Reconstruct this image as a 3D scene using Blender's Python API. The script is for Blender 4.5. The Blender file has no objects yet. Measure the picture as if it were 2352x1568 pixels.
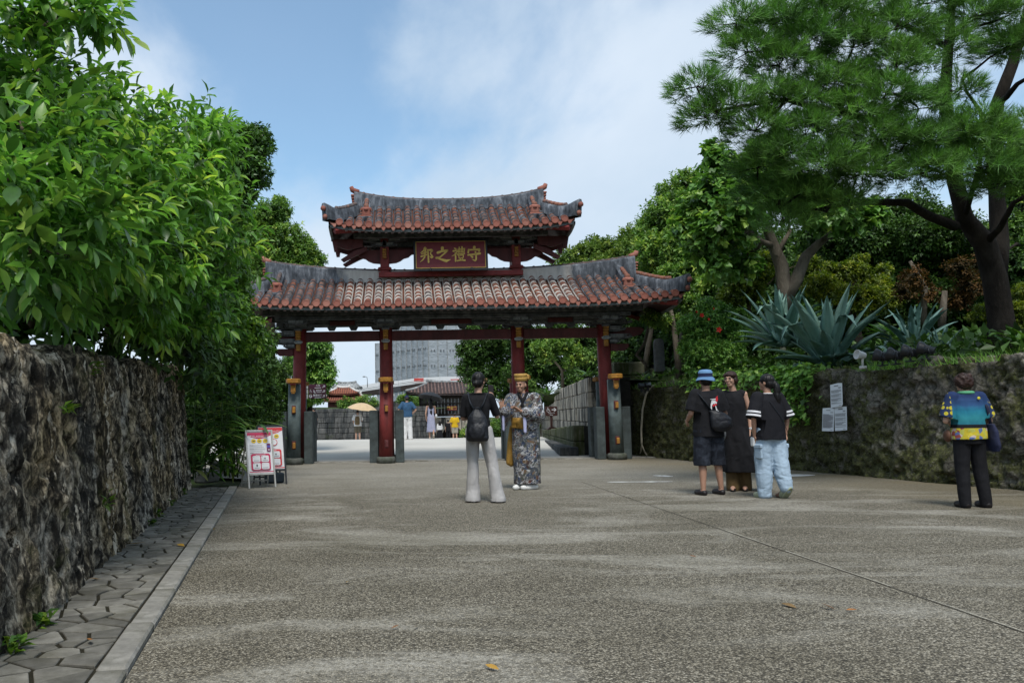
import bpy, bmesh, math, random
import numpy as np
from mathutils import Vector, Matrix, Euler, noise as mnoise
scene = bpy.context.scene
COL = scene.collection
# ---------------------------------------------------------------- camera
FPX = 1895.0            # focal length in units of a 2352 px wide frame
U0 = 930.0              # optical axis: the lens is shifted, the frame sits to its right
CAM_Z = 1.12
PITCH = math.atan(175.0 / FPX)
ROLL = -0.0155
cam_data = bpy.data.cameras.new("camera")
cam_data.sensor_width = 36.0
cam_data.lens = 36.0 * FPX / 2352.0
cam_data.shift_x = (1176.0 - U0) / 2352.0
cam_data.clip_start = 0.1
cam_data.clip_end = 6000.0
cam = bpy.data.objects.new("camera", cam_data)
COL.objects.link(cam)
CAM_R = Matrix.Rotation(math.pi / 2 + PITCH, 4, 'X') @ Matrix.Rotation(ROLL, 4, 'Z')
cam.matrix_world = Matrix.Translation((0, 0, CAM_Z)) @ CAM_R
scene.camera = cam
CAM_R3 = CAM_R.to_3x3()
def _ray(u, v):
 return CAM_R3 @ Vector(((u - U0) / FPX, -(v - 784.0) / FPX, -1.0))
def P(u, v, Y):
 """world point at depth Y (metres in front of the camera position)"""
 d = _ray(u, v)
 t = Y / d.y
 return Vector((d.x * t, Y, CAM_Z + d.z * t))
def G(u, v, z=0.0):
 """world point on the level z"""
 d = _ray(u, v)
 t = (z - CAM_Z) / d.z
 return Vector((d.x * t, d.y * t, z))
# ---------------------------------------------------------------- light
SUN_EL, SUN_AZ = math.radians(60), math.radians(178)     # azimuth clockwise from +Y
world = bpy.data.worlds.new("World")
scene.world = world
world.use_nodes = True
SKY_STRENGTH = 0.1
sun_d = bpy.data.lights.new("sun", 'SUN')
sun_d.energy = 1.15
sun_d.angle = math.radians(20)
sun_d.color = (1.0, 0.96, 0.9)
sun_o = bpy.data.objects.new("sun", sun_d)
COL.objects.link(sun_o)
_sd = Vector((math.sin(SUN_AZ) * math.cos(SUN_EL), math.cos(SUN_AZ) * math.cos(SUN_EL), math.sin(SUN_EL)))
sun_o.rotation_euler = _sd.to_track_quat('Z', 'Y').to_euler()
scene.view_settings.view_transform = 'Standard'
scene.view_settings.look = 'None'
scene.view_settings.gamma = 1.0
scene.view_settings.exposure = 1.55
scene.view_settings.use_curve_mapping = False
scene.cycles.max_bounces = 6
scene.cycles.diffuse_bounces = 3
scene.cycles.glossy_bounces = 2
scene.cycles.transmission_bounces = 3
scene.cycles.caustics_reflective = False
scene.cycles.caustics_refractive = False
# ---------------------------------------------------------------- node helper
class NB:
 def __init__(self, nt):
  self.nt = nt
 def n(self, typ, ins=None, **props):
  nd = self.nt.nodes.new(typ)
  for k, v in props.items():
   setattr(nd, k, v)
  for k, v in (ins or {}).items():
   s = nd.inputs[k]
   if isinstance(v, bpy.types.NodeSocket):
    self.nt.links.new(v, s)
   elif isinstance(v, bpy.types.Node):
    self.nt.links.new(v.outputs[0], s)
   else:
    if hasattr(s.default_value, '__len__') and not hasattr(v, '__len__'):
     v = (v, v, v)
    if s.type == 'RGBA' and len(v) == 3:
     v = (*v, 1)
    s.default_value = v
  return nd
 def math(self, op, a, b=0.0, c=None, clamp=False):
  nd = self.n('ShaderNodeMath', {0: a, 1: b}, operation=op, use_clamp=clamp)
  if c is not None:
   if isinstance(c, bpy.types.NodeSocket):
    self.nt.links.new(c, nd.inputs[2])
   else:
    nd.inputs[2].default_value = c
  return nd.outputs[0]
 def ramp(self, fac, stops, interp='LINEAR'):
  nd = self.n('ShaderNodeValToRGB', {0: fac})
  cr = nd.color_ramp
  cr.interpolation = interp
  while len(cr.elements) < len(stops):
   cr.elements.new(0.5)
  for e, (p, c) in zip(cr.elements, stops):
   e.position = p
   e.color = (*c, 1) if hasattr(c, '__len__') else (c, c, c, 1)
  return nd.outputs[0]
 def mix(self, fac, a, b, mode='MIX'):
  nd = self.n('ShaderNodeMix', data_type='RGBA', blend_type=mode)
  for idx, v in ((0, fac), (6, a), (7, b)):
   s = nd.inputs[idx]
   if isinstance(v, bpy.types.NodeSocket):
    self.nt.links.new(v, s)
   elif idx == 0:
    s.default_value = v
   else:
    s.default_value = (*v, 1) if len(v) == 3 else v
  return nd.outputs[2]
 def noise(self, vec, scale, detail=4, rough=0.55, dist=0.0, dim='3D'):
  ins = {'Scale': scale, 'Detail': detail, 'Roughness': rough, 'Distortion': dist}
  if vec is not None:
   ins['Vector'] = vec
  return self.n('ShaderNodeTexNoise', ins, noise_dimensions=dim).outputs[0]
 def voro(self, vec, scale, feature='F1', out=0, rnd=1.0):
  nd = self.n('ShaderNodeTexVoronoi', {'Vector': vec, 'Scale': scale, 'Randomness': rnd}, feature=feature)
  return nd.outputs[out]
 def scale(self, vec, s, loc=(0, 0, 0)):
  return self.n('ShaderNodeMapping', {'Vector': vec, 'Scale': s, 'Location': loc}).outputs[0]
def new_mat(name):
 m = bpy.data.materials.new(name)
 m.use_nodes = True
 nt = m.node_tree
 b = NB(nt)
 bsdf = nt.nodes['Principled BSDF']
 tc = b.n('ShaderNodeTexCoord')
 b.gen, b.obj, b.uv = tc.outputs['Generated'], tc.outputs['Object'], tc.outputs['UV']
 geo = b.n('ShaderNodeNewGeometry')
 b.pos, b.nor = geo.outputs['Position'], geo.outputs['Normal']
 b.bsdf = bsdf
 b.m = m
 return b
def setc(b, color=None, rough=None, bump=None, bump_s=0.5, bump_d=0.02, spec=None):
 nt = b.nt
 for k, v in (('Base Color', color), ('Roughness', rough), ('Specular IOR Level', spec)):
  if v is None:
   continue
  if isinstance(v, bpy.types.NodeSocket):
   nt.links.new(v, b.bsdf.inputs[k])
  else:
   b.bsdf.inputs[k].default_value = (*v, 1) if hasattr(v, '__len__') else v
 if bump is not None:
  bn = b.n('ShaderNodeBump', {'Height': bump, 'Strength': bump_s, 'Distance': bump_d})
  nt.links.new(bn.outputs[0], b.bsdf.inputs['Normal'])
 return b.m
def plain(name, c, rough=0.6, var=0.18, sc=6.0, bump=0.0, spec=0.35, rand=0.0, metal=0.0, grime=None):
 """painted / cloth / stone surface with a little tonal variation and relief"""
 b = new_mat(name)
 nz = b.noise(b.obj, sc, 5, 0.6)
 lo = tuple(x * (1 - var) for x in c)
 hi = tuple(min(1, x * (1 + var)) for x in c)
 col = b.ramp(nz, [(0.3, lo), (0.7, hi)])
 if grime is not None:
  g = b.ramp(b.noise(b.obj, sc * 0.4, 6, 0.7), [(0.45, 0.0), (0.68, 1.0)])
  col = b.mix(g, col, grime)
 if rand:
  oi = b.n('ShaderNodeObjectInfo')
  k = b.math('MULTIPLY_ADD', oi.outputs['Random'], 2 * rand, 1 - rand)
  kk = b.n('ShaderNodeCombineColor', {0: k, 1: k, 2: k}).outputs[0]
  col = b.mix(1.0, col, kk, 'MULTIPLY')
 b.bsdf.inputs['Metallic'].default_value = metal
 return setc(b, col, rough, b.noise(b.obj, sc * 6, 4, 0.7) if bump else None, bump, 0.01, spec)
# ---------------------------------------------------------------- mesh helpers
def mesh_np(name, V, F=None, mats=(), smooth=False, quads=None, tris=None, mat_idx=None):
 """fast mesh from numpy verts + uniform faces (F is an (n,k) array) or a list of faces"""
 me = bpy.data.meshes.new(name)
 V = np.asarray(V, dtype=np.float32)
 if isinstance(F, np.ndarray):
  n, k = F.shape
  me.vertices.add(len(V))
  me.vertices.foreach_set('co', V.ravel())
  me.loops.add(n * k)
  me.loops.foreach_set('vertex_index', F.astype(np.int32).ravel())
  me.polygons.add(n)
  me.polygons.foreach_set('loop_start', np.arange(0, n * k, k, dtype=np.int32))
  me.update(calc_edges=True)
 else:
  me.from_pydata([tuple(v) for v in V.tolist()], [], F)
  me.update()
 for m in mats:
  me.materials.append(m)
 if mat_idx is not None:
  me.polygons.foreach_set('material_index', np.asarray(mat_idx, dtype=np.int32))
 if smooth:
  me.polygons.foreach_set('use_smooth', np.ones(len(me.polygons), dtype=bool))
 return me
def link(name, me, parent=None, kind=None, label=None):
 o = bpy.data.objects.new(name, me)
 COL.objects.link(o)
 if parent is not None:
  o.parent = parent
  o.matrix_parent_inverse = root_matrix(parent).inverted()
 if kind:
  o['kind'] = kind
 if label:
  o['label'] = label
 return o
def root_matrix(o):
 m = o.matrix_basis.copy()
 if o.parent is not None:
  m = root_matrix(o.parent) @ o.matrix_parent_inverse @ m
 return m
def thing(name, label, cat, loc=(0, 0, 0), rz=0.0, group=None):
 o = bpy.data.objects.new(name, None)
 o.empty_display_size = 0.2
 o.location = loc
 o.rotation_euler = (0, 0, rz)
 COL.objects.link(o)
 tag(o, label, cat, group)
 return o
def tag(o, label, cat, group=None):
 o['label'] = label
 o['category'] = cat
 if group:
  o['group'] = group
 return o
def copy_tree(o, parent=None):
 c = o.copy()
 COL.objects.link(c)
 if parent is not None:
  c.parent = parent
 for ch in list(o.children):
  copy_tree(ch, c)
 return c
class MB:
 """collects shapes, then links them as one mesh object"""
 def __init__(self):
  self.v, self.f, self.mi, self.sm = [], [], [], []
 def add(self, V, F, mi=0, smooth=False, M=None):
  o = len(self.v)
  for p in V:
   p = Vector(p)
   self.v.append(tuple(M @ p) if M is not None else tuple(p))
  for fc in F:
   self.f.append(tuple(i + o for i in fc))
   self.mi.append(mi)
   self.sm.append(smooth)
  return self
 def box(self, c, s, mi=0, M=None, bev=0.0, rz=0.0, taper=1.0):
  x, y, z = s[0] / 2, s[1] / 2, s[2] / 2
  b = min(bev, x * .9, y * .9, z * .9)
  if b <= 0:
   V = [(sx * x * (taper if sz > 0 else 1), sy * y * (taper if sz > 0 else 1), sz * z)
     for sz in (-1, 1) for sy in (-1, 1) for sx in (-1, 1)]
   F = [(0, 2, 3, 1), (4, 5, 7, 6), (0, 1, 5, 4), (2, 6, 7, 3), (0, 4, 6, 2), (1, 3, 7, 5)]
  else:
   V, F, idx = [], [], {}
   for sx in (-1, 1):
    for sy in (-1, 1):
     for sz in (-1, 1):
      tp = taper if sz > 0 else 1
      idx[(sx, sy, sz)] = len(V)
      V += [(sx * x * tp, sy * (y * tp - b), sz * (z - b)), (sx * (x * tp - b), sy * y * tp, sz * (z - b)),
        (sx * (x * tp - b), sy * (y * tp - b), sz * z)]
   i = idx
   for s_ in (-1, 1):
    def q(a, flip):
     F.append(tuple(a[::-1]) if flip else tuple(a))
    q([i[(s_, -1, -1)], i[(s_, 1, -1)], i[(s_, 1, 1)], i[(s_, -1, 1)]], s_ < 0)
    q([i[(-1, s_, -1)] + 1, i[(-1, s_, 1)] + 1, i[(1, s_, 1)] + 1, i[(1, s_, -1)] + 1], s_ < 0)
    q([i[(-1, -1, s_)] + 2, i[(1, -1, s_)] + 2, i[(1, 1, s_)] + 2, i[(-1, 1, s_)] + 2], s_ < 0)
   for a in (-1, 1):
    for b2 in (-1, 1):
     F.append((i[(a, b2, -1)], i[(a, b2, 1)], i[(a, b2, 1)] + 1, i[(a, b2, -1)] + 1))
     F.append((i[(a, -1, b2)], i[(a, 1, b2)], i[(a, 1, b2)] + 2, i[(a, -1, b2)] + 2))
     F.append((i[(-1, a, b2)] + 1, i[(1, a, b2)] + 1, i[(1, a, b2)] + 2, i[(-1, a, b2)] + 2))
   for k in i.values():
    F.append((k, k + 1, k + 2))
  T = Matrix.Translation(c) @ Matrix.Rotation(rz, 4, 'Z')
  return self.add(V, F, mi, False, (M @ T) if M is not None else T)
 def tube(self, path, rad, n=10, mi=0, caps=True, smooth=True, M=None, sq=1.0):
  path = [Vector(p) for p in path]
  if not hasattr(rad, '__len__'):
   rad = [rad] * len(path)
  V, F = [], []
  up = None
  for k, p in enumerate(path):
   a = path[max(k - 1, 0)]
   c = path[min(k + 1, len(path) - 1)]
   d = (c - a).normalized()
   if up is None:
    ref = Vector((0, 0, 1)) if abs(d.z) < 0.9 else Vector((0, 1, 0))
    e1 = d.cross(ref).normalized()
   else:
    e1 = (up - d * up.dot(d)).normalized()
   up = e1
   e2 = d.cross(e1)
   for j in range(n):
    t = 2 * math.pi * j / n
    V.append(p + (e1 * math.cos(t) + e2 * math.sin(t) * sq) * rad[k])
  for k in range(len(path) - 1):
   for j in range(n):
    F.append((k * n + j, k * n + (j + 1) % n, (k + 1) * n + (j + 1) % n, (k + 1) * n + j))
  if caps:
   F.append(tuple(range(n - 1, -1, -1)))
   F.append(tuple((len(path) - 1) * n + j for j in range(n)))
  return self.add(V, F, mi, smooth, M)
 def cyl(self, p0, p1, r0, r1=None, n=16, mi=0, smooth=True, M=None):
  return self.tube([p0, p1], [r0, r0 if r1 is None else r1], n, mi, True, smooth, M)
 def lathe(self, prof, n=20, c=(0, 0, 0), mi=0, smooth=True, M=None, sx=1.0, sy=1.0):
  V, F = [], []
  for r, z in prof:
   for j in range(n):
    t = 2 * math.pi * j / n
    V.append((c[0] + r * math.cos(t) * sx, c[1] + r * math.sin(t) * sy, c[2] + z))
  for k in range(len(prof) - 1):
   for j in range(n):
    F.append((k * n + j, k * n + (j + 1) % n, (k + 1) * n + (j + 1) % n, (k + 1) * n + j))
  F.append(tuple(range(n - 1, -1, -1)))
  F.append(tuple((len(prof) - 1) * n + j for j in range(n)))
  return self.add(V, F, mi, smooth, M)
 def prism(self, poly, d, M=None, mi=0, smooth=False):
  """polygon in local XZ (counter-clockwise seen from -Y), extruded along +Y by d"""
  n = len(poly)
  V = [(x, 0, z) for x, z in poly] + [(x, d, z) for x, z in poly]
  F = [tuple(range(n)), tuple(range(2 * n - 1, n - 1, -1))]
  for j in range(n):
   k = (j + 1) % n
   F.append((j, j + n, k + n, k))
  return self.add(V, F, mi, smooth, M)
 def ell(self, c, r, n=12, m=8, mi=0, M=None, rot=None):
  V, F = [], []
  R = Euler(rot).to_matrix() if rot else Matrix.Identity(3)
  for k in range(m + 1):
   ph = math.pi * k / m
   for j in range(n):
    t = 2 * math.pi * j / n
    p = R @ Vector((r[0] * math.sin(ph) * math.cos(t), r[1] * math.sin(ph) * math.sin(t), -r[2] * math.cos(ph)))
    V.append((c[0] + p.x, c[1] + p.y, c[2] + p.z))
  for k in range(m):
   for j in range(n):
    F.append((k * n + j, k * n + (j + 1) % n, (k + 1) * n + (j + 1) % n, (k + 1) * n + j))
  return self.add(V, F, mi, True, M)
 def mesh(self, name, mats):
  me = bpy.data.meshes.new(name)
  me.from_pydata(self.v, [], self.f)
  for m in (mats if isinstance(mats, (list, tuple)) else [mats]):
   me.materials.append(m)
  me.polygons.foreach_set('material_index', self.mi)
  me.polygons.foreach_set('use_smooth', self.sm)
  me.update()
  return me
 def clusters(self):
  """groups of shells that touch each other"""
  par = list(range(len(self.v)))
  def find(a):
   while par[a] != a:
    par[a] = par[par[a]]
    a = par[a]
   return a
  for f in self.f:
   r = find(f[0])
   for i in f[1:]:
    par[find(i)] = r
  comp = {}
  for i in range(len(self.v)):
   comp.setdefault(find(i), []).append(i)
  keys = list(comp)
  bb = []
  for k in keys:
   a = np.array([self.v[i] for i in comp[k]])
   bb.append((a.min(0) - .002, a.max(0) + .002))
  cl = list(range(len(keys)))
  def fc(a):
   while cl[a] != a:
    a = cl[a]
   return a
  for i in range(len(keys)):
   for j in range(i):
    if np.all(bb[i][0] <= bb[j][1]) and np.all(bb[j][0] <= bb[i][1]):
     cl[fc(i)] = fc(j)
  out = {}
  root = {k: fc(i) for i, k in enumerate(keys)}
  vmap = {}
  for fi, f in enumerate(self.f):
   c = root[find(f[0])]
   m = out.setdefault(c, MB())
   vm = vmap.setdefault(c, {})
   nf = []
   for i in f:
    if i not in vm:
     vm[i] = len(m.v)
     m.v.append(self.v[i])
    nf.append(vm[i])
   m.f.append(tuple(nf))
   m.mi.append(self.mi[fi])
   m.sm.append(self.sm[fi])
  return list(out.values())
 def build(self, name, mats, parent=None, kind=None, label=None, split=True):
  if split and parent is not None and kind is None and len(self.v) < 6000:
   o = None
   for m in self.clusters():
    q = link(name, m.mesh(name, mats), parent, None, label)
    o = o or q
   return o
  return link(name, self.mesh(name, mats), parent, kind, label)
def text_mesh(body, size, depth=0.0, align='CENTER', bold=0.0):
 cu = bpy.data.curves.new('lettering', 'FONT')
 cu.body = body
 cu.size = size
 cu.align_x = align
 cu.align_y = 'CENTER'
 cu.extrude = depth
 cu.offset = bold
 cu.resolution_u = 3
 o = bpy.data.objects.new('lettering', cu)
 COL.objects.link(o)
 bpy.context.view_layer.update()
 me = bpy.data.meshes.new_from_object(o.evaluated_get(bpy.context.evaluated_depsgraph_get()))
 bpy.data.objects.remove(o)
 return me
def mesh_into(mb, me, M, mi=0):
 mb.add([v.co for v in me.vertices], [tuple(p.vertices) for p in me.polygons], mi, False, M)
# numpy noise ---------------------------------------------------------------
def _hash(ix, iy, iz, seed):
 h = (ix * 374761393 + iy * 668265263 + iz * 2147483647 + seed * 144269504) & 0xFFFFFFFF
 h = ((h ^ (h >> 13)) * 1274126177) & 0xFFFFFFFF
 h = h ^ (h >> 16)
 return (h & 0xFFFF) / 65535.0
def vnoise(p, seed=0):
 p = np.asarray(p, dtype=np.float64)
 i = np.floor(p).astype(np.int64)
 f = p - i
 f = f * f * f * (f * (f * 6 - 15) + 10)
 x, y, z = i[:, 0], i[:, 1], i[:, 2]
 def c(a, b, d):
  return _hash(x + a, y + b, z + d, seed)
 fx, fy, fz = f[:, 0], f[:, 1], f[:, 2]
 x00 = c(0, 0, 0) * (1 - fx) + c(1, 0, 0) * fx
 x10 = c(0, 1, 0) * (1 - fx) + c(1, 1, 0) * fx
 x01 = c(0, 0, 1) * (1 - fx) + c(1, 0, 1) * fx
 x11 = c(0, 1, 1) * (1 - fx) + c(1, 1, 1) * fx
 return (x00 * (1 - fy) + x10 * fy) * (1 - fz) + (x01 * (1 - fy) + x11 * fy) * fz
def fbm(p, octs=4, seed=0, gain=0.5):
 p = np.asarray(p, dtype=np.float64)
 s, a, t = 0.0, 1.0, 0.0
 for k in range(octs):
  s = s + a * vnoise(p * (2 ** k), seed + k * 17)
  t += a
  a *= gain
 return s / t
def ridge(p, octs=3, seed=0):
 s, a, t = 0.0, 1.0, 0.0
 for k in range(octs):
  s = s + a * (1 - np.abs(2 * vnoise(np.asarray(p) * (2 ** k), seed + k * 31) - 1))
  t += a
  a *= 0.5
 return s / t
# ---------------------------------------------------------------- sky
def build_world():
 nt = world.node_tree
 b = NB(nt)
 bg = nt.nodes['Background']
 sky = b.n('ShaderNodeTexSky', sky_type='NISHITA', sun_disc=False, sun_elevation=SUN_EL, sun_rotation=SUN_AZ,
    air_density=1.0, dust_density=1.2, ozone_density=1.5, altitude=50)
 tc = b.n('ShaderNodeTexCoord').outputs['Generated']
 sx = b.n('ShaderNodeSeparateXYZ', {0: tc})
 zz = b.math('MAXIMUM', sx.outputs[2], 0.0)
 den = b.math('ADD', zz, 0.35)
 px = b.math('DIVIDE', sx.outputs[0], den)
 py = b.math('DIVIDE', sx.outputs[1], den)
 pv = b.n('ShaderNodeCombineXYZ', {0: px, 1: py, 2: 0.0}).outputs[0]
 pv = b.n('ShaderNodeMapping', {'Vector': pv, 'Rotation': (0, 0, math.radians(SKY_ROT)), 'Scale': (1.0, 0.62, 1.0),
         'Location': SKY_OFF}).outputs[0]
 big = b.noise(pv, 1.15, 7, 0.52, 0.35)
 fine = b.noise(pv, 4.2, 8, 0.6, 0.2)
 m = b.math('ADD', b.math('MULTIPLY', big, 0.82), b.math('MULTIPLY', fine, 0.18))
 hor = b.math('MULTIPLY', b.math('SUBTRACT', 1.0, b.math('MINIMUM', b.math('MULTIPLY', zz, 3.0), 1.0)), 0.30)
 m = b.math('ADD', m, hor)
 mask = b.ramp(m, [(0.41, 0.16), (0.56, 0.95)], 'EASE')
 tone = b.noise(pv, 2.0, 5, 0.55)
 cloud = b.ramp(tone, [(0.3, (2.05, 2.5, 3.0)), (0.7, (2.75, 3.08, 3.5))])
 base = b.mix(1.0, sky.outputs[0], (.52, .66, .66), 'MULTIPLY')
 col = b.mix(mask, base, cloud)
 nt.links.new(col, bg.inputs[0])
 bg.inputs[1].default_value = SKY_STRENGTH
SKY_ROT, SKY_OFF = 25, (3.0, 0.75, 0.0)
build_world()
# ---------------------------------------------------------------- ground materials
def mat_pavement():
 b = new_mat("exposed_aggregate")
 p = b.pos
 cell = b.n('ShaderNodeTexVoronoi', {'Vector': p, 'Scale': 100.0}, feature='F1')
 peb = b.n('ShaderNodeSeparateColor', {0: cell.outputs[1]}).outputs[0]
 col = b.ramp(peb, [(0.0, (.068, .059, .043)), (0.4, (.168, .150, .112)), (0.7, (.275, .248, .192)), (1.0, (.48, .445, .365))])
 edge = b.ramp(cell.outputs[0], [(0.3, 1.0), (0.7, 0.34)])
 col = b.mix(1.0, col, edge, 'MULTIPLY')
 big = b.noise(b.scale(p, (0.5, 0.75, 1)), 1.0, 7, 0.62, 0.4)
 wearn = b.noise(b.scale(p, (0.42, 1.05, 1), (3.1, 4.2, 0)), 1.0, 9, 0.66, 0.9)
 wear = b.ramp(wearn, [(0.48, 0.0), (0.64, 0.88)])
 sy = b.n('ShaderNodeSeparateXYZ', {0: p})
 far = b.math('SMOOTHSTEP', 0, 0) if False else b.n('ShaderNodeMapRange', {0: sy.outputs[1], 1: 9.5, 2: 17.0}, interpolation_type='SMOOTHSTEP').outputs[0]
 grit = b.noise(p, 140, 3, 0.7)
 pale = b.ramp(grit, [(0.3, (.25, .238, .208)), (0.7, (.45, .435, .39))])
 # smooth pale slab right of the joint near the people, worn apron before the gate
 wear2 = b.math('MAXIMUM', wear, b.math('MULTIPLY', far, 0.72))
 wear2 = b.math('MULTIPLY', wear2, b.ramp(b.noise(p, 26, 4, 0.75), [(0.38, 0.2), (0.6, 1.0)]))
 col = b.mix(wear2, col, pale)
 # brownish-green damp stain towards the right wall
 rx = b.math('ADD', sy.outputs[0], b.math('MULTIPLY', sy.outputs[1], 0.204))
 st = b.n('ShaderNodeMapRange', {0: rx, 1: 7.3, 2: 10.4}, interpolation_type='SMOOTHSTEP').outputs[0]
 st = b.math('MULTIPLY', st, b.ramp(big, [(0.35, 0.25), (0.6, 1.0)]))
 col = b.mix(b.math('MULTIPLY', st, 0.75), col, (.13, .105, .055))
 tint = b.ramp(big, [(0.32, (.74, .72, .66)), (0.68, (1.08, 1.07, 1.05))])
 col = b.mix(1.0, col, tint, 'MULTIPLY')
 hgt = b.math('MULTIPLY', cell.outputs[0], b.math('SUBTRACT', 1.0, wear2))
 return setc(b, col, 0.8, hgt, 0.7, -0.012, 0.3)
def mat_road():
 b = new_mat("pale_concrete")
 p = b.pos
 n1 = b.noise(b.scale(p, (.5, .5, 1)), 1.0, 7, .6)
 col = b.ramp(n1, [(.3, (.40, .385, .345)), (.7, (.50, .485, .445))])
 sp = b.ramp(b.noise(p, 9, 3, .6), [(.70, 0), (.76, 1)])
 col = b.mix(b.math('MULTIPLY', sp, .35), col, (.2, .19, .17))
 return setc(b, col, .85, b.noise(p, 60, 3, .7), .2, .01, .25)
def mat_soil():
 b = new_mat("soil_and_grass")
 n1 = b.noise(b.pos, .8, 8, .65)
 col = b.ramp(n1, [(.3, (.025, .02, .012)), (.5, (.03, .045, .012)), (.7, (.05, .085, .02))])
 return setc(b, col, .95, b.noise(b.pos, 12, 5, .7), .6, .05, .1)
M_pave, M_road, M_soil = mat_pavement(), mat_road(), mat_soil()
M_kerb = plain("kerb_concrete", (.24, .23, .205), .85, .3, 9, .5, .25, rand=.12, grime=(.13, .125, .10))
M_slab = plain("paving_stone", (.155, .148, .128), .85, .4, 8, .6, .25, rand=.32, grime=(.09, .085, .065))
M_bed = plain("joint_dirt", (.022, .02, .013), .95, .35, 14, .5, .1)
# ---------------------------------------------------------------- terrain and pavements
def build_ground():
 xs = np.concatenate([[-3000, -800, -200, -80], np.arange(-40, 41, 4.0), [80, 200, 800, 3000]])
 ys = np.concatenate([[-600, -100, -30], np.arange(-12, 61, 4.0), [75, 100, 200, 600, 3000]])
 X, Y = np.meshgrid(xs, ys)
 Z = np.where(Y < 22, -0.06, -0.06 - np.clip((Y - 22) / 30, 0, 1) * 2.2)
 V = np.stack([X, Y, Z], -1).reshape(-1, 3)
 nx = len(xs)
 F = np.array([(j * nx + i, j * nx + i + 1, (j + 1) * nx + i + 1, (j + 1) * nx + i)
     for j in range(len(ys) - 1) for i in range(nx - 1)])
 link("terrain", mesh_np("terrain", V, F, [M_soil]), kind='structure')
 # plaza in front of the gate, edged by the kerb on the left
 mb = MB()
 pts = [(-0.45, -1.4), (-3.16, 16.07), (-5.3, 17.6), (-6.0, 21.35), (8.0, 21.35), (11.9, 1.5), (11.9, -4), (-0.05, -4)]
 mb.add([(x, y, 0) for x, y in pts], [tuple(range(len(pts)))[::-1]])
 pave = mb.build("pavement", [M_pave], kind='structure')
 # joint running across the plaza
 a, c = G(1370, 1118), G(2352, 1452)
 d = (c - a).normalized()
 n = Vector((-d.y, d.x, 0))
 rnd = random.Random(4)
 m_joint = plain("joint_filler", (.36, .34, .28), .8, .3, 30, .3, .2)
 m_gap = plain("joint_gap", (.07, .064, .052), .9, .3, 30, 0, .1)
 mb, mg = MB(), MB()
 L = 13.0
 s = -1.0
 while s < L:
  l = rnd.uniform(.25, .6)
  w = rnd.uniform(.003, .007)
  p, q = a + d * s, a + d * (s + l)
  if rnd.random() < (.12 if s < 4 else .5):
   off = n * rnd.uniform(.006, .012)
   mb.add([p + off - n * w + Vector((0, 0, .005)), q + off - n * w + Vector((0, 0, .005)), q + off + n * w + Vector((0, 0, .005)), p + off + n * w + Vector((0, 0, .005))], [(0, 1, 2, 3)])
  mg.add([p - n * .009 + Vector((0, 0, .003)), q - n * .009 + Vector((0, 0, .003)), q + n * .004 + Vector((0, 0, .003)), p + n * .004 + Vector((0, 0, .003))], [(0, 1, 2, 3)])
  s += l
 mb.build("joint_filler", [m_joint], pave, kind="stuff")
 mg.build("joint_gap", [m_gap], pave, kind="stuff")
 # road that climbs through the gate and drops behind its crest
 prof = [(21.35, -.012), (24, .05), (28, .17), (31, .24), (33, .255), (35, .24), (40, .08), (45, -.12), (52, -.5), (60, -1.1), (74, -1.8)]
 V, F = [], []
 for y, z in prof:
  for x in (-14, -8, -2, 2.0, 5.0, 9):
   V.append((x, y, z))
 for j in range(len(prof) - 1):
  for i in range(5):
   k = j * 6 + i
   F.append((k, k + 1, k + 7, k + 6))
 mb = MB()
 mb.add(V, F, 0, True)
 mb.build("road", [M_road], kind='structure')
 # kerb stones
 kd = Vector((-.1534, .9882, 0))
 kn = Vector((-.9882, -.1534, 0))
 k0 = Vector((-1.22, 3.54, 0))
 ang = math.atan2(kd.y, kd.x)
 kerb = bpy.data.objects.new("kerb", None)
 COL.objects.link(kerb)
 kerb['kind'] = 'structure'
 s = -5.2
 while s < 10.4:
  l = min(rnd.uniform(.75, 1.15), 10.5 - s)
  c = k0 + kd * (s + l / 2) + kn * .07
  mb = MB()
  mb.box((0, 0, 0), (l - .012, .138, .09), bev=.012)
  o = mb.build("kerb_stone", [M_kerb], None)
  o.matrix_basis = Matrix.Translation((c.x, c.y, -.012 + rnd.uniform(-.004, .004))) @ Matrix.Rotation(ang + rnd.uniform(-.004, .004), 4, 'Z')
  o.parent = kerb
  s += l
 # crazy paving between kerb and wall
 strip = MB()
 A = k0 + kd * -5.3 + kn * .13
 B = k0 + kd * 10.6 + kn * .13
 strip.add([(A.x, A.y, .0215), (A + kn * .75).to_tuple()[:2] + (.0215,), (B + kn * .95).to_tuple()[:2] + (.0215,), (B.x, B.y, .0215)], [(3, 2, 1, 0)])
 path = strip.build("footpath", [M_bed], kind='structure')
 pts = []
 s = -5.2
 while s < 10.6:
  for w in (.21, .36, .51, .66, .8):
   pts.append((s + rnd.uniform(-.09, .09), w + rnd.uniform(-.06, .06)))
  s += .18 if s > -.2 else .45
 def clip(poly, px, py, nx, ny):
  out = []
  for i in range(len(poly)):
   a_, b_ = poly[i], poly[(i + 1) % len(poly)]
   da = (a_[0] - px) * nx + (a_[1] - py) * ny
   db = (b_[0] - px) * nx + (b_[1] - py) * ny
   if da <= 0:
    out.append(a_)
   if da * db < 0:
    t = da / (da - db)
    out.append((a_[0] + (b_[0] - a_[0]) * t, a_[1] + (b_[1] - a_[1]) * t))
  return out
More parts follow.
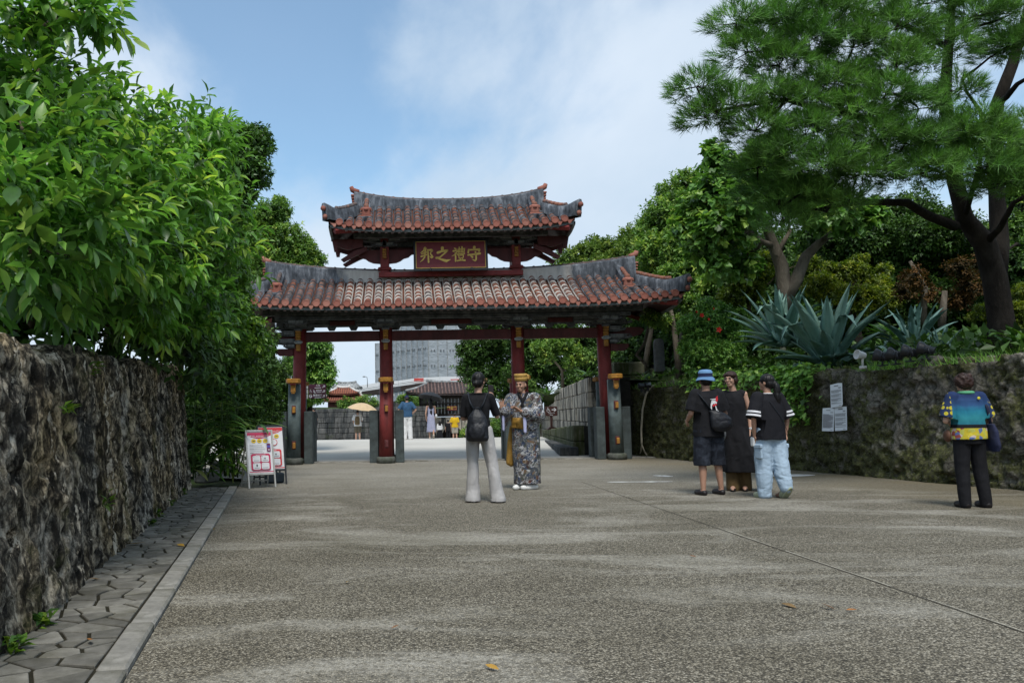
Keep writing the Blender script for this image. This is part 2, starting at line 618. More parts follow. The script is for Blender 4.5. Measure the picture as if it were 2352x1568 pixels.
 for i, (s0, w0) in enumerate(pts):
  if s0 > 10.4:
   continue
  poly = [(s0 - .5, .148), (s0 + .5, .148), (s0 + .5, .86), (s0 - .5, .86)]
  for j, (s1, w1) in enumerate(pts):
   if i != j and abs(s1 - s0) < 1:
    dx, dy = s1 - s0, w1 - w0
    l = math.hypot(dx, dy)
    poly = clip(poly, (s0 + s1) / 2 - dx / l * .0095, (w0 + w1) / 2 - dy / l * .0095, dx / l, dy / l)
    if len(poly) < 3:
     break
  if len(poly) < 3:
   continue
  cx = sum(p[0] for p in poly) / len(poly)
  cy = sum(p[1] for p in poly) / len(poly)
  h = rnd.uniform(.024, .031)
  tx, ty = rnd.uniform(-.015, .015), rnd.uniform(-.02, .02)
  n_ = len(poly)
  V = []
  for (k, dz, use) in ((1.0, 0, 0), (1.0, h - .004, 1), (.95, h, 1)):
   for (x, y) in poly:
    xx, yy = cx + (x - cx) * k, cy + (y - cy) * k
    q = k0 + kd * xx + kn * yy
    V.append((q.x, q.y, .003 + dz + use * ((xx - cx) * tx + (yy - cy) * ty)))
  F = [tuple(range(2 * n_, 3 * n_))]
  for r in (0, 1):
   for k in range(n_):
    F.append((r * n_ + k, r * n_ + (k + 1) % n_, (r + 1) * n_ + (k + 1) % n_, (r + 1) * n_ + k))
  mb = MB()
  # s/w frame is mirrored in the world, so turn the faces round
  mb.add(V, [f[::-1] for f in F])
  mb.build("paving_stone", [M_slab], path)
 # stone sill under the gate
 mb = MB()
 sill = bpy.data.objects.new("gate_sill", None)
 COL.objects.link(sill)
 sill['kind'] = 'structure'
 x = -4.6
 while x < 7.0:
  l = rnd.uniform(1.0, 1.5)
  mb = MB()
  mb.box((x + l / 2, 21.55, -.02), (l - .012, .5, .09), bev=.012)
  mb.build("sill_stone", [M_kerb], sill)
  x += l
build_ground()
# ---------------------------------------------------------------- rough retaining walls
def wall_mesh(name, p0, p1, h0, h1, batter, thick, res, disp, mats, up_noise=.05, seed=0):
 """wall from p0 to p1 (base line of its visible face, seen face to the right of p0->p1 when side=+1)"""
 p0, p1 = Vector(p0), Vector(p1)
 L = (p1 - p0).length
 ns = int(L / res)
 S = np.linspace(0, L, ns + 1)
 H = np.interp(S, [0, L], [h0, h1])
 nv = int(max(h0, h1) / res)
 prof = [(-.04, -.06)] + [(t, None) for t in np.linspace(0, 1, nv)]
 rows = []
 for t in np.linspace(-.03, 1, nv):
  rows.append(('f', t))
 for t in np.linspace(.12, 1, max(3, int(thick / res / 1.5))):
  rows.append(('t', t))
 for t in (.8, .4, 0):
  rows.append(('b', t))
 V = np.zeros((len(rows), ns + 1, 3))
 N = np.zeros((len(rows), ns + 1, 3))
 hn = (fbm(np.stack([S * 1.3, S * 0, S * 0], 1), 4, seed + 5) - .5) * up_noise * 4
 for k, (w, t) in enumerate(rows):
  if w == 'f':
   rr = np.clip((t - .94) / .06, 0, 1)
   V[k, :, 0] = S
   V[k, :, 1] = batter * t + rr ** 2 * .05
   V[k, :, 2] = (H + hn) * t
   N[k, :, 1] = -1
   N[k, :, 2] = rr[()] * .8
  elif w == 't':
   V[k, :, 0] = S
   V[k, :, 1] = batter + .05 + thick * t
   V[k, :, 2] = H + hn
   N[k, :, 2] = 1
  else:
   V[k, :, 0] = S
   V[k, :, 1] = batter + .05 + thick
   V[k, :, 2] = H * t
   N[k, :, 1] = 1
 Vf = V.reshape(-1, 3)
 d = disp(Vf)
 Vf = Vf + N.reshape(-1, 3) * d[:, None]
 # rounded ends
 m = ns + 1
 F = []
 a = np.arange(len(rows) - 1)[:, None] * m + np.arange(ns)[None]
 F = np.stack([a, a + 1, a + m + 1, a + m], -1).reshape(-1, 4)
 ends = []
 me_faces = F.tolist()
 for e in (0, ns):
  ring = [k * m + e for k in range(len(rows))]
  me_faces.append(ring if e == 0 else ring[::-1])
 me = bpy.data.meshes.new(name)
 me.from_pydata([tuple(v) for v in Vf.tolist()], [], me_faces)
 for mt in mats:
  me.materials.append(mt)
 at = me.attributes.new('relief', 'FLOAT', 'POINT')
 at.data.foreach_set('value', d.astype(np.float32))
 me.polygons.foreach_set('use_smooth', np.ones(len(me.polygons), dtype=bool))
 me.update()
 return me, L, math.atan2(p1.y - p0.y, p1.x - p0.x)
def mat_left_wall():
 b = new_mat("weathered_coral_limestone")
 v = b.scale(b.obj, (1.0, 1.0, .62))
 rel = b.n('ShaderNodeAttribute', attribute_name='relief').outputs['Fac']
 n1 = b.noise(v, 6.5, 8, .68, .5)
 n2 = b.noise(v, 24, 6, .72, .4)
 n3 = b.noise(b.obj, 1.1, 5, .6)
 k = b.math('ADD', b.math('MULTIPLY', n1, .6), b.math('MULTIPLY', n2, .4))
 col = b.ramp(k, [(.43, (.015, .014, .012)), (.485, (.05, .046, .038)), (.525, (.15, .137, .11)), (.60, (.42, .39, .325))])
 brown = b.ramp(n3, [(.38, 0), (.60, .75)])
 col = b.mix(brown, col, b.mix(1.0, col, (1.25, 1.0, .62), 'MULTIPLY'))
 cream = b.ramp(b.noise(b.scale(b.obj, (1.0, 1, .38), (4, 1, 2)), 5.2, 6, .62, .6), [(.585, 0), (.61, 1)])
 chip = b.ramp(n2, [(.42, 0), (.52, 1)])
 col = b.mix(b.math('MULTIPLY', cream, chip), col, b.ramp(n2, [(.4, (.38, .31, .22)), (.65, (.62, .56, .45))]))
 dk = b.ramp(rel, [(-.05 + .5, 0), (.5, 1)]) if False else None
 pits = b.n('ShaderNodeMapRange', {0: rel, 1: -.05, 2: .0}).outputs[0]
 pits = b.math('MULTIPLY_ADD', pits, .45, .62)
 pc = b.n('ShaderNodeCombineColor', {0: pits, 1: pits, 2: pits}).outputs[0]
 col = b.mix(1.0, col, pc, 'MULTIPLY')       # darker where the relief is sunk
 sz = b.n('ShaderNodeSeparateXYZ', {0: b.obj}).outputs[2]
 moss = b.math('MULTIPLY', b.ramp(b.noise(b.obj, 2.2, 7, .7), [(.56, 0), (.66, 1)]), .45)
 col = b.mix(moss, col, (.05, .062, .018))
 return setc(b, col, .95, b.math('ADD', n2, b.noise(b.obj, 60, 4, .7)), .8, .02, .12)
def mat_right_wall():
 b = new_mat("mossy_coral_stone")
 n1 = b.noise(b.obj, 2.4, 8, .68, .3)
 n2 = b.noise(b.obj, 19, 7, .74, .3)
 sz = b.n('ShaderNodeSeparateXYZ', {0: b.obj})
 col = b.ramp(n2, [(.32, (.05, .047, .04)), (.5, (.17, .158, .13)), (.68, (.34, .315, .265))])
 vein = b.ramp(b.noise(b.scale(b.obj, (1, 1, .5)), 5.5, 7, .72, .6), [(.60, 0), (.66, 1)])
 col = b.mix(b.math('MULTIPLY', vein, .7), col, (.30, .285, .25))
 low = b.n('ShaderNodeMapRange', {0: sz.outputs[2], 1: 1.3, 2: 0.0}).outputs[0]
 mm = b.math('ADD', n1, b.math('MULTIPLY', low, .10))
 wv = b.n('ShaderNodeVectorMath', {0: b.obj, 1: b.n('ShaderNodeCombineXYZ', {0: b.math('MULTIPLY', n2, .16), 2: b.math('MULTIPLY', n1, .3)}).outputs[0]}, operation='ADD').outputs[0]
 joint = b.ramp(b.voro(wv, 3.6, 'DISTANCE_TO_EDGE'), [(.0, .30), (.07, 1.0)])
 col = b.mix(1.0, col, joint, 'MULTIPLY')
 far = b.n('ShaderNodeMapRange', {0: sz.outputs[0], 1: 12.0, 2: 5.0}).outputs[0]
 mm = b.math('ADD', mm, b.math('MULTIPLY', far, .09))
 moss = b.ramp(mm, [(.47, 0), (.58, .85)])
 mcol = b.ramp(b.noise(b.obj, 20, 5, .75), [(.36, (.018, .02, .008)), (.52, (.07, .076, .022)), (.66, (.15, .165, .045))])
 col = b.mix(moss, col, mcol)
 chip = b.ramp(b.noise(b.obj, 42, 4, .7, .3), [(.60, 0), (.66, .8)])
 col = b.mix(chip, col, (.33, .31, .26))
 dark = b.ramp(b.noise(b.scale(b.obj, (1, 1, .45)), 1.0, 6, .6), [(.45, 1.0), (.62, .62)])
 col = b.mix(1.0, col, dark, 'MULTIPLY')
 return setc(b, col, .95, b.math('ADD', n2, b.noise(b.obj, 55, 4, .7)), .9, .025, .12)
M_wallL, M_wallR = mat_left_wall(), mat_right_wall()
def disp_left(V):
 q = np.stack([V[:, 0] * 7.5, V[:, 1] * 3, V[:, 2] * 5.4 + V[:, 0] * 1.6], 1)
 w = np.stack([V[:, 0] * 2, V[:, 1], V[:, 2] * 1.2], 1)
 q2 = q + (fbm(w, 3, 3)[:, None] - .5) * 2.2
 big = fbm(np.stack([V[:, 0] * 1.6, V[:, 1], V[:, 2] * 1.4], 1), 3, 8) - .5
 fine = fbm(np.stack([V[:, 0] * 26, V[:, 1] * 14, V[:, 2] * 13], 1), 3, 12) - .5
 pit = fbm(np.stack([V[:, 0] * 13, V[:, 1] * 9, V[:, 2] * 9.5], 1), 3, 51)
 return big * .05 + (ridge(q2, 2, 21) - .62) * .035 + fine * .05 - np.clip(.46 - pit, 0, 1) * .22 + np.clip(pit - .58, 0, 1) * .10
def disp_right(V):
 q = np.stack([V[:, 0] * 3.2, V[:, 1] * 3, V[:, 2] * 3.6], 1)
 q = q + (fbm(q * .7, 3, 4)[:, None] - .5) * 1.6
 big = fbm(np.stack([V[:, 0] * .9, V[:, 1], V[:, 2] * 1.1], 1), 3, 28) - .5
 fine = fbm(np.stack([V[:, 0] * 17, V[:, 1] * 14, V[:, 2] * 15], 1), 3, 32) - .5
 d = big * .16 + (.62 - ridge(q, 3, 41)) * .15 + fine * .09 - np.clip(.46 - fbm(np.stack([V[:, 0] * 8, V[:, 1] * 8, V[:, 2] * 8], 1), 3, 61), 0, 1) * .35
 k = (np.clip(1 - np.abs(V[:, 0] - 8.99) / .62, 0, 1) * np.clip(1 - np.abs(V[:, 2] - 1.22) / .75, 0, 1)) ** .5   # dressed flat where the notices hang
 return d * (1 - .9 * k)
WL0, WL1 = Vector((-1.12, -.69, 0)), Vector((-3.59, 13.9, 0))
WR0, WR1 = Vector((10.69, .14, 0)), Vector((5.90, 23.6, 0))
def build_walls():
 # local +y points into the hill; for the left wall run from far to near so that +y is to the left
 me, L, a = wall_mesh("retaining_wall", WL0, WL1, 1.38, 1.97, .17, .42, .024, disp_left, [M_wallL], seed=2)
 o = link("retaining_wall", me)
 o.location = WL0
 o.rotation_euler = (0, 0, a)
 tag(o, "dark pitted limestone retaining wall with pale streaks along the cobbled footpath", "wall")
 # right wall is mirrored: run from far to near
 me, L, a = wall_mesh("retaining_wall", WR1, WR0, 1.86, 1.92, .14, .45, .032, disp_right, [M_wallR], seed=9)
 o = link("retaining_wall", me)
 o.location = WR1
 o.rotation_euler = (0, 0, a)
 tag(o, "long mossy stone retaining wall with three paper notices below the agaves", "wall")
build_walls()
# banks behind the walls -----------------------------------------------------
def bank(name, base, dirv, inward, L, W, zfun, seed):
 ns, nw = int(L / .5), int(W / .5)
 V = []
 for i in range(ns + 1):
  for j in range(nw + 1):
   s, w = L * i / ns, W * j / nw
   p = Vector(base) + Vector(dirv) * s + Vector(inward) * w
   V.append((p.x, p.y, zfun(s, w)))
 V = np.array(V)
 V[:, 2] += (fbm(V * np.array([.5, .5, 0]), 4, seed) - .5) * .5 * np.clip((V[:, 2] - zfun(0, 0)) * 3 + .15, 0.1, 1)
 a = np.arange(ns)[:, None] * (nw + 1) + np.arange(nw)[None]
 F = np.stack([a, a + 1, a + nw + 2, a + nw + 1], -1).reshape(-1, 4)
 if Vector(dirv).cross(Vector(inward)).z > 0:
  F = F[:, ::-1]
 link(name, mesh_np(name, V, F, [M_soil], True), kind='structure')
_d = (WR0 - WR1).normalized()
bank("hillside", WR1 + Vector((_d.y * -.5, _d.x * .5, 0)) * 1 + _d * 0, _d, (-_d.y, _d.x, 0), 25, 30,
  lambda s, w: 1.78 + .13 * w + .002 * w * w, 3)
_e = (WL1 - WL0).normalized()
bank("slope", WL0 + Vector((-_e.y, _e.x, 0)) * .5, _e, (-_e.y, _e.x, 0), 15.2, 25,
  lambda s, w: 1.28 + .03 * s + .10 * w, 6)
# ---------------------------------------------------------------- gate materials
GX, GY = 1.22, 21.45
def mat_tile():
 b = new_mat("terracotta_tile")
 oi = b.n('ShaderNodeObjectInfo').outputs['Random']
 n1 = b.noise(b.pos, 9, 6, .65)
 n2 = b.noise(b.pos, 30, 5, .7)
 col = b.ramp(oi, [(0, (.17, .068, .048)), (.5, (.235, .10, .07)), (.85, (.34, .19, .14)), (1, (.21, .115, .09))])
 col = b.mix(b.ramp(n2, [(.4, 0), (.7, .5)]), col, (.40, .19, .12))
 k = b.math('MULTIPLY_ADD', oi, .30, b.math('MULTIPLY', n1, 1.0))
 lich = b.ramp(k, [(.62, 0), (.76, .85)])
 col = b.mix(lich, col, b.ramp(n2, [(.35, (.035, .036, .038)), (.65, (.14, .14, .145))]))
 return setc(b, col, .85, b.math('ADD', n2, b.noise(b.pos, 80, 3, .7)), .5, .01, .2)
def mat_pan():
 b = new_mat("pan_tile")
 n1 = b.noise(b.pos, 6, 6, .65)
 n2 = b.noise(b.pos, 40, 4, .7)
 col = b.ramp(n2, [(.3, (.13, .045, .03)), (.6, (.22, .085, .05)), (.8, (.30, .16, .11))])
 col = b.mix(b.ramp(n1, [(.42, .15), (.62, .85)]), col, (.055, .05, .05))
 return setc(b, col, .9, n2, .4, .01, .15)
def mat_fresh_tile():
 b = new_mat("eave_end_tile")
 oi = b.n('ShaderNodeObjectInfo').outputs['Random']
 n1 = b.noise(b.pos, 14, 5, .65)
 col = b.ramp(oi, [(0, (.22, .08, .06)), (.6, (.275, .105, .078)), (1, (.32, .15, .115))])
 col = b.mix(b.ramp(n1, [(.55, 0), (.72, .6)]), col, (.11, .085, .08))
 return setc(b, col, .85, b.noise(b.pos, 70, 4, .7), .3, .01, .2)
def mat_plaster(name, white_half):
 """lime plaster, black with algae except a repaired white stretch in the middle of the lower roof"""
 b = new_mat(name)
 n1 = b.noise(b.scale(b.pos, (1, 1, .5)), 3.2, 7, .65, .3)
 n2 = b.noise(b.scale(b.pos, (1.6, 1.6, .3)), 9, 6, .7)
 dark = b.ramp(b.math('ADD', b.math('MULTIPLY', n1, .55), b.math('MULTIPLY', n2, .45)),
     [(.37, (.022, .026, .031)), (.5, (.075, .085, .10)), (.64, (.23, .25, .28))])
 if white_half > 0:
  x = b.n('ShaderNodeSeparateXYZ', {0: b.pos}).outputs[0]
  ax = b.math('ABSOLUTE', b.math('SUBTRACT', x, GX + .1))
  k = b.math('ADD', ax, b.math('MULTIPLY_ADD', n1, 1.0, -.5))
  w = b.n('ShaderNodeMapRange', {0: k, 1: white_half + .25, 2: white_half - .1}).outputs[0]
  wh = b.ramp(n2, [(.3, (.46, .43, .39)), (.7, (.60, .57, .53))])
  dark = b.mix(w, dark, wh)
 return setc(b, dark, .9, b.noise(b.pos, 35, 5, .7), .5, .015, .15)
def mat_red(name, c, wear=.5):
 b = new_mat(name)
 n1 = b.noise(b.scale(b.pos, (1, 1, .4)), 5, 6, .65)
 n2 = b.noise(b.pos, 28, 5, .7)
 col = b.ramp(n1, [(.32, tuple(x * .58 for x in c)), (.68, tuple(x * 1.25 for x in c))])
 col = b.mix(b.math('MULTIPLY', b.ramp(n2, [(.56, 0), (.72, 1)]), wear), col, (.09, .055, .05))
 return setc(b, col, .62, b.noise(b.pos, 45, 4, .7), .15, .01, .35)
M_tile, M_pan, M_end = mat_tile(), mat_pan(), mat_fresh_tile()
M_plast_lo, M_plast_up = mat_plaster("lime_plaster", 2.85), mat_plaster("stained_plaster", 0)
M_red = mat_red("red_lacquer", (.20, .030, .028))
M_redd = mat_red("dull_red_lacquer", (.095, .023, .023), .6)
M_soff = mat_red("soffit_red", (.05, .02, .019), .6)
M_carv = plain("weathered_carving", (.062, .066, .07), .8, .5, 12, .5, .25, grime=(.17, .175, .18))
M_carvl = plain("pale_carving_edge", (.30, .32, .33), .8, .35, 18, .4, .25)
M_yel = plain("ochre_paint", (.36, .17, .025), .6, .25, 14, .3, .35, grime=(.22, .10, .03))
M_grey = plain("blue_grey_paint", (.105, .135, .135), .7, .22, 8, .3, .3, grime=(.06, .075, .072))
M_greyd = plain("blue_grey_stone", (.062, .078, .078), .8, .25, 8, .4, .3, grime=(.035, .042, .04))
M_plinth = plain("plinth_stone", (.10, .105, .092), .85, .3, 9, .5, .25, grime=(.05, .06, .04))
M_eave = plain("eave_board_grey", (.235, .27, .285), .75, .25, 7, .2, .25, grime=(.10, .12, .13))
M_gold = plain("gold_leaf", (.52, .34, .07), .42, .12, 20, .2, .5, metal=.35)
M_black = plain("black_lacquer", (.012, .016, .02), .45, .3, 10, 0, .4)
M_board = plain("signboard_red", (.17, .025, .03), .55, .14, 8, .1, .35)
def tile_mesh(name, r0, r1, mat):
 """half-round barrel tile, unit length along -y (down the slope), lower end open edge thicker"""
 n = 6
 V, F = [], []
 for (r, y, lift) in ((r1, .03, 0), (r0, -1.0, .006), (r0 - .016, -1.0, .006)):
  for j in range(n + 1):
   t = math.pi * j / n
   V.append((r * math.cos(t), y, r * math.sin(t) + lift - .01))
 for k in (0, 1):
  for j in range(n):
   a = k * (n + 1) + j
   F.append((a, a + 1, a + n + 2, a + n + 1))
 mb = MB()
 mb.add(V, F, 0, True)
 me = mb.mesh(name, mat)
 return me
def end_tile_mesh(mat, r=.089):
 mb = MB()
 n = 14
 V, F = [], []
 for (rr, y) in ((r * .9, .05), (r, 0), (r * .99, -.03), (r * .82, -.034), (r * .78, -.024), (r * .3, -.022)):
  for j in range(n):
   t = 2 * math.pi * j / n
   V.append((rr * math.cos(t), y, rr * math.sin(t)))
 for k in range(5):
  for j in range(n):
   F.append((k * n + j, k * n + (j + 1) % n, (k + 1) * n + (j + 1) % n, (k + 1) * n + j))
 F.append(tuple(range(5 * n, 6 * n)))
 mb.add(V, F)
 me = mb.mesh("end_tile", mat)
 me.flip_normals() if False else None
 return me
def drip_tile_mesh(mat, w=.235):
 mb = MB()
 h = w / 2
 mb.prism([(-h, .03), (-h * .86, -.01), (-h * .45, -.04), (-.018, -.098), (0, -.104), (.018, -.098), (h * .45, -.04), (h * .86, -.01), (h, .03),
    (h * .5, .0), (0, -.012), (-h * .5, .0)][0:12], .022)
 return mb.mesh("drip_tile", mat)
class Roof:
 """hip-and-gable roof: front slope runs from the ridge (t=0) to the eave (t=1)"""
 def __init__(s, zr, ze, D, Le, Lr, t0, up, conc=.2):
  s.zr, s.ze, s.D, s.Le, s.Lr, s.t0, s.up, s.conc = zr, ze, D, Le, Lr, t0, up, conc
 def z(s, x, t):
  f = (1 + s.conc) * t - s.conc * t * t
  return s.zr - (s.zr - s.ze) * f + s.up * (abs(x) / s.Le) ** 4 * t
 def pt(s, x, t, off=0.0, back=False):
  y = s.D * t + .04
  return Vector((GX + x, GY + (y if back else -y), s.z(x, t) + off))
 def tstart(s, x):
  a = abs(x)
  if a <= s.Lr:
   return 0.0
  return s.t0 + (1 - s.t0) * (a - s.Lr) / (s.Le - s.Lr)
 def side(s, q, y, sgn, off=0.0):
  """side hip slope: q from gable foot (0) to side eave (1), y along the depth (-1..1 of the hip width)"""
  t = s.t0 + (1 - s.t0) * q
  x = s.Lr + (s.Le - s.Lr) * q
  z = s.zr - (s.zr - s.ze) * ((1 + s.conc) * t - s.conc * t * t) + s.up * (x / s.Le) ** 4 * t * abs(y) ** 3 * 1.0
  return Vector((GX + sgn * x, GY + y * (s.D * t + .04), z + off))
def build_roof(gate, R, sp, nseg, ncourse, ridge_w, ridge_h, ridge_L, desc_x, M_plast, name):
 roof = None
 rows = []
 n = int(R.Le / sp)
 rows = [sp * (k + .5) for k in range(-n - 1, n + 1) if abs(sp * (k + .5)) < R.Le - .06]
 # pan tiles (the little ribbed channels between barrels), front and back
 mb = MB()
 for back in (False, True):
  for i in range(len(rows) + 1):
   xa = rows[i - 1] if i > 0 else rows[0] - sp
   xb = rows[i] if i < len(rows) else rows[-1] + sp
   xm = (xa + xb) / 2
   ts = R.tstart(xm)
   if ts > .97:
    continue
   nc = max(2, int(ncourse * (1 - ts)))
   for c in range(nc):
    ta, tb = ts + (1 - ts) * c / nc, ts + (1 - ts) * (c + 1) / nc
    V = []
    for (t, lift) in ((ta, 0.0), (tb, .022)):
     for (xx, dz) in ((xa, .012), (xm, -.022), (xb, .012)):
      V.append(R.pt(max(-R.Le, min(R.Le, xx)), t, dz + lift - .02, back))
    for (xx, dz) in ((xa, .012), (xm, -.022), (xb, .012)):
     V.append(R.pt(max(-R.Le, min(R.Le, xx)), tb, dz - .022, back))
    F = [(0, 3, 4, 1), (1, 4, 5, 2), (3, 6, 7, 4), (4, 7, 8, 5)]
    mb.add(V, [f[::-1] for f in F] if back else F)
 # side hips as one sheet with ribs
 for sg in (-1, 1):
  for yy in np.arange(-.95, .96, .11):
   V = []
   for q in np.linspace(0, 1, 7):
    for (dy, dz) in ((-.055, -.01), (-.02, .05), (.02, .05), (.055, -.01)):
     V.append(R.side(q, yy + dy, sg, dz))
   F = [(k * 4 + j, k * 4 + j + 1, k * 4 + j + 5, k * 4 + j + 4) for k in range(6) for j in range(3)]
   mb.add(V, F)
 roof = mb.build("pan_tiles", [M_pan], gate, kind='stuff')
 # barrels
 tm = tile_mesh("barrel_tile", .083, .072, [M_tile])
 em = end_tile_mesh([M_end])
 dm = drip_tile_mesh([M_end], sp * .93)
 mort = MB()
 backb = MB()
 def frame(x, ta, tb, back=False, dz=.0):
  a, b = R.pt(x, ta, dz, back), R.pt(x, tb, dz, back)
  d = (a - b)
  L = d.length
  yv = d / L
  xv = Vector((1, 0, 0)) * (-1 if back else 1)
  zv = xv.cross(yv).normalized()
  M = Matrix(((xv.x, yv.x * L, zv.x, a.x), (xv.y, yv.y * L, zv.y, a.y), (xv.z, yv.z * L, zv.z, a.z), (0, 0, 0, 1)))
  return M, yv, zv, L
 rnd = random.Random(7)
 for x in rows:
  ts = R.tstart(x)
  ns = max(1, round(nseg * (1 - ts)))
  for k in range(ns):
   ta, tb = ts + (1 - ts) * k / ns, ts + (1 - ts) * (k + 1) / ns
   M, yv, zv, L = frame(x, ta, tb, dz=.012)
   o = link("barrel_tile", tm, roof)
   o.matrix_basis = M @ Matrix.Rotation(rnd.uniform(-.02, .02), 4, 'Z')
   # mortar collar over the joint
   c = R.pt(x, tb, .012)
   M2 = Matrix(((1, yv.x, zv.x, c.x), (0, yv.y, zv.y, c.y), (0, yv.z, zv.z, c.z), (0, 0, 0, 1)))
   V, F = [], []
   nn = 6
   for (r, yy) in ((.074, .070), (.090, .058), (.090, .012), (.078, -.002)):
    r2 = r * rnd.uniform(.97, 1.04)
    for j in range(nn + 1):
     t = math.pi * j / nn
     V.append((r2 * math.cos(t), yy, r2 * math.sin(t) - .008))
   for q in range(3):
    for j in range(nn):
     a = q * (nn + 1) + j
     F.append((a, a + 1, a + nn + 2, a + nn + 1))
   if k < ns - 1:
    mort.add(V, F, 0, True, M2)
   # fillets along both feet of the barrel
   for sg in (-1, 1):
    a, b = R.pt(x + sg * .086, ta, .0), R.pt(x + sg * .086, tb, .0)
    w = Vector((sg * .012, 0, 0))
    hgt = Vector((-sg * .006, 0, .034))
    mort.add([a + w, b + w, b + hgt, a + hgt], [(0, 1, 2, 3)] if sg > 0 else [(3, 2, 1, 0)])
   # back slope: same barrels, joined
   Mb, _, _, _ = frame(x, ta, tb, True, .012)
   backb.add([v.co for v in tm.vertices], [tuple(p.vertices) for p in tm.polygons], 0, True, Mb)
  e = R.pt(x, 1.0, .016)
  o = link("end_tile", em, roof)
  o.matrix_basis = Matrix.Translation(e + Vector((0, -.02, 0))) @ Matrix.Rotation(rnd.uniform(-.05, .05) - .12, 4, 'X') @ Matrix.Rotation(rnd.uniform(0, 6), 4, 'Y')
  eb = R.pt(x, 1.0, .016, True)
  backb.add([v.co for v in em.vertices], [tuple(p.vertices) for p in em.polygons], 0, False,
     Matrix.Translation(eb + Vector((0, .02, 0))) @ Matrix.Rotation(math.pi, 4, 'Z'))
 for i in range(len(rows) + 1):
  x = (rows[i] - sp / 2) if i < len(rows) else rows[-1] + sp / 2
  x = max(-R.Le, min(R.Le, x))
  e = R.pt(x, 1.0, -.005)
  o = link("drip_tile", dm, roof)
  o.matrix_basis = Matrix.Translation(e + Vector((0, -.035, -.02))) @ Matrix.Rotation(-.15 + rnd.uniform(-.04, .04), 4, 'X')
  eb = R.pt(x, 1.0, -.025, True)
  backb.add([v.co for v in dm.vertices], [tuple(p.vertices) for p in dm.polygons], 0, False,
     Matrix.Translation(eb + Vector((0, .035, 0))) @ Matrix.Rotation(math.pi, 4, 'Z'))
 mort.build("mortar", [M_plast], gate, kind='stuff')
 backb.build("rear_tiles", [M_tile], gate, kind='stuff')
 # main ridge
 mb, cap = MB(), MB()
 N = 40
 V, F = [], []
 sec = [(-ridge_w / 2 - .03, -.10), (-ridge_w / 2, .04), (-ridge_w / 2 * .86, ridge_h * .82), (-ridge_w / 2 * .55, ridge_h), (ridge_w / 2 * .55, ridge_h),
   (ridge_w / 2 * .86, ridge_h * .82), (ridge_w / 2, .04), (ridge_w / 2 + .03, -.10)]
 rise = .25 if name == 'lower' else .20
 def rz(x):
  return R.zr + rise * (abs(x) / ridge_L) ** 2.4
 for i in range(N + 1):
  x = -ridge_L + 2 * ridge_L * i / N
  for (yy, zz) in sec:
   grow = 1 + .30 * (abs(x) / ridge_L) ** 4
   V.append((GX + x, GY + yy, (R.zr if zz < 0 else rz(x)) + zz * (grow if zz > 0 else 1)))
 m = len(sec)
 for i in range(N):
  for j in range(m - 1):
   a = i * m + j
   F.append((a, a + m, a + m + 1, a + 1))
 F.append(tuple(range(m)))
 F.append(tuple(N * m + j for j in range(m - 1, -1, -1)))
 mb.add(V, F, 0, False)
 mb.build("ridge", [M_plast], gate)
 nt_ = int(ridge_L * 2 / .26)
 for i in range(nt_):
  x0, x1 = -ridge_L + 2 * ridge_L * i / nt_, -ridge_L + 2 * ridge_L * (i + 1) / nt_
  g0, g1 = 1 + .30 * (abs(x0) / ridge_L) ** 4, 1 + .30 * (abs(x1) / ridge_L) ** 4
  a = Vector((GX + x0, GY, rz(x0) + ridge_h * g0 - .005))
  b = Vector((GX + x1, GY, rz(x1) + ridge_h * g1 - .005))
  cap.tube([a, a.lerp(b, .8), a.lerp(b, .82), b], [.055, .055, .068, .068], 8)
 cap.build("ridge_caps", [M_tile], gate, kind='stuff')
 # ridge-end finials: stacked tile ends with an upturned horn
 for sg in (-1, 1):
  mb = MB()
  xe = sg * ridge_L
  zb = R.zr - .02
  for k in range(5):
   w = .03 + .012 * k
   mb.box((GX + xe + sg * (w / 2 - .005), GY, zb + .03 + k * .08), (w + .03, ridge_w * .85, .052), bev=.012)
  top = rz(xe) + ridge_h * 1.30
  mb.tube([(GX + xe - sg * .12, GY, top - .01), (GX + xe - sg * .02, GY, top + .02), (GX + xe + sg * .055, GY, top + .06), (GX + xe + sg * .085, GY, top + .14)],
    [.07, .075, .07, .055], 10)
  mb.build("finial", [M_end], gate)
 # gable triangles
 for sg in (-1, 1):
  mb = MB()
  tt = np.linspace(0, R.t0 + .08, 5)
  pts = [R.pt(sg * (R.Lr - .12), t, -.03) for t in tt] + [R.pt(sg * (R.Lr - .12), t, -.03, True) for t in tt[::-1]]
  mb.add(pts, [tuple(range(len(pts)))])
  mb.add([p - Vector((sg * .05, 0, 0)) for p in pts], [tuple(range(len(pts)))[::-1]])
  mb.build("gable", [M_redd], gate)
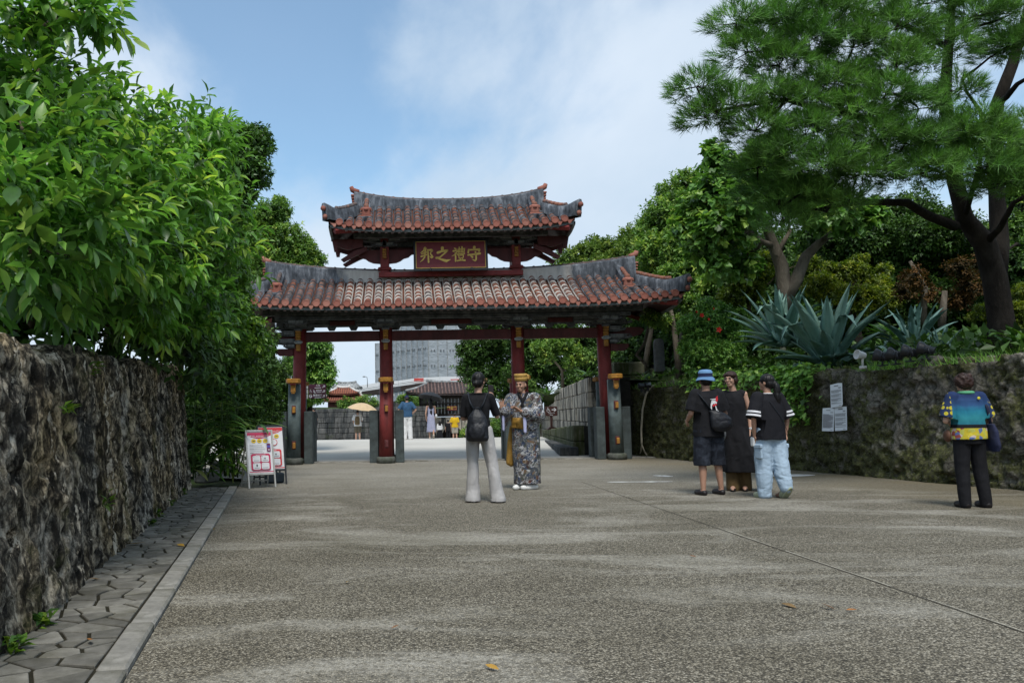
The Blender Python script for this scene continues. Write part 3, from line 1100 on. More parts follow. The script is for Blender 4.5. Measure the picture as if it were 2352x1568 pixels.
 # descending ridges on the front and back slopes, with the grey pot and orange beast-head block at their foot
 for sg in (-1, 1):
  for back in (False, True):
   mb = MB()
   tt = np.linspace(.0, R.t0 + .12, 6)
   path = [R.pt(sg * desc_x, t, .10 + .05 * (1 - t), back) for t in tt]
   V, F = [], []
   for p in path:
    for (dx, dz) in ((-.115, -.14), (-.10, .10), (-.045, .17), (.045, .17), (.10, .10), (.115, -.14)):
     V.append(p + Vector((dx, 0, dz)))
   for k in range(len(path) - 1):
    for j in range(5):
     a = k * 6 + j
     F.append((a, a + 6, a + 7, a + 1) if back else (a, a + 1, a + 7, a + 6))
   k = (len(path) - 1) * 6
   F.append(tuple(k + j for j in range(6)) if not back else tuple(k + 5 - j for j in range(6)))
   mb.add(V, F)
   dr = mb.build("descending_ridge", [M_plast], gate)
   f = path[-1]
   dy = 1 if back else -1
   mb = MB()
   for k in range(3):
    p0 = path[k + 2] + Vector((0, 0, .18))
    p1 = path[k + 3] + Vector((0, 0, .175))
    mb.tube([p0, p0.lerp(p1, .86), p0.lerp(p1, .88), p1], [.052, .055, .066, .066], 8)
   mb.cyl(f + Vector((0, dy * .02, .155)), f + Vector((0, dy * .06, .15)), .07, .07, 12)
   mb.build("ridge_barrel", [M_tile], dr)
   mb = MB()
   c = f + Vector((0, dy * .07, .0))
   mb.box(c, (.22, .14, .25), bev=.04)
   mb.box(c + Vector((0, 0, -.12)), (.28, .16, .05), bev=.015)
   mb.box(c + Vector((-.105, dy * .0, .06)), (.07, .12, .10), bev=.03)
   mb.box(c + Vector((.105, dy * .0, .06)), (.07, .12, .10), bev=.03)
   mb.box(c + Vector((0, dy * .075, .055)), (.11, .07, .08), bev=.025)
   mb.build("beast_head", [M_end], dr)
   mb = MB()
   mb.lathe([(.07, -.17), (.09, -.10), (.12, -.03), (.125, 0), (.10, .005)], 12, tuple(c + Vector((0, dy * .06, -.15))))
   mb.build("ridge_pot", [M_plast_up], dr)
 # hip ridges with upturned noses
 for sg in (-1, 1):
  for back in (False, True):
   mb = MB()
   V, F = [], []
   K = 14
   for i in range(K + 1):
    q = i / K
    t = R.t0 + (1 - R.t0) * q
    x = R.Lr + (R.Le - R.Lr) * q
    p = R.pt(sg * x, min(t, 1.0), 0, back)
    flick = .16 * max(0, (q - .55) / .45) ** 2.2
    hh = .27 + .02 * q
    if q > .93:
     hh *= .96
    dirv = Vector((sg * (R.Le - R.Lr), (1 if back else -1) * R.D * (1 - R.t0), 0)).normalized()
    side = Vector((dirv.y, -dirv.x, 0))
    if i == K:
     p = p + dirv * .07
    for (u, v) in ((-.13, -.06), (-.12, .45), (-.10, .85), (-.04, 1.0), (.04, 1.0), (.10, .85), (.12, .45), (.13, -.06)):
     V.append(p + side * u + Vector((0, 0, v * hh + flick * (max(v, 0) * .75 + .25))) + dirv * (.09 * flick / .16 * max(v, 0) ** 2))
   for i in range(K):
    for j in range(7):
     a = i * 8 + j
     F.append((a, a + 8, a + 9, a + 1))
   F.append(tuple(range(8)))
   F.append(tuple(K * 8 + j for j in range(7, -1, -1)))
   mb.add(V, F, 0, True)
   # round the nose
   hr = mb.build("hip_ridge", [M_plast_up], gate)
   mb = MB()
   p = R.pt(sg * R.Le, 1.0, 0, back) + dirv * .10
   for dz in (.10, .30):
    a = p + Vector((0, 0, dz)) - dirv * .02 + dirv * (.06 if dz > .2 else 0)
    mb.cyl(a, a + dirv * .045 + Vector((0, (1 if back else -1) * .02, 0)), .065, .062, 14)
   mb.build("nose_disc", [M_end], hr)
   mb = MB()
   for q in np.linspace(.02, .62, 6):
    t = R.t0 + (1 - R.t0) * q
    x = R.Lr + (R.Le - R.Lr) * q
    a = R.pt(sg * x, t, .30 + .16 * max(0, (q - .55) / .45) ** 2.2, back)
    q2 = q + .11
    t2 = R.t0 + (1 - R.t0) * q2
    b_ = R.pt(sg * (R.Lr + (R.Le - R.Lr) * q2), t2, .30 + .16 * max(0, (q2 - .55) / .45) ** 2.2, back)
    mb.tube([a, b_], [.055, .062], 8)
   mb.build("hip_caps", [M_tile], hr)
 # eave board, soffit and rafters
 mb, so, ra = MB(), MB(), MB()
 N = 48
 for back in (False, True):
  V, F = [], []
  for i in range(N + 1):
   x = -R.Le + 2 * R.Le * i / N
   p = R.pt(x * .985, 1.0, -.075, back)
   dy = .035 if not back else -.035
   for (yy, zz) in ((0, 0), (0, -.062), (dy * 2, -.062), (dy * 2, 0)):
    V.append(p + Vector((0, dy + yy, zz)))
  for i in range(N):
   for j in range(4):
    a, b_ = i * 4 + j, i * 4 + (j + 1) % 4
    F.append((a, b_, b_ + 4, a + 4) if not back else (a, a + 4, b_ + 4, b_))
  mb.add(V, F)
  # soffit boards
  V, F = [], []
  for i in range(N + 1):
   x = -R.Le + 2 * R.Le * i / N
   for t in (0.98, .8, .6, .4, .2, 0.02):
    V.append(R.pt(x * .98, max(t, min(.98, R.tstart(x * .98))), -.115, back))
  for i in range(N):
   for j in range(5):
    a = i * 6 + j
    F.append((a, a + 1, a + 7, a + 6) if not back else (a, a + 6, a + 7, a + 1))
  so.add(V, F)
  x = -R.Le + .12
  while x < R.Le - .1:
   ts = max(.05, R.tstart(x) + .02)
   if ts < .9:
    a, c = R.pt(x, .955, -.165, back), R.pt(x, ts, -.165, back)
    w, h = .035, .04
    V = []
    for p in (a, c):
     V += [p + Vector((-w, 0, -h)), p + Vector((w, 0, -h)), p + Vector((w, 0, h)), p + Vector((-w, 0, h))]
    ra.add(V, [(0, 1, 2, 3), (0, 4, 5, 1), (1, 5, 6, 2), (3, 7, 4, 0)], 0)
    # pale painted tip
    tp = [v + Vector((0, -.004 if not back else .004, 0)) for v in V[:4]]
    ra.add(tp, [(0, 1, 2, 3)], 1)
   x += .165
 for sg in (-1, 1):
  V, F = [], []
  for q in np.linspace(.05, .985, 6):
   for y in np.linspace(-.97, .97, 9):
    V.append(R.side(q, y, sg, -.12))
  for a in range(5):
   for b_ in range(8):
    k = a * 9 + b_
    F.append((k, k + 1, k + 10, k + 9))
  so.add(V, F)
  V, F = [], []
  for y in np.linspace(-.98, .98, 13):
   p = R.side(.99, y, sg, -.075)
   V += [p, p + Vector((0, 0, -.07)), p + Vector((-sg * .06, 0, -.07)), p + Vector((-sg * .06, 0, 0))]
  for i in range(12):
   for j in range(4):
    a, b_ = i * 4 + j, i * 4 + (j + 1) % 4
    F.append((a, b_, b_ + 4, a + 4))
  mb.add(V, F)
  # hip rafter under each corner
  for back in (False, True):
   a = R.pt(sg * (R.Le - .16), .985, -.22, back)
   c = R.pt(sg * (R.Lr - .6), R.t0 + .05, -.30, back)
   ra.tube([a, c], [.075, .085], 4, 2, smooth=False)
 mb.build("eave_board", [M_eave], gate)
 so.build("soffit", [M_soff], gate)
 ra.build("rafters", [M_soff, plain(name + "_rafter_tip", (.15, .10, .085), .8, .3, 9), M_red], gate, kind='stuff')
def scroll_poly(w, h, sg=1):
 """cloud-shaped bracket arm outline in xz"""
 pts = []
 for (x, z) in ((0, 0), (.5, 0), (.62, .04), (.70, .14), (.80, .16), (.92, .22), (1.0, .38), (1.0, .62), (.94, .74), (.86, .74), (.82, .64), (.86, .54), (.78, .52),
     (.74, .70), (.80, .88), (.94, .92), (.98, 1.0), (0, 1.0)):
  pts.append((sg * x * w, z * h))
 return pts if sg > 0 else pts[::-1]
def bracket_arm(mb, c, w, h, d, sg, mi=0, axis='x'):
 M = Matrix.Translation(c)
 if axis == 'y':
  M = M @ Matrix.Rotation(-math.pi / 2, 4, 'Z')
 mb.prism([(x, z) for x, z in scroll_poly(w, h, sg)], d, M @ Matrix.Translation((0, -d / 2, 0)), mi)
 # pale carved contour lines, raised from both faces
 for k, q in enumerate((.82, .62, .42)):
  for yy in (-d / 2 - .006, d / 2):
   line = [(.05, q), (.55, q), (.66, q - .05 * k)]
   mb.prism([(sg * .06 * w, q * h), (sg * .62 * w, q * h), (sg * .62 * w, q * h + .012), (sg * .06 * w, q * h + .012)][::sg], .006,
      M @ Matrix.Translation((0, yy, 0)), 1)
def build_gate():
 gate = thing("gate", "red lacquered wooden gate with two tiers of terracotta tiled roof over the walkway", "gate", (GX, GY, 0))
 cols = (-3.97, -1.715, 1.715, 3.97)
 LO = Roof(4.74, 3.86, 1.62, 5.56, 4.72, .36, .17)
 UP = Roof(6.66, 5.87, 1.20, 3.09, 2.42, .36, .15)
 # columns with plinth, braces and clamp stones
 for x in cols:
  outer = abs(x) > 3
  sg = 1 if x > 0 else -1
  lean = .05 if outer else 0.0
  mb = MB()
  xb, xt = GX + x + sg * lean, GX + x - sg * lean * .6
  mb.tube([(xb, GY, .1), (xb * .5 + xt * .5, GY, 1.9), (xt, GY, 3.9)], [.18, .175, .165], 24)
  col = mb.build("column", [M_red], gate)
  for dy in (-.62, .62):
   front = dy < 0
   mb = MB()
   xs = xb
   mb.tube([(xs + sg * .02, GY + dy * 1.06, .15), (xs, GY + dy, 2.0)], [.175, .155], 22)
   post = mb.build("brace_post", [M_grey if outer else M_red], gate)
   mb = MB()
   mb.lathe([(.235, 0), (.24, .10), (.225, .15), (.19, .165)], 20, (xs + sg * .02, GY + dy * 1.06, .0))
   mb.build("plinth", [M_plinth], post)
   for z in (1.36, .48):
    mb = MB()
    mb.box((xs, GY + dy + (-.165 if front else .165), z), (.10, .09, .21), 0, bev=.008)
    mb.box((xs + .012, GY + dy + (-.225 if front else .225), z - .005), (.075, .07, .15), 1, bev=.012)
    mb.build("wedge", [M_redd, M_yel if (z > 1 or outer) else M_redd], post)
  # tie bar through post - column - post with ochre ends
  mb = MB()
  mb.box((xb, GY, 2.045), (.13, 2.0, .15), bev=.01)
  tie = mb.build("tie_bar", [M_red], gate)
  for dy in (-1, 1):
   mb = MB()
   c = Vector((xb, GY + dy * .86, 2.07))
   mb.lathe([(.15, -.06), (.185, -.04), (.185, .045), (.16, .06)], 8, tuple(c), M=None, smooth=False)
   mb.build("tie_cap", [M_yel], tie)
   mb = MB()
   mb.box(c + Vector((0, dy * .03, -.17)), (.12, .10, .22), bev=.012)
   mb.box(c + Vector((0, dy * .03, -.29)), (.09, .08, .05), bev=.012)
   mb.build("tie_pendant", [M_yel], tie)
  # clamp stones either side
  for sx in (-1, 1):
   for dy in (-.34, .34):
    mb = MB()
    mb.box((xb + sx * .325, GY + dy, .66), (.22, .34, 1.32), bev=.015)
    mb.build("clamp_stone", [M_greyd], gate)
 # column plinths
 for x in cols:
  mb = MB()
  mb.lathe([(.22, 0), (.225, .09), (.2, .12)], 20, (GX + x + (.05 if x > 3 else -.05 if x < -3 else 0), GY, .0))
  mb.build("plinth", [M_plinth], gate)
 # tie beams
 for a, b_ in ((-3.97, -1.715), (-1.715, 1.715), (1.715, 3.97)):
  mb = MB()
  mb.box((GX + (a + b_) / 2, GY, 3.255), (b_ - a - .32, .16, .26), bev=.012)
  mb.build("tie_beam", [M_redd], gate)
 for sg in (-1, 1):
  mb = MB()
  x0 = 3.97 + .14
  mb.prism([(sg * x, z) for x, z in ((0, -.12), (.62, -.12), (.82, -.06), (.90, .06), (.80, .13), (0, .13))][::sg], .14,
     Matrix.Translation((GX + sg * x0, GY - .07, 3.25)))
  mb.prism([(sg * x, z) for x, z in ((0, -.09), (.36, -.09), (.47, .0), (.47, .09), (0, .09))][::sg], .14,
     Matrix.Translation((GX + sg * (x0 + .02), GY - .07, 2.86)))
  mb.build("beam_end", [M_redd], gate)
 # frieze: carved boards above the tie beams, with a gap of daylight between
 for a, b_ in ((-3.97, -1.715), (-1.715, 1.715), (1.715, 3.97)):
  L = b_ - a - .34
  c = GX + (a + b_) / 2
  mb = MB()
  mb.box((c, GY, 3.60), (L, .10, .20), 0, bev=.01)
  mb.box((c, GY, 3.78), (L, .16, .14), 0, bev=.01)
  mb.box((c, GY - .06, 3.60), (L * .34, .03, .12), 2, bev=.008)
  for k in range(int(L / .55) + 1):
   xx = c - L / 2 + .1 + k * (L - .2) / int(L / .55)
   mb.prism([(-.10, 0), (-.06, -.07), (.06, -.07), (.10, 0)][::-1] if False else [(-.07, -.09), (.07, -.09), (.12, .0), (-.12, .0)], .10, Matrix.Translation((xx, GY - .05, 3.50)), 0)
  for zz in (3.53, 3.56, 3.65, 3.69):
   for sg in (-1, 1):
    mb.box((c + sg * L * .33, GY - .054, zz), (L * .28, .012, .010), 1)
  mb.build("frieze_board", [M_carv, M_carvl, M_redd], gate)
 # purlins under both eaves
 for dy in (-.72, .72):
  mb = MB()
  mb.box((GX, GY + dy, 3.80), (9.6, .15, .15), 0, bev=.012)
  mb.box((GX, GY + dy, 3.66), (9.0, .10, .10), 0, bev=.01)
  mb.build("eave_purlin", [M_carv], gate)
  mb = MB()
  mb.box((GX, GY + dy * .72, 5.80), (5.0, .14, .14), 0, bev=.012)
  mb.build("eave_purlin", [M_carv], gate)
 # bracket sets
 for x in cols:
  outer = abs(x) > 3
  sgx = 1 if x > 0 else -1
  br = MB()
  c = Vector((GX + x, GY, 0))
  for dy in (-1, 1):
   for sg in (-1, 1):
    bracket_arm(br, c + Vector((0, dy * .30, 3.44)), .36, .12, .09, sg)
    bracket_arm(br, c + Vector((0, dy * .52, 3.56)), .46, .12, .09, sg)
    bracket_arm(br, c + Vector((0, dy * .72, 3.50)), .30, .11, .08, sg)
   br.box(c + Vector((0, dy * .4, 3.56)), (.13, .7, .12), 0, bev=.01)
   br.box(c + Vector((0, dy * .3, 3.42)), (.20, .16, .07), 0, bev=.02)
  if outer:
   for k, (w, z, h) in enumerate(((.62, 3.44, .15), (.44, 3.26, .15), (.60, 3.06, .14), (.30, 2.96, .09))):
    for yy in (-.16, .16):
     bracket_arm(br, c + Vector((sgx * .10, yy, z)), w, h, .08, sgx)
   br.box(c + Vector((sgx * .46, 0, 3.62)), (.16, .5, .3), 0, bev=.02)
  b_ = br.build("bracket", [M_carv, M_carvl], gate)
  for dy in (-1, 1):
   mb = MB()
   for k in range(4):
    mb.box(c + Vector((0, dy * (.275 - .008 * k), 3.37 - .068 * k)), (.135, .14 - .01 * k, .064), bev=.014)
   mb.box(c + Vector((0, dy * .25, 2.96)), (.11, .11, .17), bev=.014)
   mb.build("ochre_nosing", [M_yel], b_)
   mb = MB()
   mb.box(c + Vector((0, dy * .26, 3.085)), (.18, .15, .06), 0, bev=.025)
   mb.box(c + Vector((0, dy * .26, 3.13)), (.14, .14, .03), 0, bev=.012)
   mb.box(c + Vector((-.09, dy * .28, 3.10)), (.04, .10, .05), 1, bev=.012)
   mb.box(c + Vector((.09, dy * .28, 3.10)), (.04, .10, .05), 1, bev=.012)
   mb.build("nosing_collar", [M_carvl, M_carvl], b_)
 build_roof(gate, LO, .248, 7, 19, .30, .205, 4.84, 4.42, M_plast_lo, 'lower')
 # upper storey: sole beam, two posts, wing braces, frieze
 mb = MB()
 mb.box((GX, GY - .30, 4.815), (3.74, .14, .13), bev=.01)
 mb.box((GX, GY + .30, 4.815), (3.74, .14, .13), bev=.01)
 mb.build("sole_beam", [M_red], gate)
 for x in (-1.715, 1.715):
  c = Vector((GX + x, GY, 0))
  mb = MB()
  mb.box(c + Vector((0, 0, 5.36)), (.23, .54, .98), bev=.015)
  mb.box(c + Vector((0, -.01, 4.98)), (.36, .60, .09), bev=.03)
  post = mb.build("upper_post", [M_red], gate)
  mb = MB()
  for k in range(4):
   mb.box(c + Vector((0, -.30, 5.47 - .065 * k)), (.10, .09, .06), bev=.012)
  mb.build("ochre_nosing", [M_yel], post)
  for sg in (-1, 1):
   mb = MB()
   q = 1 if sg * x < 0 else 1
   pts = [(.11, .0), (.30, .02), (.42, .07), (.50, .13), (.62, .16), (.70, .23), (.80, .25), (.82, .36), (.11, .36)]
   mb.prism([(sg * px_, pz) for px_, pz in pts][::sg], .10, Matrix.Translation(c + Vector((0, -.20, 5.13))))
   mb.build("wing_brace", [M_redd], gate)
   br = MB()
   for dy in (-.26, .26):
    bracket_arm(br, c + Vector((0, dy, 5.56)), .34, .11, .08, sg)
    bracket_arm(br, c + Vector((sg * .1, dy - .0, 5.68)), .50, .12, .08, sg)
   br.box(c + Vector((0, -.30, 5.63)), (.11, .10, .16), 0, bev=.02)
   br.build("bracket", [M_carv, M_carvl], gate)
  sg = 1 if x > 0 else -1
  # slanted elbow arm reaching out below the corner
  mb = MB()
  for dy in (-.34, .34):
   mb.prism([(sg * a, b_) for a, b_ in ((.45, .30), (.70, .20), (1.06, .02), (1.13, .09), (.78, .31), (.45, .42))][::sg], .10,
      Matrix.Translation(c + Vector((0, dy - .05, 5.13))))
   mb.prism([(sg * a, b_) for a, b_ in ((.55, .40), (.95, .34), (1.20, .42), (1.22, .30), (1.30, .30), (1.36, .62), (.55, .62))][::sg], .10,
      Matrix.Translation(c + Vector((0, dy - .05, 5.13))))
  mb.build("elbow_arm", [M_redd], gate)
 mb = MB()
 mb.box((GX, GY, 5.70), (3.3, .12, .22), 0, bev=.01)
 mb.box((GX, GY, 5.55), (3.2, .12, .06), 2, bev=.01)
 for k in range(14):
  mb.box((GX - 1.5 + k * .23, GY, 5.515), (.06, .10, .05), 0, bev=.008)
 mb.build("frieze_board", [M_carv, M_carvl, M_redd], gate)
 build_roof(gate, UP, .244, 6, 15, .28, .185, 2.50, 2.16, M_plast_up, 'upper')
 # name board
 bd = MB()
 bz, by = 5.235, GY - .60
 T = Matrix.Translation((GX - .015, by, bz)) @ Matrix.Rotation(math.radians(-7), 4, 'X')
 bd.box((0, 0, 0), (1.90, .06, .82), 0, T, bev=.012)
 sign = bd.build("name_board", [M_black], gate)
 mb = MB()
 mb.box((0, -.034, .012), (1.76, .016, .70), 0, T, bev=.004)
 mb.build("board_panel", [M_board], sign)
 mb = MB()
 for zz, ww in ((.362, 1.77), (-.338, 1.77)):
  mb.box((0, -.040, zz), (ww, .014, .014), 0, T)
 for xx in (-.885, .885):
  mb.box((xx, -.040, .012), (.014, .0135, .71), 0, T)
 mb.build("board_edging", [M_gold], sign)
 mb = MB()
 for xx in (-.53, .53):
  mb.box((xx, -.05, -.385), (.075, .07, .085), 0, T, bev=.02)
 mb.build("board_hook", [M_black], sign)
 # brush strokes traced as tapered ribbons: (points (x, y, width))
 S = []
 # 1st character
 S += [[(300, 500, 12), (400, 430, 50), (430, 360, 75)], [(330, 525, 30), (420, 500, 40), (500, 470, 30)], [(315, 605, 45), (410, 570, 38), (520, 540, 26)],
   [(440, 370, 60), (430, 480, 48), (415, 620, 44), (360, 700, 34), (285, 765, 8)],
   [(505, 410, 44), (515, 560, 46), (520, 770, 48)], [(515, 420, 34), (610, 415, 62), (625, 440, 62)],
   [(625, 440, 50), (570, 510, 24), (600, 560, 40), (640, 620, 44), (600, 640, 50), (555, 600, 12)]]
 # 2nd
 S += [[(915, 360, 85), (915, 430, 70)], [(780, 500, 70), (900, 460, 55), (1050, 440, 62)], [(1050, 440, 60), (960, 530, 42), (830, 640, 34), (740, 650, 60)],
   [(745, 640, 40), (860, 690, 50), (1010, 745, 85), (1140, 700, 8)]]
 # 3rd
 S += [[(1250, 375, 30), (1290, 395, 42)], [(1215, 460, 46), (1310, 440, 36), (1340, 455, 28)], [(1330, 460, 34), (1270, 560, 30), (1165, 612, 6)],
   [(1275, 520, 40), (1278, 640, 42), (1275, 755, 44)], [(1320, 540, 24), (1350, 580, 34)],
   [(1385, 350, 34), (1390, 500, 30)], [(1465, 340, 44), (1462, 500, 30)], [(1350, 420, 26), (1540, 390, 30)], [(1350, 400, 26), (1362, 510, 30)],
   [(1535, 390, 32), (1515, 500, 32)], [(1365, 455, 15), (1520, 440, 15)], [(1365, 500, 26), (1515, 490, 26)], [(1330, 555, 28), (1530, 535, 34)],
   [(1365, 590, 26), (1375, 670, 28)], [(1370, 590, 22), (1500, 580, 34), (1485, 660, 28)], [(1380, 670, 20), (1485, 660, 24)],
   [(1400, 680, 26), (1420, 715, 26)], [(1480, 670, 28), (1455, 715, 26)], [(1320, 745, 40), (1430, 725, 34), (1535, 735, 50)]]
 # 4th
 S += [[(1808, 350, 78), (1805, 410, 58)], [(1650, 420, 42), (1632, 510, 50)], [(1640, 430, 40), (1800, 430, 42), (1950, 425, 66), (1935, 475, 50)],
   [(1630, 580, 50), (1780, 565, 46), (1960, 540, 64)], [(1835, 490, 44), (1850, 600, 46), (1850, 700, 50), (1820, 750, 50), (1725, 700, 6)],
   [(1700, 610, 26), (1745, 640, 62)]]
 let = MB()
 px = 1.90 / 2075.0
 for st in S:
  pts = [(p[0], p[1], p[2]) for p in st]
  # densify
  dn = []
  for i in range(len(pts) - 1):
   for k in range(4):
    t = k / 4
    dn.append(tuple(pts[i][j] * (1 - t) + pts[i + 1][j] * t for j in range(3)))
  dn.append(pts[-1])
  up_, lo_ = [], []
  for i, (x, y, w) in enumerate(dn):
   a, c = dn[max(0, i - 1)], dn[min(len(dn) - 1, i + 1)]
   dx, dy = c[0] - a[0], c[1] - a[1]
   l = math.hypot(dx, dy) or 1
   nx_, ny_ = -dy / l, dx / l
   up_.append((x + nx_ * w / 2, y + ny_ * w / 2))
   lo_.append((x - nx_ * w / 2, y - ny_ * w / 2))
  # round caps
  def cap(p, q, r):
   d = math.atan2(p[1] - q[1], p[0] - q[0])
   return [(p[0] + r * math.cos(d + a), p[1] + r * math.sin(d + a)) for a in (math.pi / 2 * .6, 0.0, -math.pi / 2 * .6)]
  c1 = cap(dn[-1], dn[-2], dn[-1][2] / 2)
  c0 = cap(dn[0], dn[1], dn[0][2] / 2)
  V, F = [], []
  loop = up_ + c1 + lo_[::-1] + c0
  xy = [((x - 1142) * px, -(y - 572) * px) for x, y in loop]
  n_ = len(xy)
  ns_ = len(dn)
  V = [(x, -.042, z) for x, z in xy] + [(x, -.052, z) for x, z in xy]
  for i in range(ns_ - 1):
   F.append((n_ + i, n_ + i + 1, n_ + ns_ + 3 + (ns_ - 2 - i), n_ + ns_ + 3 + (ns_ - 1 - i)))
  F.append((n_ + ns_ - 1, n_ + ns_, n_ + ns_ + 1, n_ + ns_ + 2, n_ + ns_ + 3))
  F.append((n_ + 2 * ns_ + 2, n_ + 2 * ns_ + 3, n_ + 2 * ns_ + 4, n_ + 2 * ns_ + 5, n_))
  for i in range(n_):
   j = (i + 1) % n_
   F.append((i, j, n_ + j, n_ + i))
  let.add(V, F, 0, False, T)
 let.build("lettering", [M_gold], sign)
 return gate
build_gate()
# ---------------------------------------------------------------- foliage tools
def leaf_mat(name, cols, rough=.42, trans=.28, spec=.45):
 b = new_mat(name)
 nt = b.nt
 r = b.n('ShaderNodeAttribute', attribute_name='rnd').outputs['Fac']
 k = len(cols)
 col = b.ramp(r, [(i / (k - 1), c) for i, c in enumerate(cols)])
 big = b.noise(b.pos, .9, 3, .5)
 tint = b.ramp(big, [(.3, (.72, .80, .72)), (.7, (1.25, 1.15, 1.1))])
 col = b.mix(1.0, col, tint, 'MULTIPLY')
 setc(b, col, rough, None, spec=spec)
 tr = b.n('ShaderNodeBsdfTranslucent', {'Color': b.mix(1.0, col, (1.25, 1.4, .7), 'MULTIPLY')})
 mx = b.n('ShaderNodeMixShader', {0: trans})
 nt.links.new(b.bsdf.outputs[0], mx.inputs[1])
 nt.links.new(tr.outputs[0], mx.inputs[2])
 nt.links.new(mx.outputs[0], nt.nodes['Material Output'].inputs[0])
 return b.m
def leaf_obj_mat(name, cols, rough=.35, trans=.25, spec=.5):
 """for single leaf objects: colour from the object's own random number"""
 b = new_mat(name)
 nt = b.nt
 r = b.n('ShaderNodeObjectInfo').outputs['Random']
 k = len(cols)
 col = b.ramp(r, [(i / (k - 1), c) for i, c in enumerate(cols)])
 col = b.mix(.5, col, b.mix(1.0, col, b.ramp(b.noise(b.pos, 14, 4, .6), [(.3, .55), (.7, 1.4)]), 'MULTIPLY'))
 setc(b, col, rough, None, spec=spec)
 tr = b.n('ShaderNodeBsdfTranslucent', {'Color': b.mix(1.0, col, (1.25, 1.4, .7), 'MULTIPLY')})
 mx = b.n('ShaderNodeMixShader', {0: trans})
 nt.links.new(b.bsdf.outputs[0], mx.inputs[1])
 nt.links.new(tr.outputs[0], mx.inputs[2])
 nt.links.new(mx.outputs[0], nt.nodes['Material Output'].inputs[0])
 return b.m
TMPL = {
 'small': (np.array([(0, 0, 0), (-.5, .45, .12), (.5, .45, .12), (0, 1, -.05)]), np.array([(0, 2, 3), (0, 3, 1)])),
 'mid': (np.array([(0, 0, 0), (-.5, .45, .10), (.5, .45, .10), (0, 1, -.14), (0, .45, 0)]), np.array([(0, 2, 4), (0, 4, 1), (4, 2, 3), (4, 3, 1)])),
 'broad': (np.array([(0, 0, 0), (-.42, .28, .09), (.42, .28, .09), (0, .28, .0), (-.44, .62, .06), (.44, .62, .06), (0, .62, -.03), (0, 1, -.17)]),
    np.array([(0, 2, 3), (0, 3, 1), (3, 2, 5), (3, 5, 6), (1, 3, 6), (1, 6, 4), (6, 5, 7), (6, 7, 4)])),
 'heart': (np.array([(0, .06, 0), (-.34, -.08, .05), (-.54, .25, .07), (-.3, .65, .0), (0, 1, -.16), (.3, .65, .0), (.54, .25, .07), (.34, -.08, .05)]),
    np.array([(0, 2, 1), (0, 3, 2), (0, 4, 3), (0, 5, 4), (0, 6, 5), (0, 7, 6)])),
 'needle': (np.array([(-.5, 0, 0), (.5, 0, 0), (0, 1, 0)]), np.array([(0, 1, 2)])),
}
def unit(a):
 return a / np.maximum(np.linalg.norm(a, axis=1, keepdims=True), 1e-9)
def leaf_arrays(kind, Pt, D, U, S, W):
 T, F = TMPL[kind]
 X = unit(np.cross(D, U))
 Z = np.cross(X, D)
 V = (Pt[:, None] + S[:, None, None] * (T[None, :, 0:1] * W * X[:, None] + T[None, :, 1:2] * D[:, None] + T[None, :, 2:3] * Z[:, None]))
 n, k = len(Pt), len(T)
 Fi = (np.arange(n)[:, None, None] * k + F[None]).reshape(-1, 3)
 return V.reshape(-1, 3), Fi
def leaves_mesh(name, kind, Pt, D, U, S, W, rnd, mat):
 V, F = leaf_arrays(kind, Pt, D, U, S, W)
 me = mesh_np(name, V, F, [mat])
 at = me.attributes.new('rnd', 'FLOAT', 'POINT')
 at.data.foreach_set('value', np.repeat(rnd, len(TMPL[kind][0])).astype(np.float32))
 return me
def sprig_leaves(base, axis, n, L, rng, spread=(35, 85), twig=.9, droop=.25, size_var=.3, flat=.6):
 """n leaves round each twig; returns positions, directions, normals, sizes"""
 N = len(base)
 ref = np.where(np.abs(axis[:, 2:3]) < .9, np.array([[0, 0, 1.0]]), np.array([[1.0, 0, 0]]))
 e1 = unit(np.cross(axis, ref))
 e2 = np.cross(axis, e1)
 Ps, Ds, Us, Ss = [], [], [], []
 for i in range(n):
  f = i / max(1, n - 1)
  az = 2.39996 * i + rng.random(N) * .9 + np.arange(N) * 1.7
  inc = np.radians(spread[1] + (spread[0] - spread[1]) * f + rng.normal(0, 10, N))
  rad = e1 * np.cos(az)[:, None] + e2 * np.sin(az)[:, None]
  d = axis * np.cos(inc)[:, None] + rad * np.sin(inc)[:, None]
  d[:, 2] -= droop * (.5 + rng.random(N))
  d = unit(d)
  u = unit(axis * (1 - flat) + np.array([[0, 0, flat]]) + rng.normal(0, .25, (N, 3)))
  Ps.append(base + axis * (L * twig * f)[..., None] if hasattr(L, '__len__') else base + axis * (L * twig * f))
  Ds.append(d)
  Us.append(u)
  Ss.append(L * (1 - size_var / 2 + size_var * rng.random(N)) * (1.0 - .25 * f))
 return np.concatenate(Ps), np.concatenate(Ds), np.concatenate(Us), np.concatenate(Ss)
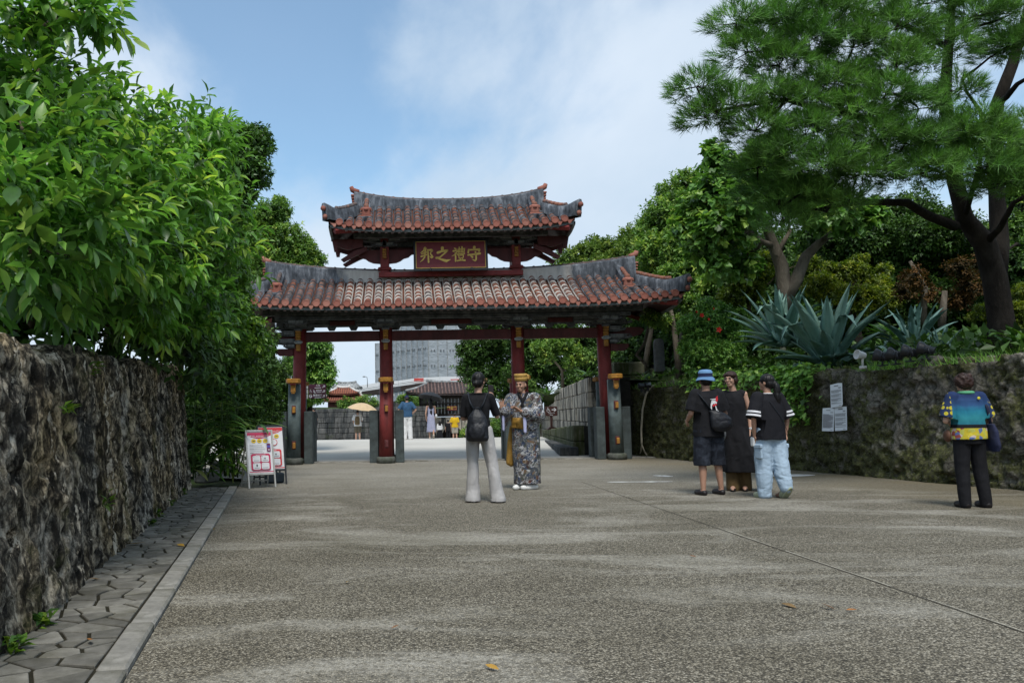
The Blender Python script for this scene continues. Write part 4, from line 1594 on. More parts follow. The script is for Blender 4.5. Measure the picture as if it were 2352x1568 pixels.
def crown_points(envs, dens, rng, rmin=.72, up=.35, cull=.72):
 """twig positions on the outside of a set of overlapping ellipsoids (cx,cy,cz,rx,ry,rz)"""
 E = np.array(envs, dtype=float)
 Ps, As = [], []
 for i, (cx, cy, cz, rx, ry, rz) in enumerate(E):
  area = 4 * math.pi * ((rx * ry) ** 1.6 / 3 + (rx * rz) ** 1.6 / 3 + (ry * rz) ** 1.6 / 3) ** (1 / 1.6)
  n = int(area * dens) + 3
  d = unit(rng.normal(0, 1, (n, 3)))
  lump = .8 + .45 * fbm(d * 2.2 + np.array([cx, cy, cz]), 2, i)
  r = (rmin + (1.0 - rmin) * rng.random(n) ** .6) * lump
  p = np.array([cx, cy, cz]) + d * r[:, None] * np.array([rx, ry, rz])
  out = rng.random(n) < .07
  p[out] += (d * (.15 + .4 * rng.random((n, 1))) * np.array([rx, ry, rz]))[out]
  keep = np.ones(n, bool)
  for j, (ax, ay, az, bx, by, bz) in enumerate(E):
   if j != i:
    q = (p - np.array([ax, ay, az])) / np.array([bx, by, bz])
    keep &= (q * q).sum(1) > cull * cull
  a = unit(d / np.array([rx, ry, rz]) * min(rx, ry, rz) + np.array([[0, 0, up]]) + rng.normal(0, .35, (n, 3)))
  Ps.append(p[keep])
  As.append(a[keep])
 return np.concatenate(Ps), np.concatenate(As)
def lumps(c, r, k, rc, rng, flat=.8):
 """k clumps of radius rc spread over an ellipsoid"""
 out = []
 for i in range(k):
  d = rng.normal(0, 1, 3)
  d /= np.linalg.norm(d)
  q = np.array(c) + d * np.array(r) * (.55 + .45 * rng.random())
  s = rc * (.75 + .5 * rng.random())
  out.append((*q, s, s, s * flat))
 return out
TRI_COUNT = [0]
def foliage(envs, cov, leaf, wr, kind, mat, seed, per=6, droop=.25, up=.35, core=True, spread=(35, 85), rmin=.72, cull=.72, twig=.9, flat=.6):
 rng = np.random.default_rng(seed)
 area = .5 * leaf * leaf * wr
 P_, A_ = crown_points(envs, cov / (area * per), rng, rmin, up, cull)
 p, d, u, s = sprig_leaves(P_, A_, per, leaf, rng, spread=spread, droop=droop, twig=twig, flat=flat)
 # light and dark sprigs: whole twigs share a tone, some are fresh growth
 tone = np.clip(rng.normal(.42, .2, len(P_)), 0, 1)
 fresh = rng.random(len(P_)) < .12
 tone[fresh] = .8 + .2 * rng.random(fresh.sum())
 rnd = np.clip(np.tile(tone, per) + rng.normal(0, .07, len(p)), 0, 1)
 V, F = leaf_arrays(kind, p, d, u, s, wr)
 R = np.repeat(rnd, len(TMPL[kind][0]))
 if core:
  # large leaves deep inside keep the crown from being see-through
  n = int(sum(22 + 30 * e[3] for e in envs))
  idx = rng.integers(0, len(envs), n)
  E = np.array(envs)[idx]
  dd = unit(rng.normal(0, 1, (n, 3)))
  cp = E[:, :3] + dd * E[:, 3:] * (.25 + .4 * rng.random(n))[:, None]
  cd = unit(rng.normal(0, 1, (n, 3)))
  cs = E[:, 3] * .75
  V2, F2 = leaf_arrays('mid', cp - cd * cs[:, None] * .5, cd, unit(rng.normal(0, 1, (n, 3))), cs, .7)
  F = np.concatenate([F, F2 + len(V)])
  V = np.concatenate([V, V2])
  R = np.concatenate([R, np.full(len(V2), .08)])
 me = mesh_np("crown", V, F, [mat])
 at = me.attributes.new('rnd', 'FLOAT', 'POINT')
 at.data.foreach_set('value', R.astype(np.float32))
 TRI_COUNT[0] += len(F)
 return me
def wavy(p0, p1, n, amp, rng):
 p0, p1 = Vector(p0), Vector(p1)
 out = []
 for i in range(n + 1):
  t = i / n
  q = p0.lerp(p1, t)
  if 0 < i < n:
   q += Vector(rng.normal(0, amp, 3))
  out.append(q)
 return out
def bark_mat(name, c0, c1, sc=5):
 b = new_mat(name)
 v = b.scale(b.pos, (1, 1, .35))
 n1 = b.noise(v, sc, 7, .7, .4)
 n2 = b.noise(v, sc * 4, 5, .7)
 col = b.ramp(n1, [(.32, c0), (.68, c1)])
 col = b.mix(b.ramp(n2, [(.6, 0), (.75, .5)]), col, tuple(min(1, x * 1.9) for x in c1))
 return setc(b, col, .95, b.math('ADD', n1, n2), .8, .03, .1)
M_bark_d = bark_mat("dark_bark", (.011, .009, .008), (.034, .029, .024))
M_bark_g = bark_mat("grey_bark", (.07, .058, .045), (.19, .165, .13))
M_bark_b = bark_mat("brown_bark", (.04, .03, .02), (.12, .09, .06))
G_broad = leaf_mat("glossy_leaf", [(0.029, 0.065, 0.014), (0.077, 0.174, 0.037), (0.134, 0.302, 0.063), (0.229, 0.463, 0.095), (0.536, 0.697, 0.144)], .36, .42, .5)
G_ficus = leaf_mat("dark_fig_leaf", [(0.019, 0.043, 0.009), (0.047, 0.107, 0.022), (0.077, 0.173, 0.036), (0.133, 0.288, 0.059)], .4, .22)
G_light = leaf_mat("fresh_leaf", [(0.038, 0.086, 0.018), (0.104, 0.236, 0.049), (0.198, 0.386, 0.080), (0.371, 0.557, 0.115)], .42, .3)
G_fresh = leaf_mat("sunlit_leaf", [(.03, .075, .012), (.09, .20, .03), (.15, .29, .04), (.24, .38, .06)], .4, .35)
G_small = leaf_mat("shrub_leaf", [(0.035, 0.079, 0.017), (0.107, 0.209, 0.043), (0.196, 0.353, 0.073), (0.421, 0.521, 0.108)], .5, .28)
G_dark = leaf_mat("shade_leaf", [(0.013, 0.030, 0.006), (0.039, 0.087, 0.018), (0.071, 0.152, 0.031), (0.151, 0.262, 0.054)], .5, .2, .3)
G_heart = leaf_mat("heart_leaf", [(0.046, 0.102, 0.021), (0.097, 0.218, 0.045), (0.162, 0.333, 0.069), (0.355, 0.513, 0.106)], .45, .3)
G_yell = leaf_mat("yellow_green_leaf", [(0.022, 0.042, 0.006), (0.085, 0.133, 0.013), (0.181, 0.238, 0.024), (0.320, 0.342, 0.034)], .5, .35)
G_brown = leaf_mat("withered_leaf", [(0.014, 0.017, 0.005), (0.055, 0.032, 0.010), (0.108, 0.055, 0.017), (0.152, 0.080, 0.026)], .7, .2, .2)
G_pine = leaf_mat("pine_needle", [(0.038, 0.085, 0.018), (0.081, 0.183, 0.038), (0.132, 0.297, 0.061), (0.213, 0.424, 0.087)], .5, .2, .3)
G_far = leaf_mat("far_leaf", [(0.042, 0.089, 0.018), (0.103, 0.179, 0.037), (0.176, 0.260, 0.054), (0.270, 0.340, 0.070)], .6, .25, .25)
def env(u, v, Y, r, flat=.85, ry=None):
 p = P(u, v, Y)
 return (p.x, p.y, p.z, r, ry or r, r * flat)
def env_l(specs, seed, k=5, rc=.5, flat=.85):
 """each spec (u,v,Y,r) becomes a main lump plus smaller ones over it"""
 rng = np.random.default_rng(seed)
 out = []
 for s in specs:
  e = env(*s)
  out.append((e[0], e[1], e[2], e[3] * .72, e[4] * .72, e[5] * .72))
  out += lumps(e[:3], np.array(e[3:]) * .66, k, e[3] * rc * .85, rng, flat)
 return out
def tree(name, label, cat, base, trunks, specs, cov, leaf, wr, kind, mat, bark, seed, group=None, per=6, droop=.25, limbs=True, k=5, rc=.5, up=.35,
   tr_r=.1, spread=(35, 85), flat=.85, twig=.9, core=True):
 rng = np.random.default_rng(seed + 100)
 root = thing(name, label, cat, tuple(base), 0, group)
 mb = MB()
 tops = []
 for path, rad in trunks:
  mb.tube(path, rad, 10)
  tops += [(Vector(path[i]), rad[i]) for i in range(len(path) // 2, len(path))]
 envs = env_l(specs, seed, k, rc, flat)
 if limbs and tops:
  for e in envs[::(k + 1)]:
   c = Vector(e[:3])
   t, r = min(tops, key=lambda q: (q[0] - c).length)
   L = (c - t).length
   if L < 7:
    path = wavy(t, c, 4, L * .05, rng)
    r0 = min(r * .7, .03 + .02 * L)
    mb.tube(path, [r0, r0 * .8, r0 * .62, r0 * .45, r0 * .25], 7)
 if mb.v:
  mb.build("trunk", [bark], root, split=False)
 me = foliage(envs, cov, leaf, wr, kind, mat, seed, per=per, droop=droop, up=up, spread=spread, twig=twig, core=core)
 link("crown", me, root)
 return root
# ---------------------------------------------------------------- trees and plants on the left
def leaf_single(mat, L=1.0, wr=.36, bend=.12):
 """one glossy leaf with midrib fold, unit length along +y"""
 mb = MB()
 V, F = [], []
 prof = [(0, .02), (.12, .20), (.3, .43), (.5, .5), (.68, .43), (.85, .22), (1.0, .0)]
 for y, w in prof:
  z = -bend * y * y
  V += [(-w * wr, y, z + .12 * w * wr * 2), (0, y, z), (w * wr, y, z + .12 * w * wr * 2)]
 for k in range(len(prof) - 1):
  a = k * 3
  F += [(a, a + 1, a + 4, a + 3), (a + 1, a + 2, a + 5, a + 4)]
 mb.add(V, F, 0, True)
 return mb.mesh("leaf", [mat])
def build_left_plants():
 rng = np.random.default_rng(11)
 # -- big-leaved tree leaning over the wall
 specs = [(0, 60, 6.2, .20), (30, 40, 6.2, .14), (110, 28, 6.2, .15), (185, 38, 6.2, .14), (228, 52, 6.2, .10), (20, 190, 6.2, .34), (100, 225, 6.4, .36), (185, 240, 7.0, .40), (255, 272, 7.4, .38), (335, 288, 8.2, .42), (412, 304, 9.0, .44), (470, 318, 9.6, .42),
    (60, 330, 5.6, .42), (160, 350, 6.0, .42), (260, 380, 6.8, .46), (360, 400, 7.8, .48), (450, 400, 9.2, .52), (20, 460, 5.0, .38), (120, 470, 5.3, .37), (220, 490, 5.8, .40), (320, 490, 7.0, .43), (420, 490, 8.4, .48), (490, 470, 10, .52),
    (70, 580, 5.2, .35), (180, 590, 5.8, .36), (290, 580, 6.8, .40), (390, 590, 8.0, .46), (480, 570, 10, .52), (40, 690, 5.8, .30), (150, 680, 6.5, .32), (250, 670, 7.2, .34), (350, 680, 8.2, .38), (440, 680, 9.6, .47), (470, 650, 11, .46),
    (325, 735, 8.6, .27), (420, 745, 9.8, .35), (470, 740, 10.6, .37)]
 base = Vector((-3.5, 8.0, 1.4))
 root = thing("broadleaf_tree", "large glossy broadleaf tree spilling over the top of the left wall in the foreground", "tree", tuple(base))
 mb = MB()
 trunk = [base + Vector((-.4, .4, -.2)), base + Vector((-.5, .3, .8)), base + Vector((-.3, .2, 1.7)), base + Vector((-.1, -.1, 2.6)), base + Vector((.1, -.3, 3.6))]
 mb.tube(trunk, [.17, .15, .13, .1, .06], 10)
 for s in specs:
  c = Vector(env(*s)[:3])
  t = min(trunk[1:], key=lambda q: (q - c).length)
  path = wavy(t, c, 5, .06, rng)
  mb.tube(path, [.05, .042, .034, .026, .018, .01], 7)
 mb.build("trunk", [M_bark_b], root, split=False)
 envs = [(x, y, z, a, b_, c * .58) for x, y, z, a, b_, c in env_l(specs, 3, 5, .55, .8)]
 # all twigs
 r2 = np.random.default_rng(5)
 Lf, wr = .172, .36
 P_, A_ = crown_points(envs, 18, r2, .55, .25, .66)
 far = r2.random(len(P_)) < .09
 P_[far] += A_[far] * r2.random((far.sum(), 1)) * .30
 # twigs lean out over the path, like the photo's branches reaching right
 A_ = unit(A_ * np.array([[1, 1, .7]]) + np.array([[.45, -.15, .05]]))
 per = 7
 p, d, u, s = sprig_leaves(P_, A_, per, Lf, r2, spread=(22, 78), droop=.38, twig=1.2, flat=.85, size_var=.75)
 tone = np.clip(r2.normal(.42, .18, len(P_)), 0, 1)
 fr = r2.random(len(P_)) < .14
 tone[fr] = .75 + .25 * r2.random(fr.sum())
 rnd = np.clip(np.tile(tone, per) + r2.normal(0, .06, len(p)), 0, 1)
 dist = np.linalg.norm(p - np.array([0, 0, CAM_Z]), axis=1)
 # the 300 leaves that show largest become parts of their own
 Rm = np.array(CAM_R3)
 loc = (p - np.array([0, 0, CAM_Z])) @ Rm
 uu = U0 + FPX * loc[:, 0] / -loc[:, 2]
 vv = 784 - FPX * loc[:, 1] / -loc[:, 2]
 vis = (uu > 0) & (uu < 700) & (vv > -20) & (vv < 850) & (loc[:, 2] < 0)
 facing = np.abs((u * unit(p - np.array([0, 0, CAM_Z]))).sum(1))
 # nearest leaf in each screen-independent cell of direction is the visible one
 cell = (np.floor(uu / 26).astype(int), np.floor(vv / 26).astype(int))
 best = {}
 for i in np.nonzero(vis)[0]:
  kx = (cell[0][i], cell[1][i])
  if kx not in best or dist[i] < dist[best[kx]]:
   best[kx] = i
 cand = sorted(best.values(), key=lambda i: dist[i])[:300]
 m_leaf = leaf_obj_mat("broad_leaf", [(.03, .085, .016), (.06, .145, .026), (.10, .21, .036), (.15, .28, .045), (.27, .36, .06)])
 meshes = [leaf_single(m_leaf, 1, .38, .10), leaf_single(m_leaf, 1, .33, .22), leaf_single(m_leaf, 1, .42, .04)]
 for j, i in enumerate(cand):
  D = Vector(d[i])
  U = Vector(u[i])
  X = D.cross(U).normalized()
  Z = X.cross(D)
  S = s[i] * 1.12
  o = link("leaf", meshes[j % 3], root)
  o.matrix_basis = Matrix(((X.x * S, D.x * S, Z.x * S, p[i][0]), (X.y * S, D.y * S, Z.y * S, p[i][1]), (X.z * S, D.z * S, Z.z * S, p[i][2]), (0, 0, 0, 1)))
  o.matrix_parent_inverse = root_matrix(root).inverted()
 keep = np.ones(len(p), bool)
 keep[cand] = False
 me = leaves_mesh("crown", 'broad', p[keep], d[keep], u[keep], s[keep], wr, rnd[keep], G_broad)
 TRI_COUNT[0] += len(me.polygons)
 link("crown", me, root, kind='stuff')
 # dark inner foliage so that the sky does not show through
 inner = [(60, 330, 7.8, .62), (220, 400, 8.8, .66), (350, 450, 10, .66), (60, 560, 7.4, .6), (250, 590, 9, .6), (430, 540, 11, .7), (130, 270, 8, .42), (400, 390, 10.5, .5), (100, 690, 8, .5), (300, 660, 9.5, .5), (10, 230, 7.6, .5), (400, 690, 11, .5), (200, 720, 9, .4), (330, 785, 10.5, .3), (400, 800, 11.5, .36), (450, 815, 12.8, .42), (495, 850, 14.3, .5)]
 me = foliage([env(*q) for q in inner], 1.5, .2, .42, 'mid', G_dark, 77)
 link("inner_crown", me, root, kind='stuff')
 tree("fig_tree", "dark fig tree with a rounded crown standing out against the sky beyond the left wall", "tree", (-5.2, 14.5, 1.6),
   [([Vector((-5.2, 14.5, 1.3)), Vector((-5.1, 14.4, 3)), Vector((-4.6, 14.2, 4.6))], [.2, .16, .1])],
   [(535, 335, 14, .52), (588, 335, 14.2, .34), (560, 400, 14, .45), (495, 330, 13.8, .52), (500, 420, 13.8, .62), (465, 365, 14.2, .6), (590, 312, 14.3, .22), (545, 450, 14.3, .36), (440, 450, 14.5, .7)],
   3.0, .10, .5, 'mid', G_ficus, M_bark_d, 21, per=6, k=6, rc=.5)
 tree("fig_tree", "bright green fig tree with drooping leaves close beside the left end of the gate roof", "tree", (-4.4, 15.6, 1.0),
   [([Vector((-4.5, 15.8, .8)), Vector((-4.3, 15.6, 2.3)), Vector((-4.0, 15.2, 3.5))], [.15, .12, .08])],
   [(490, 600, 13.4, .55), (510, 640, 13.8, .44), (520, 700, 14.0, .44), (490, 720, 13.6, .55), (560, 765, 14.4, .36), (535, 650, 14.5, .26), (470, 690, 13.2, .6), (450, 600, 13, .65), (490, 530, 13.5, .65),
   (525, 785, 14.2, .45), (470, 770, 13.4, .45), (590, 785, 15.2, .25)],
   3.0, .125, .5, 'mid', G_fresh, M_bark_b, 22, per=6, droop=.45, k=5, rc=.5)
 tree("shrub_tree", "pale green loose tree rising behind the left end of the gate roof", "tree", tuple(P(620, 900, 26.5) * 1.0)[:2] + (0.0,),
   [([Vector((P(620, 800, 26.5).x, 26.5, 0)), P(620, 700, 26.5), P(630, 560, 26.5)], [.2, .16, .07])],
   [(625, 490, 26, .62), (600, 540, 26, .8), (650, 550, 26, .8), (690, 580, 26, .55), (725, 600, 26.2, .38), (620, 600, 26, 1.0), (560, 600, 26, .9), (680, 620, 26, .7), (575, 520, 26.5, .6), (700, 560, 26.3, .25), (640, 470, 26, .3)],
   2.3, .13, .5, 'small', G_small, M_bark_b, 23, per=7, k=7, rc=.42, up=.5)
 tree("dark_tree", "dark leafy tree in the shade behind the left outer column of the gate", "tree", (-2.9, 26.5, 0.1),
   [([Vector((-3.2, 26.5, 0)), Vector((-3.1, 26.4, 1.6)), Vector((-2.9, 26.3, 2.8))], [.16, .13, .08])],
   [(720, 800, 26, .6), (738, 845, 26, .5), (722, 880, 26, .45), (690, 830, 26, .6), (748, 870, 25.8, .34), (712, 905, 26, .42), (735, 905, 26, .3), (690, 900, 26.4, .6), (745, 800, 26.4, .3), (755, 850, 26.3, .2)],
   3.0, .12, .55, 'mid', G_light, M_bark_d, 24, per=6, droop=.5, k=5, rc=.5)
 tree("dark_tree", "deep shadowed thicket tree between the left wall end and the gate", "tree", (-4.4, 18.0, .3),
   [([Vector((-4.6, 18.2, 0)), Vector((-4.5, 18.1, 1.5)), Vector((-4.4, 18.0, 2.6))], [.14, .1, .06])],
   [(570, 840, 17.6, .62), (540, 900, 17, .7), (590, 900, 18.4, .55), (612, 955, 20, .36), (570, 970, 18, .5), (600, 850, 19.5, .45), (520, 820, 16.6, .7), (620, 1000, 20.6, .3), (590, 1030, 19.6, .3), (500, 890, 16, .7), (590, 800, 19, .5), (540, 980, 17, .55), (440, 890, 17, .5), (430, 960, 17.5, .5), (450, 1030, 18, .4), (420, 1020, 19, .5), (640, 900, 26, .7), (610, 860, 25, .8), (650, 960, 26, .6)],
   2.4, .13, .45, 'mid', G_dark, M_bark_d, 25, per=6, droop=.5, k=4, rc=.5)
 # -- arching ginger plants at the end of the wall
 m_g = leaf_obj_mat("ginger_leaf", [(.04, .11, .02), (.075, .18, .03), (.11, .24, .04), (.19, .31, .06), (.36, .38, .13)], .4, .35)
 lm = [leaf_single(m_g, 1, .16, .35), leaf_single(m_g, 1, .14, .55), leaf_single(m_g, 1, .18, .22)]
 rr = random.Random(8)
 clumps = [((512, 1000, 14.4), 1.1, "low ginger clump with green strap leaves at the foot of the wall's end"),
    ((508, 880, 14.6), 1.5, "tall ginger clump with yellow edged strap leaves arching over the end of the left wall")]
 for (u_, v_, Y), h, lab in clumps:
  b0 = P(u_, 1060, Y)
  b0.z = .15
  root = thing("ginger_plant", lab, "plant", tuple(b0), 0, "ginger plants at the wall's end")
  top = P(u_, v_, Y).z
  stems = MB()
  for sidx in range(11):
   sx = b0 + Vector((rr.uniform(-.45, .38), rr.uniform(-.4, .4), 0))
   tip = sx + Vector((rr.uniform(-.25, .42), rr.uniform(-.45, .1), (top - .1) * rr.uniform(.85, 1.25)))
   mid = sx.lerp(tip, .5) + Vector((0, 0, .15))
   stems.tube([sx, mid, tip], [.014, .011, .006], 5)
   nl = 15
   for k in range(nl):
    t = .06 + .94 * k / (nl - 1)
    q = sx.lerp(mid, t * 2) if t < .5 else mid.lerp(tip, t * 2 - 1)
    az = rr.uniform(0, 6.28)
    D = Vector((math.cos(az) + .25, math.sin(az) * .8 - .25, rr.uniform(-.1, .7))).normalized()
    X = D.cross(Vector((0, 0, 1))).normalized()
    Z = X.cross(D)
    S = rr.uniform(.34, .6)
    o = link("leaf", lm[(k + sidx) % 3], root)
    o.matrix_basis = Matrix(((X.x * S, D.x * S, Z.x * S, q.x), (X.y * S, D.y * S, Z.y * S, q.y), (X.z * S, D.z * S, Z.z * S, q.z), (0, 0, 0, 1)))
  stems.build("stems", [plain("ginger_stem", (0.050, 0.100, 0.020), .6)], root, split=False)
 # low border stones in front of them
 blk = [((475, 1108), .42, .20), ((512, 1085), .5, .26), ((532, 1062), .45, .24)]
 for i, ((u_, v_), L, h) in enumerate(blk):
  q = G(u_, v_)
  mb = MB()
  mb.box((0, 0, h / 2), (L, .3, h), bev=.035)
  o = mb.build("border_stone", [M_kerb])
  o.location = q
  o.rotation_euler = (0, 0, 1.2 + .1 * i)
  tag(o, ["flat mossy border stone touching the end of the left wall", "middle mossy border stone below the ginger leaves", "far mossy border stone behind the advertising boards"][i], "stone", "border stones by the ginger plants")
 # -- weeds in the joint at the foot of the wall, and on its face
 m_w = leaf_mat("weed_leaf", [(0.020, 0.060, 0.010), (0.050, 0.130, 0.015), (0.100, 0.200, 0.020), (0.180, 0.270, 0.030)], .5, .3)
 spots = [(95, 1450, "weed"), (360, 1195, "weed"), (395, 1165, "weed"), (420, 1140, "weed"), (345, 1215, "weed"), (30, 1510, "weed")]
 labs = ["small leafy weed at the wall foot near the bottom left corner", "weed tuft at the wall foot beyond the fallen orange leaves", "low weed patch at the foot of the left wall two thirds along", "weed tuft nearest the far end of the left wall",
   "tiny weed sprig at the wall foot halfway along", "tiny weed sprig on the paving at the very corner of the picture"]
 for i, (u_, v_, _) in enumerate(spots):
  q = G(u_, v_)
  n = 26
  r3 = np.random.default_rng(40 + i)
  b = np.tile(np.array(q), (n, 1)) + r3.normal(0, .03, (n, 3)) * np.array([.6, 1.4, .1])
  b[:, 2] = .02 + r3.random(n) * .07
  dd = unit(r3.normal(0, 1, (n, 3)) * np.array([1, 1, .5]) + np.array([[.2, 0, .6]]))
  me = leaves_mesh("weed", 'mid', b, dd, unit(np.array([[0, 0, 1.0]]) + r3.normal(0, .2, (n, 3))), .05 + .05 * r3.random(n), .45, r3.random(n), m_w)
  me.transform(Matrix.Translation(-q))
  o = link("weed", me)
  o.location = q
  tag(o, labs[i], "weed", "weeds along the left wall")
 # small ferns rooted in the wall face
 for i, (u_, v_, Y) in enumerate([(130, 942, 5.35), (385, 752, 8.4), (250, 1155, 6.5), (430, 800, 10.7), (210, 850, 6.4)]):
  q = P(u_, v_, Y)
  # put it on the wall face
  dwl = (WL1 - WL0).normalized()
  nrm = Vector((dwl.y, -dwl.x, 0))
  off = (q - WL0).dot(nrm)
  bat = .17 * min(1, q.z / 1.7)
  q = q - nrm * (off + bat - .05)
  n = 12
  r3 = np.random.default_rng(60 + i)
  b = np.tile(np.array(q), (n, 1)) + r3.normal(0, .025, (n, 3))
  dd = unit(r3.normal(0, .6, (n, 3)) + np.array([[nrm.x, nrm.y, .3]]))
  me = leaves_mesh("fern", 'mid', b, dd, unit(np.array([[0, 0, 1.0]]) + r3.normal(0, .2, (n, 3))), .05 + .05 * r3.random(n), .5, .5 + .5 * r3.random(n), m_w)
  me.transform(Matrix.Translation(-q))
  o = link("fern", me)
  o.location = q
  tag(o, ["yellow green fern rooted in the left wall face near its top, foreground", "fern hanging at the top of the left wall under the foliage", "tiny fern low on the left wall face", "small fern near the far top corner of the left wall", "little fern high on the left wall face"][i], "fern", "ferns rooted in the left wall")
build_left_plants()
# ---------------------------------------------------------------- right bank: pine, trees, agaves, shrubs
def build_pine():
 rng = np.random.default_rng(31)
 rr = random.Random(31)
 Y0 = 13.6
 base = P(2300, 800, Y0)
 root = thing("pine_tree", "tall dark pine with a forked trunk at the right edge, reaching over the path", "tree", tuple(base))
 mb = MB()
 def pp(*a):
  return [P(*q) for q in a]
 stem1 = pp((2298, 830, 13.6), (2300, 740, 13.6), (2285, 640, 13.6), (2262, 560, 13.55), (2215, 500, 13.4), (2195, 420, 13.3), (2185, 330, 13.2), (2170, 220, 13.1), (2180, 90, 13.1), (2190, -60, 13.1))
 stem2 = pp((2285, 640, 13.6), (2296, 560, 13.8), (2290, 450, 13.9), (2282, 360, 14), (2290, 240, 14), (2325, 150, 14), (2350, 60, 14), (2380, -60, 14))
 mb.tube(stem1, [.22, .195, .185, .175, .13, .12, .105, .09, .07, .05], 14)
 mb.tube(stem2, [.175, .145, .125, .115, .105, .09, .07, .055], 12)
 # (start on a stem, elbow points, pads along it)
 limbs = [
  (pp((2195, 520, 13.4), (2080, 470, 12.9), (1960, 465, 12.5), (1860, 430, 12.2)), .085),
  (pp((2190, 380, 13.25), (2080, 300, 12.6), (1950, 260, 12.1), (1800, 235, 11.8), (1640, 255, 11.6)), .075),
  (pp((2175, 240, 13.1), (2080, 190, 12.6), (1950, 150, 12.2), (1800, 110, 12.0), (1720, 80, 11.9)), .065),
  (pp((2180, 110, 13.1), (2080, 60, 12.7), (1960, 20, 12.4), (1880, -20, 12.2)), .05),
  (pp((2262, 560, 13.5), (2330, 470, 12.7), (2400, 420, 12.3)), .06),
  (pp((2285, 330, 14), (2250, 250, 13.4), (2210, 180, 13.0)), .05),
  (pp((2290, 240, 14), (2340, 200, 13.2), (2420, 150, 12.8)), .06),
  (pp((2188, 350, 13.2), (2120, 380, 12.2), (2010, 390, 11.8), (1880, 370, 11.6)), .055),
  (pp((2170, 210, 13.1), (2120, 220, 12.4), (2040, 215, 11.9)), .045),
  (pp((1960, 465, 12.5), (1880, 480, 12.3), (1790, 480, 12.2)), .035),
  (pp((2215, 500, 13.4), (2240, 380, 12.4), (2260, 300, 11.9)), .05),
 ]
 for path, r in limbs:
  n = len(path)
  q = []
  for i in range(n - 1):
   q += [path[i].lerp(path[i + 1], t) + Vector(rng.normal(0, .03, 3)) * (1 if i + t > 0 else 0) for t in (0, .5)]
  q.append(path[-1])
  mb.tube(q, [r * (1 - .75 * i / (len(q) - 1)) for i in range(len(q))], 8)
 pads = [(1600, 200, 11.5, .36), (1625, 270, 11.6, .36), (1680, 240, 11.6, .36), (1735, 300, 11.7, .42), (1690, 55, 11.9, .36), (1720, 120, 11.9, .42), (1770, 60, 12, .42), (1790, 150, 11.9, .46),
   (1850, 100, 12, .5), (1900, 40, 12.1, .5), (1960, 110, 12.1, .5), (1830, 15, 12.1, .42), (1980, 10, 12.3, .5), (2050, 70, 12.3, .5), (2120, 10, 12.6, .5), (2060, 150, 12, .48), (2150, 110, 12.4, .5), (2230, 40, 12.8, .5),
   (1820, 240, 11.8, .42), (1890, 200, 11.9, .46), (1850, 310, 11.7, .46), (1940, 270, 11.8, .5), (2020, 230, 11.7, .5), (2000, 320, 11.7, .5), (1790, 360, 11.7, .46), (1890, 385, 11.6, .5), (1980, 400, 11.7, .5),
   (2080, 330, 11.8, .5), (2110, 400, 11.8, .5), (2170, 320, 12, .45), (1830, 450, 12.1, .48), (1910, 470, 12.1, .45), (1770, 440, 12.2, .42), (1800, 510, 12.2, .36), (2230, 390, 11.9, .5), (2270, 330, 11.9, .45),
   (2320, 420, 12, .5), (2240, 290, 12, .4), (2330, 30, 12.8, .5), (2310, 110, 12.7, .42), (2360, 300, 12.2, .42), (2360, 390, 12, .42), (2200, 210, 12.3, .36), (2390, 90, 12.6, .5), (1740, 385, 12, .36),
   (1765, 215, 11.7, .3), (1950, 190, 12.0, .4), (2110, 250, 11.9, .4)]
 limb_pts = [p for path, _ in limbs for p in path] + stem1[4:] + stem2[2:]
 tb, ta = [], []
 for (u, v, Y, r) in pads:
  c = P(u, v, Y)
  s = min(limb_pts, key=lambda q: (q - c).length)
  if (c - s).length > .15:
   mb.tube(wavy(s, c, 3, .04, rng), [.028, .022, .016, .008], 6)
  n = int(240 * r * r / .2)
  d = unit(rng.normal(0, 1, (n, 3)))
  d[:, 2] = np.abs(d[:, 2]) * 1.0 - .35
  rad = (.35 + .65 * rng.random(n) ** .5)
  lump = .7 + .6 * vnoise(d * 3 + np.array([u, v, Y]) * .1, 3)
  p = np.array(c) + d * (rad * lump)[:, None] * np.array([r * 1.1, r * 1.1, r * .92])
  a = unit(d * np.array([1, 1, .5]) + np.array([[-.2, -.05, .35]]) + rng.normal(0, .25, (n, 3)))
  tb.append(p)
  ta.append(a)
  for k in range(5):
   j = rng.integers(0, n)
   mb.tube([c, Vector(p[j])], [.009, .004], 4, caps=False)
 mb.build("trunk", [M_bark_d], root, split=False)
 B, A = np.concatenate(tb), np.concatenate(ta)
 per = 17
 p, d, u, s = sprig_leaves(B, A, per, .165, rng, spread=(12, 58), droop=.03, twig=.7, flat=.3)
 tone = np.clip(rng.normal(.45, .28, len(B)), 0, 1)
 rnd = np.clip(np.tile(tone, per) + rng.normal(0, .08, len(p)), 0, 1)
 me = leaves_mesh("needles", 'needle', p, d, u, s, .062, rnd, G_pine)
 TRI_COUNT[0] += len(me.polygons)
 link("needles", me, root, kind='stuff')
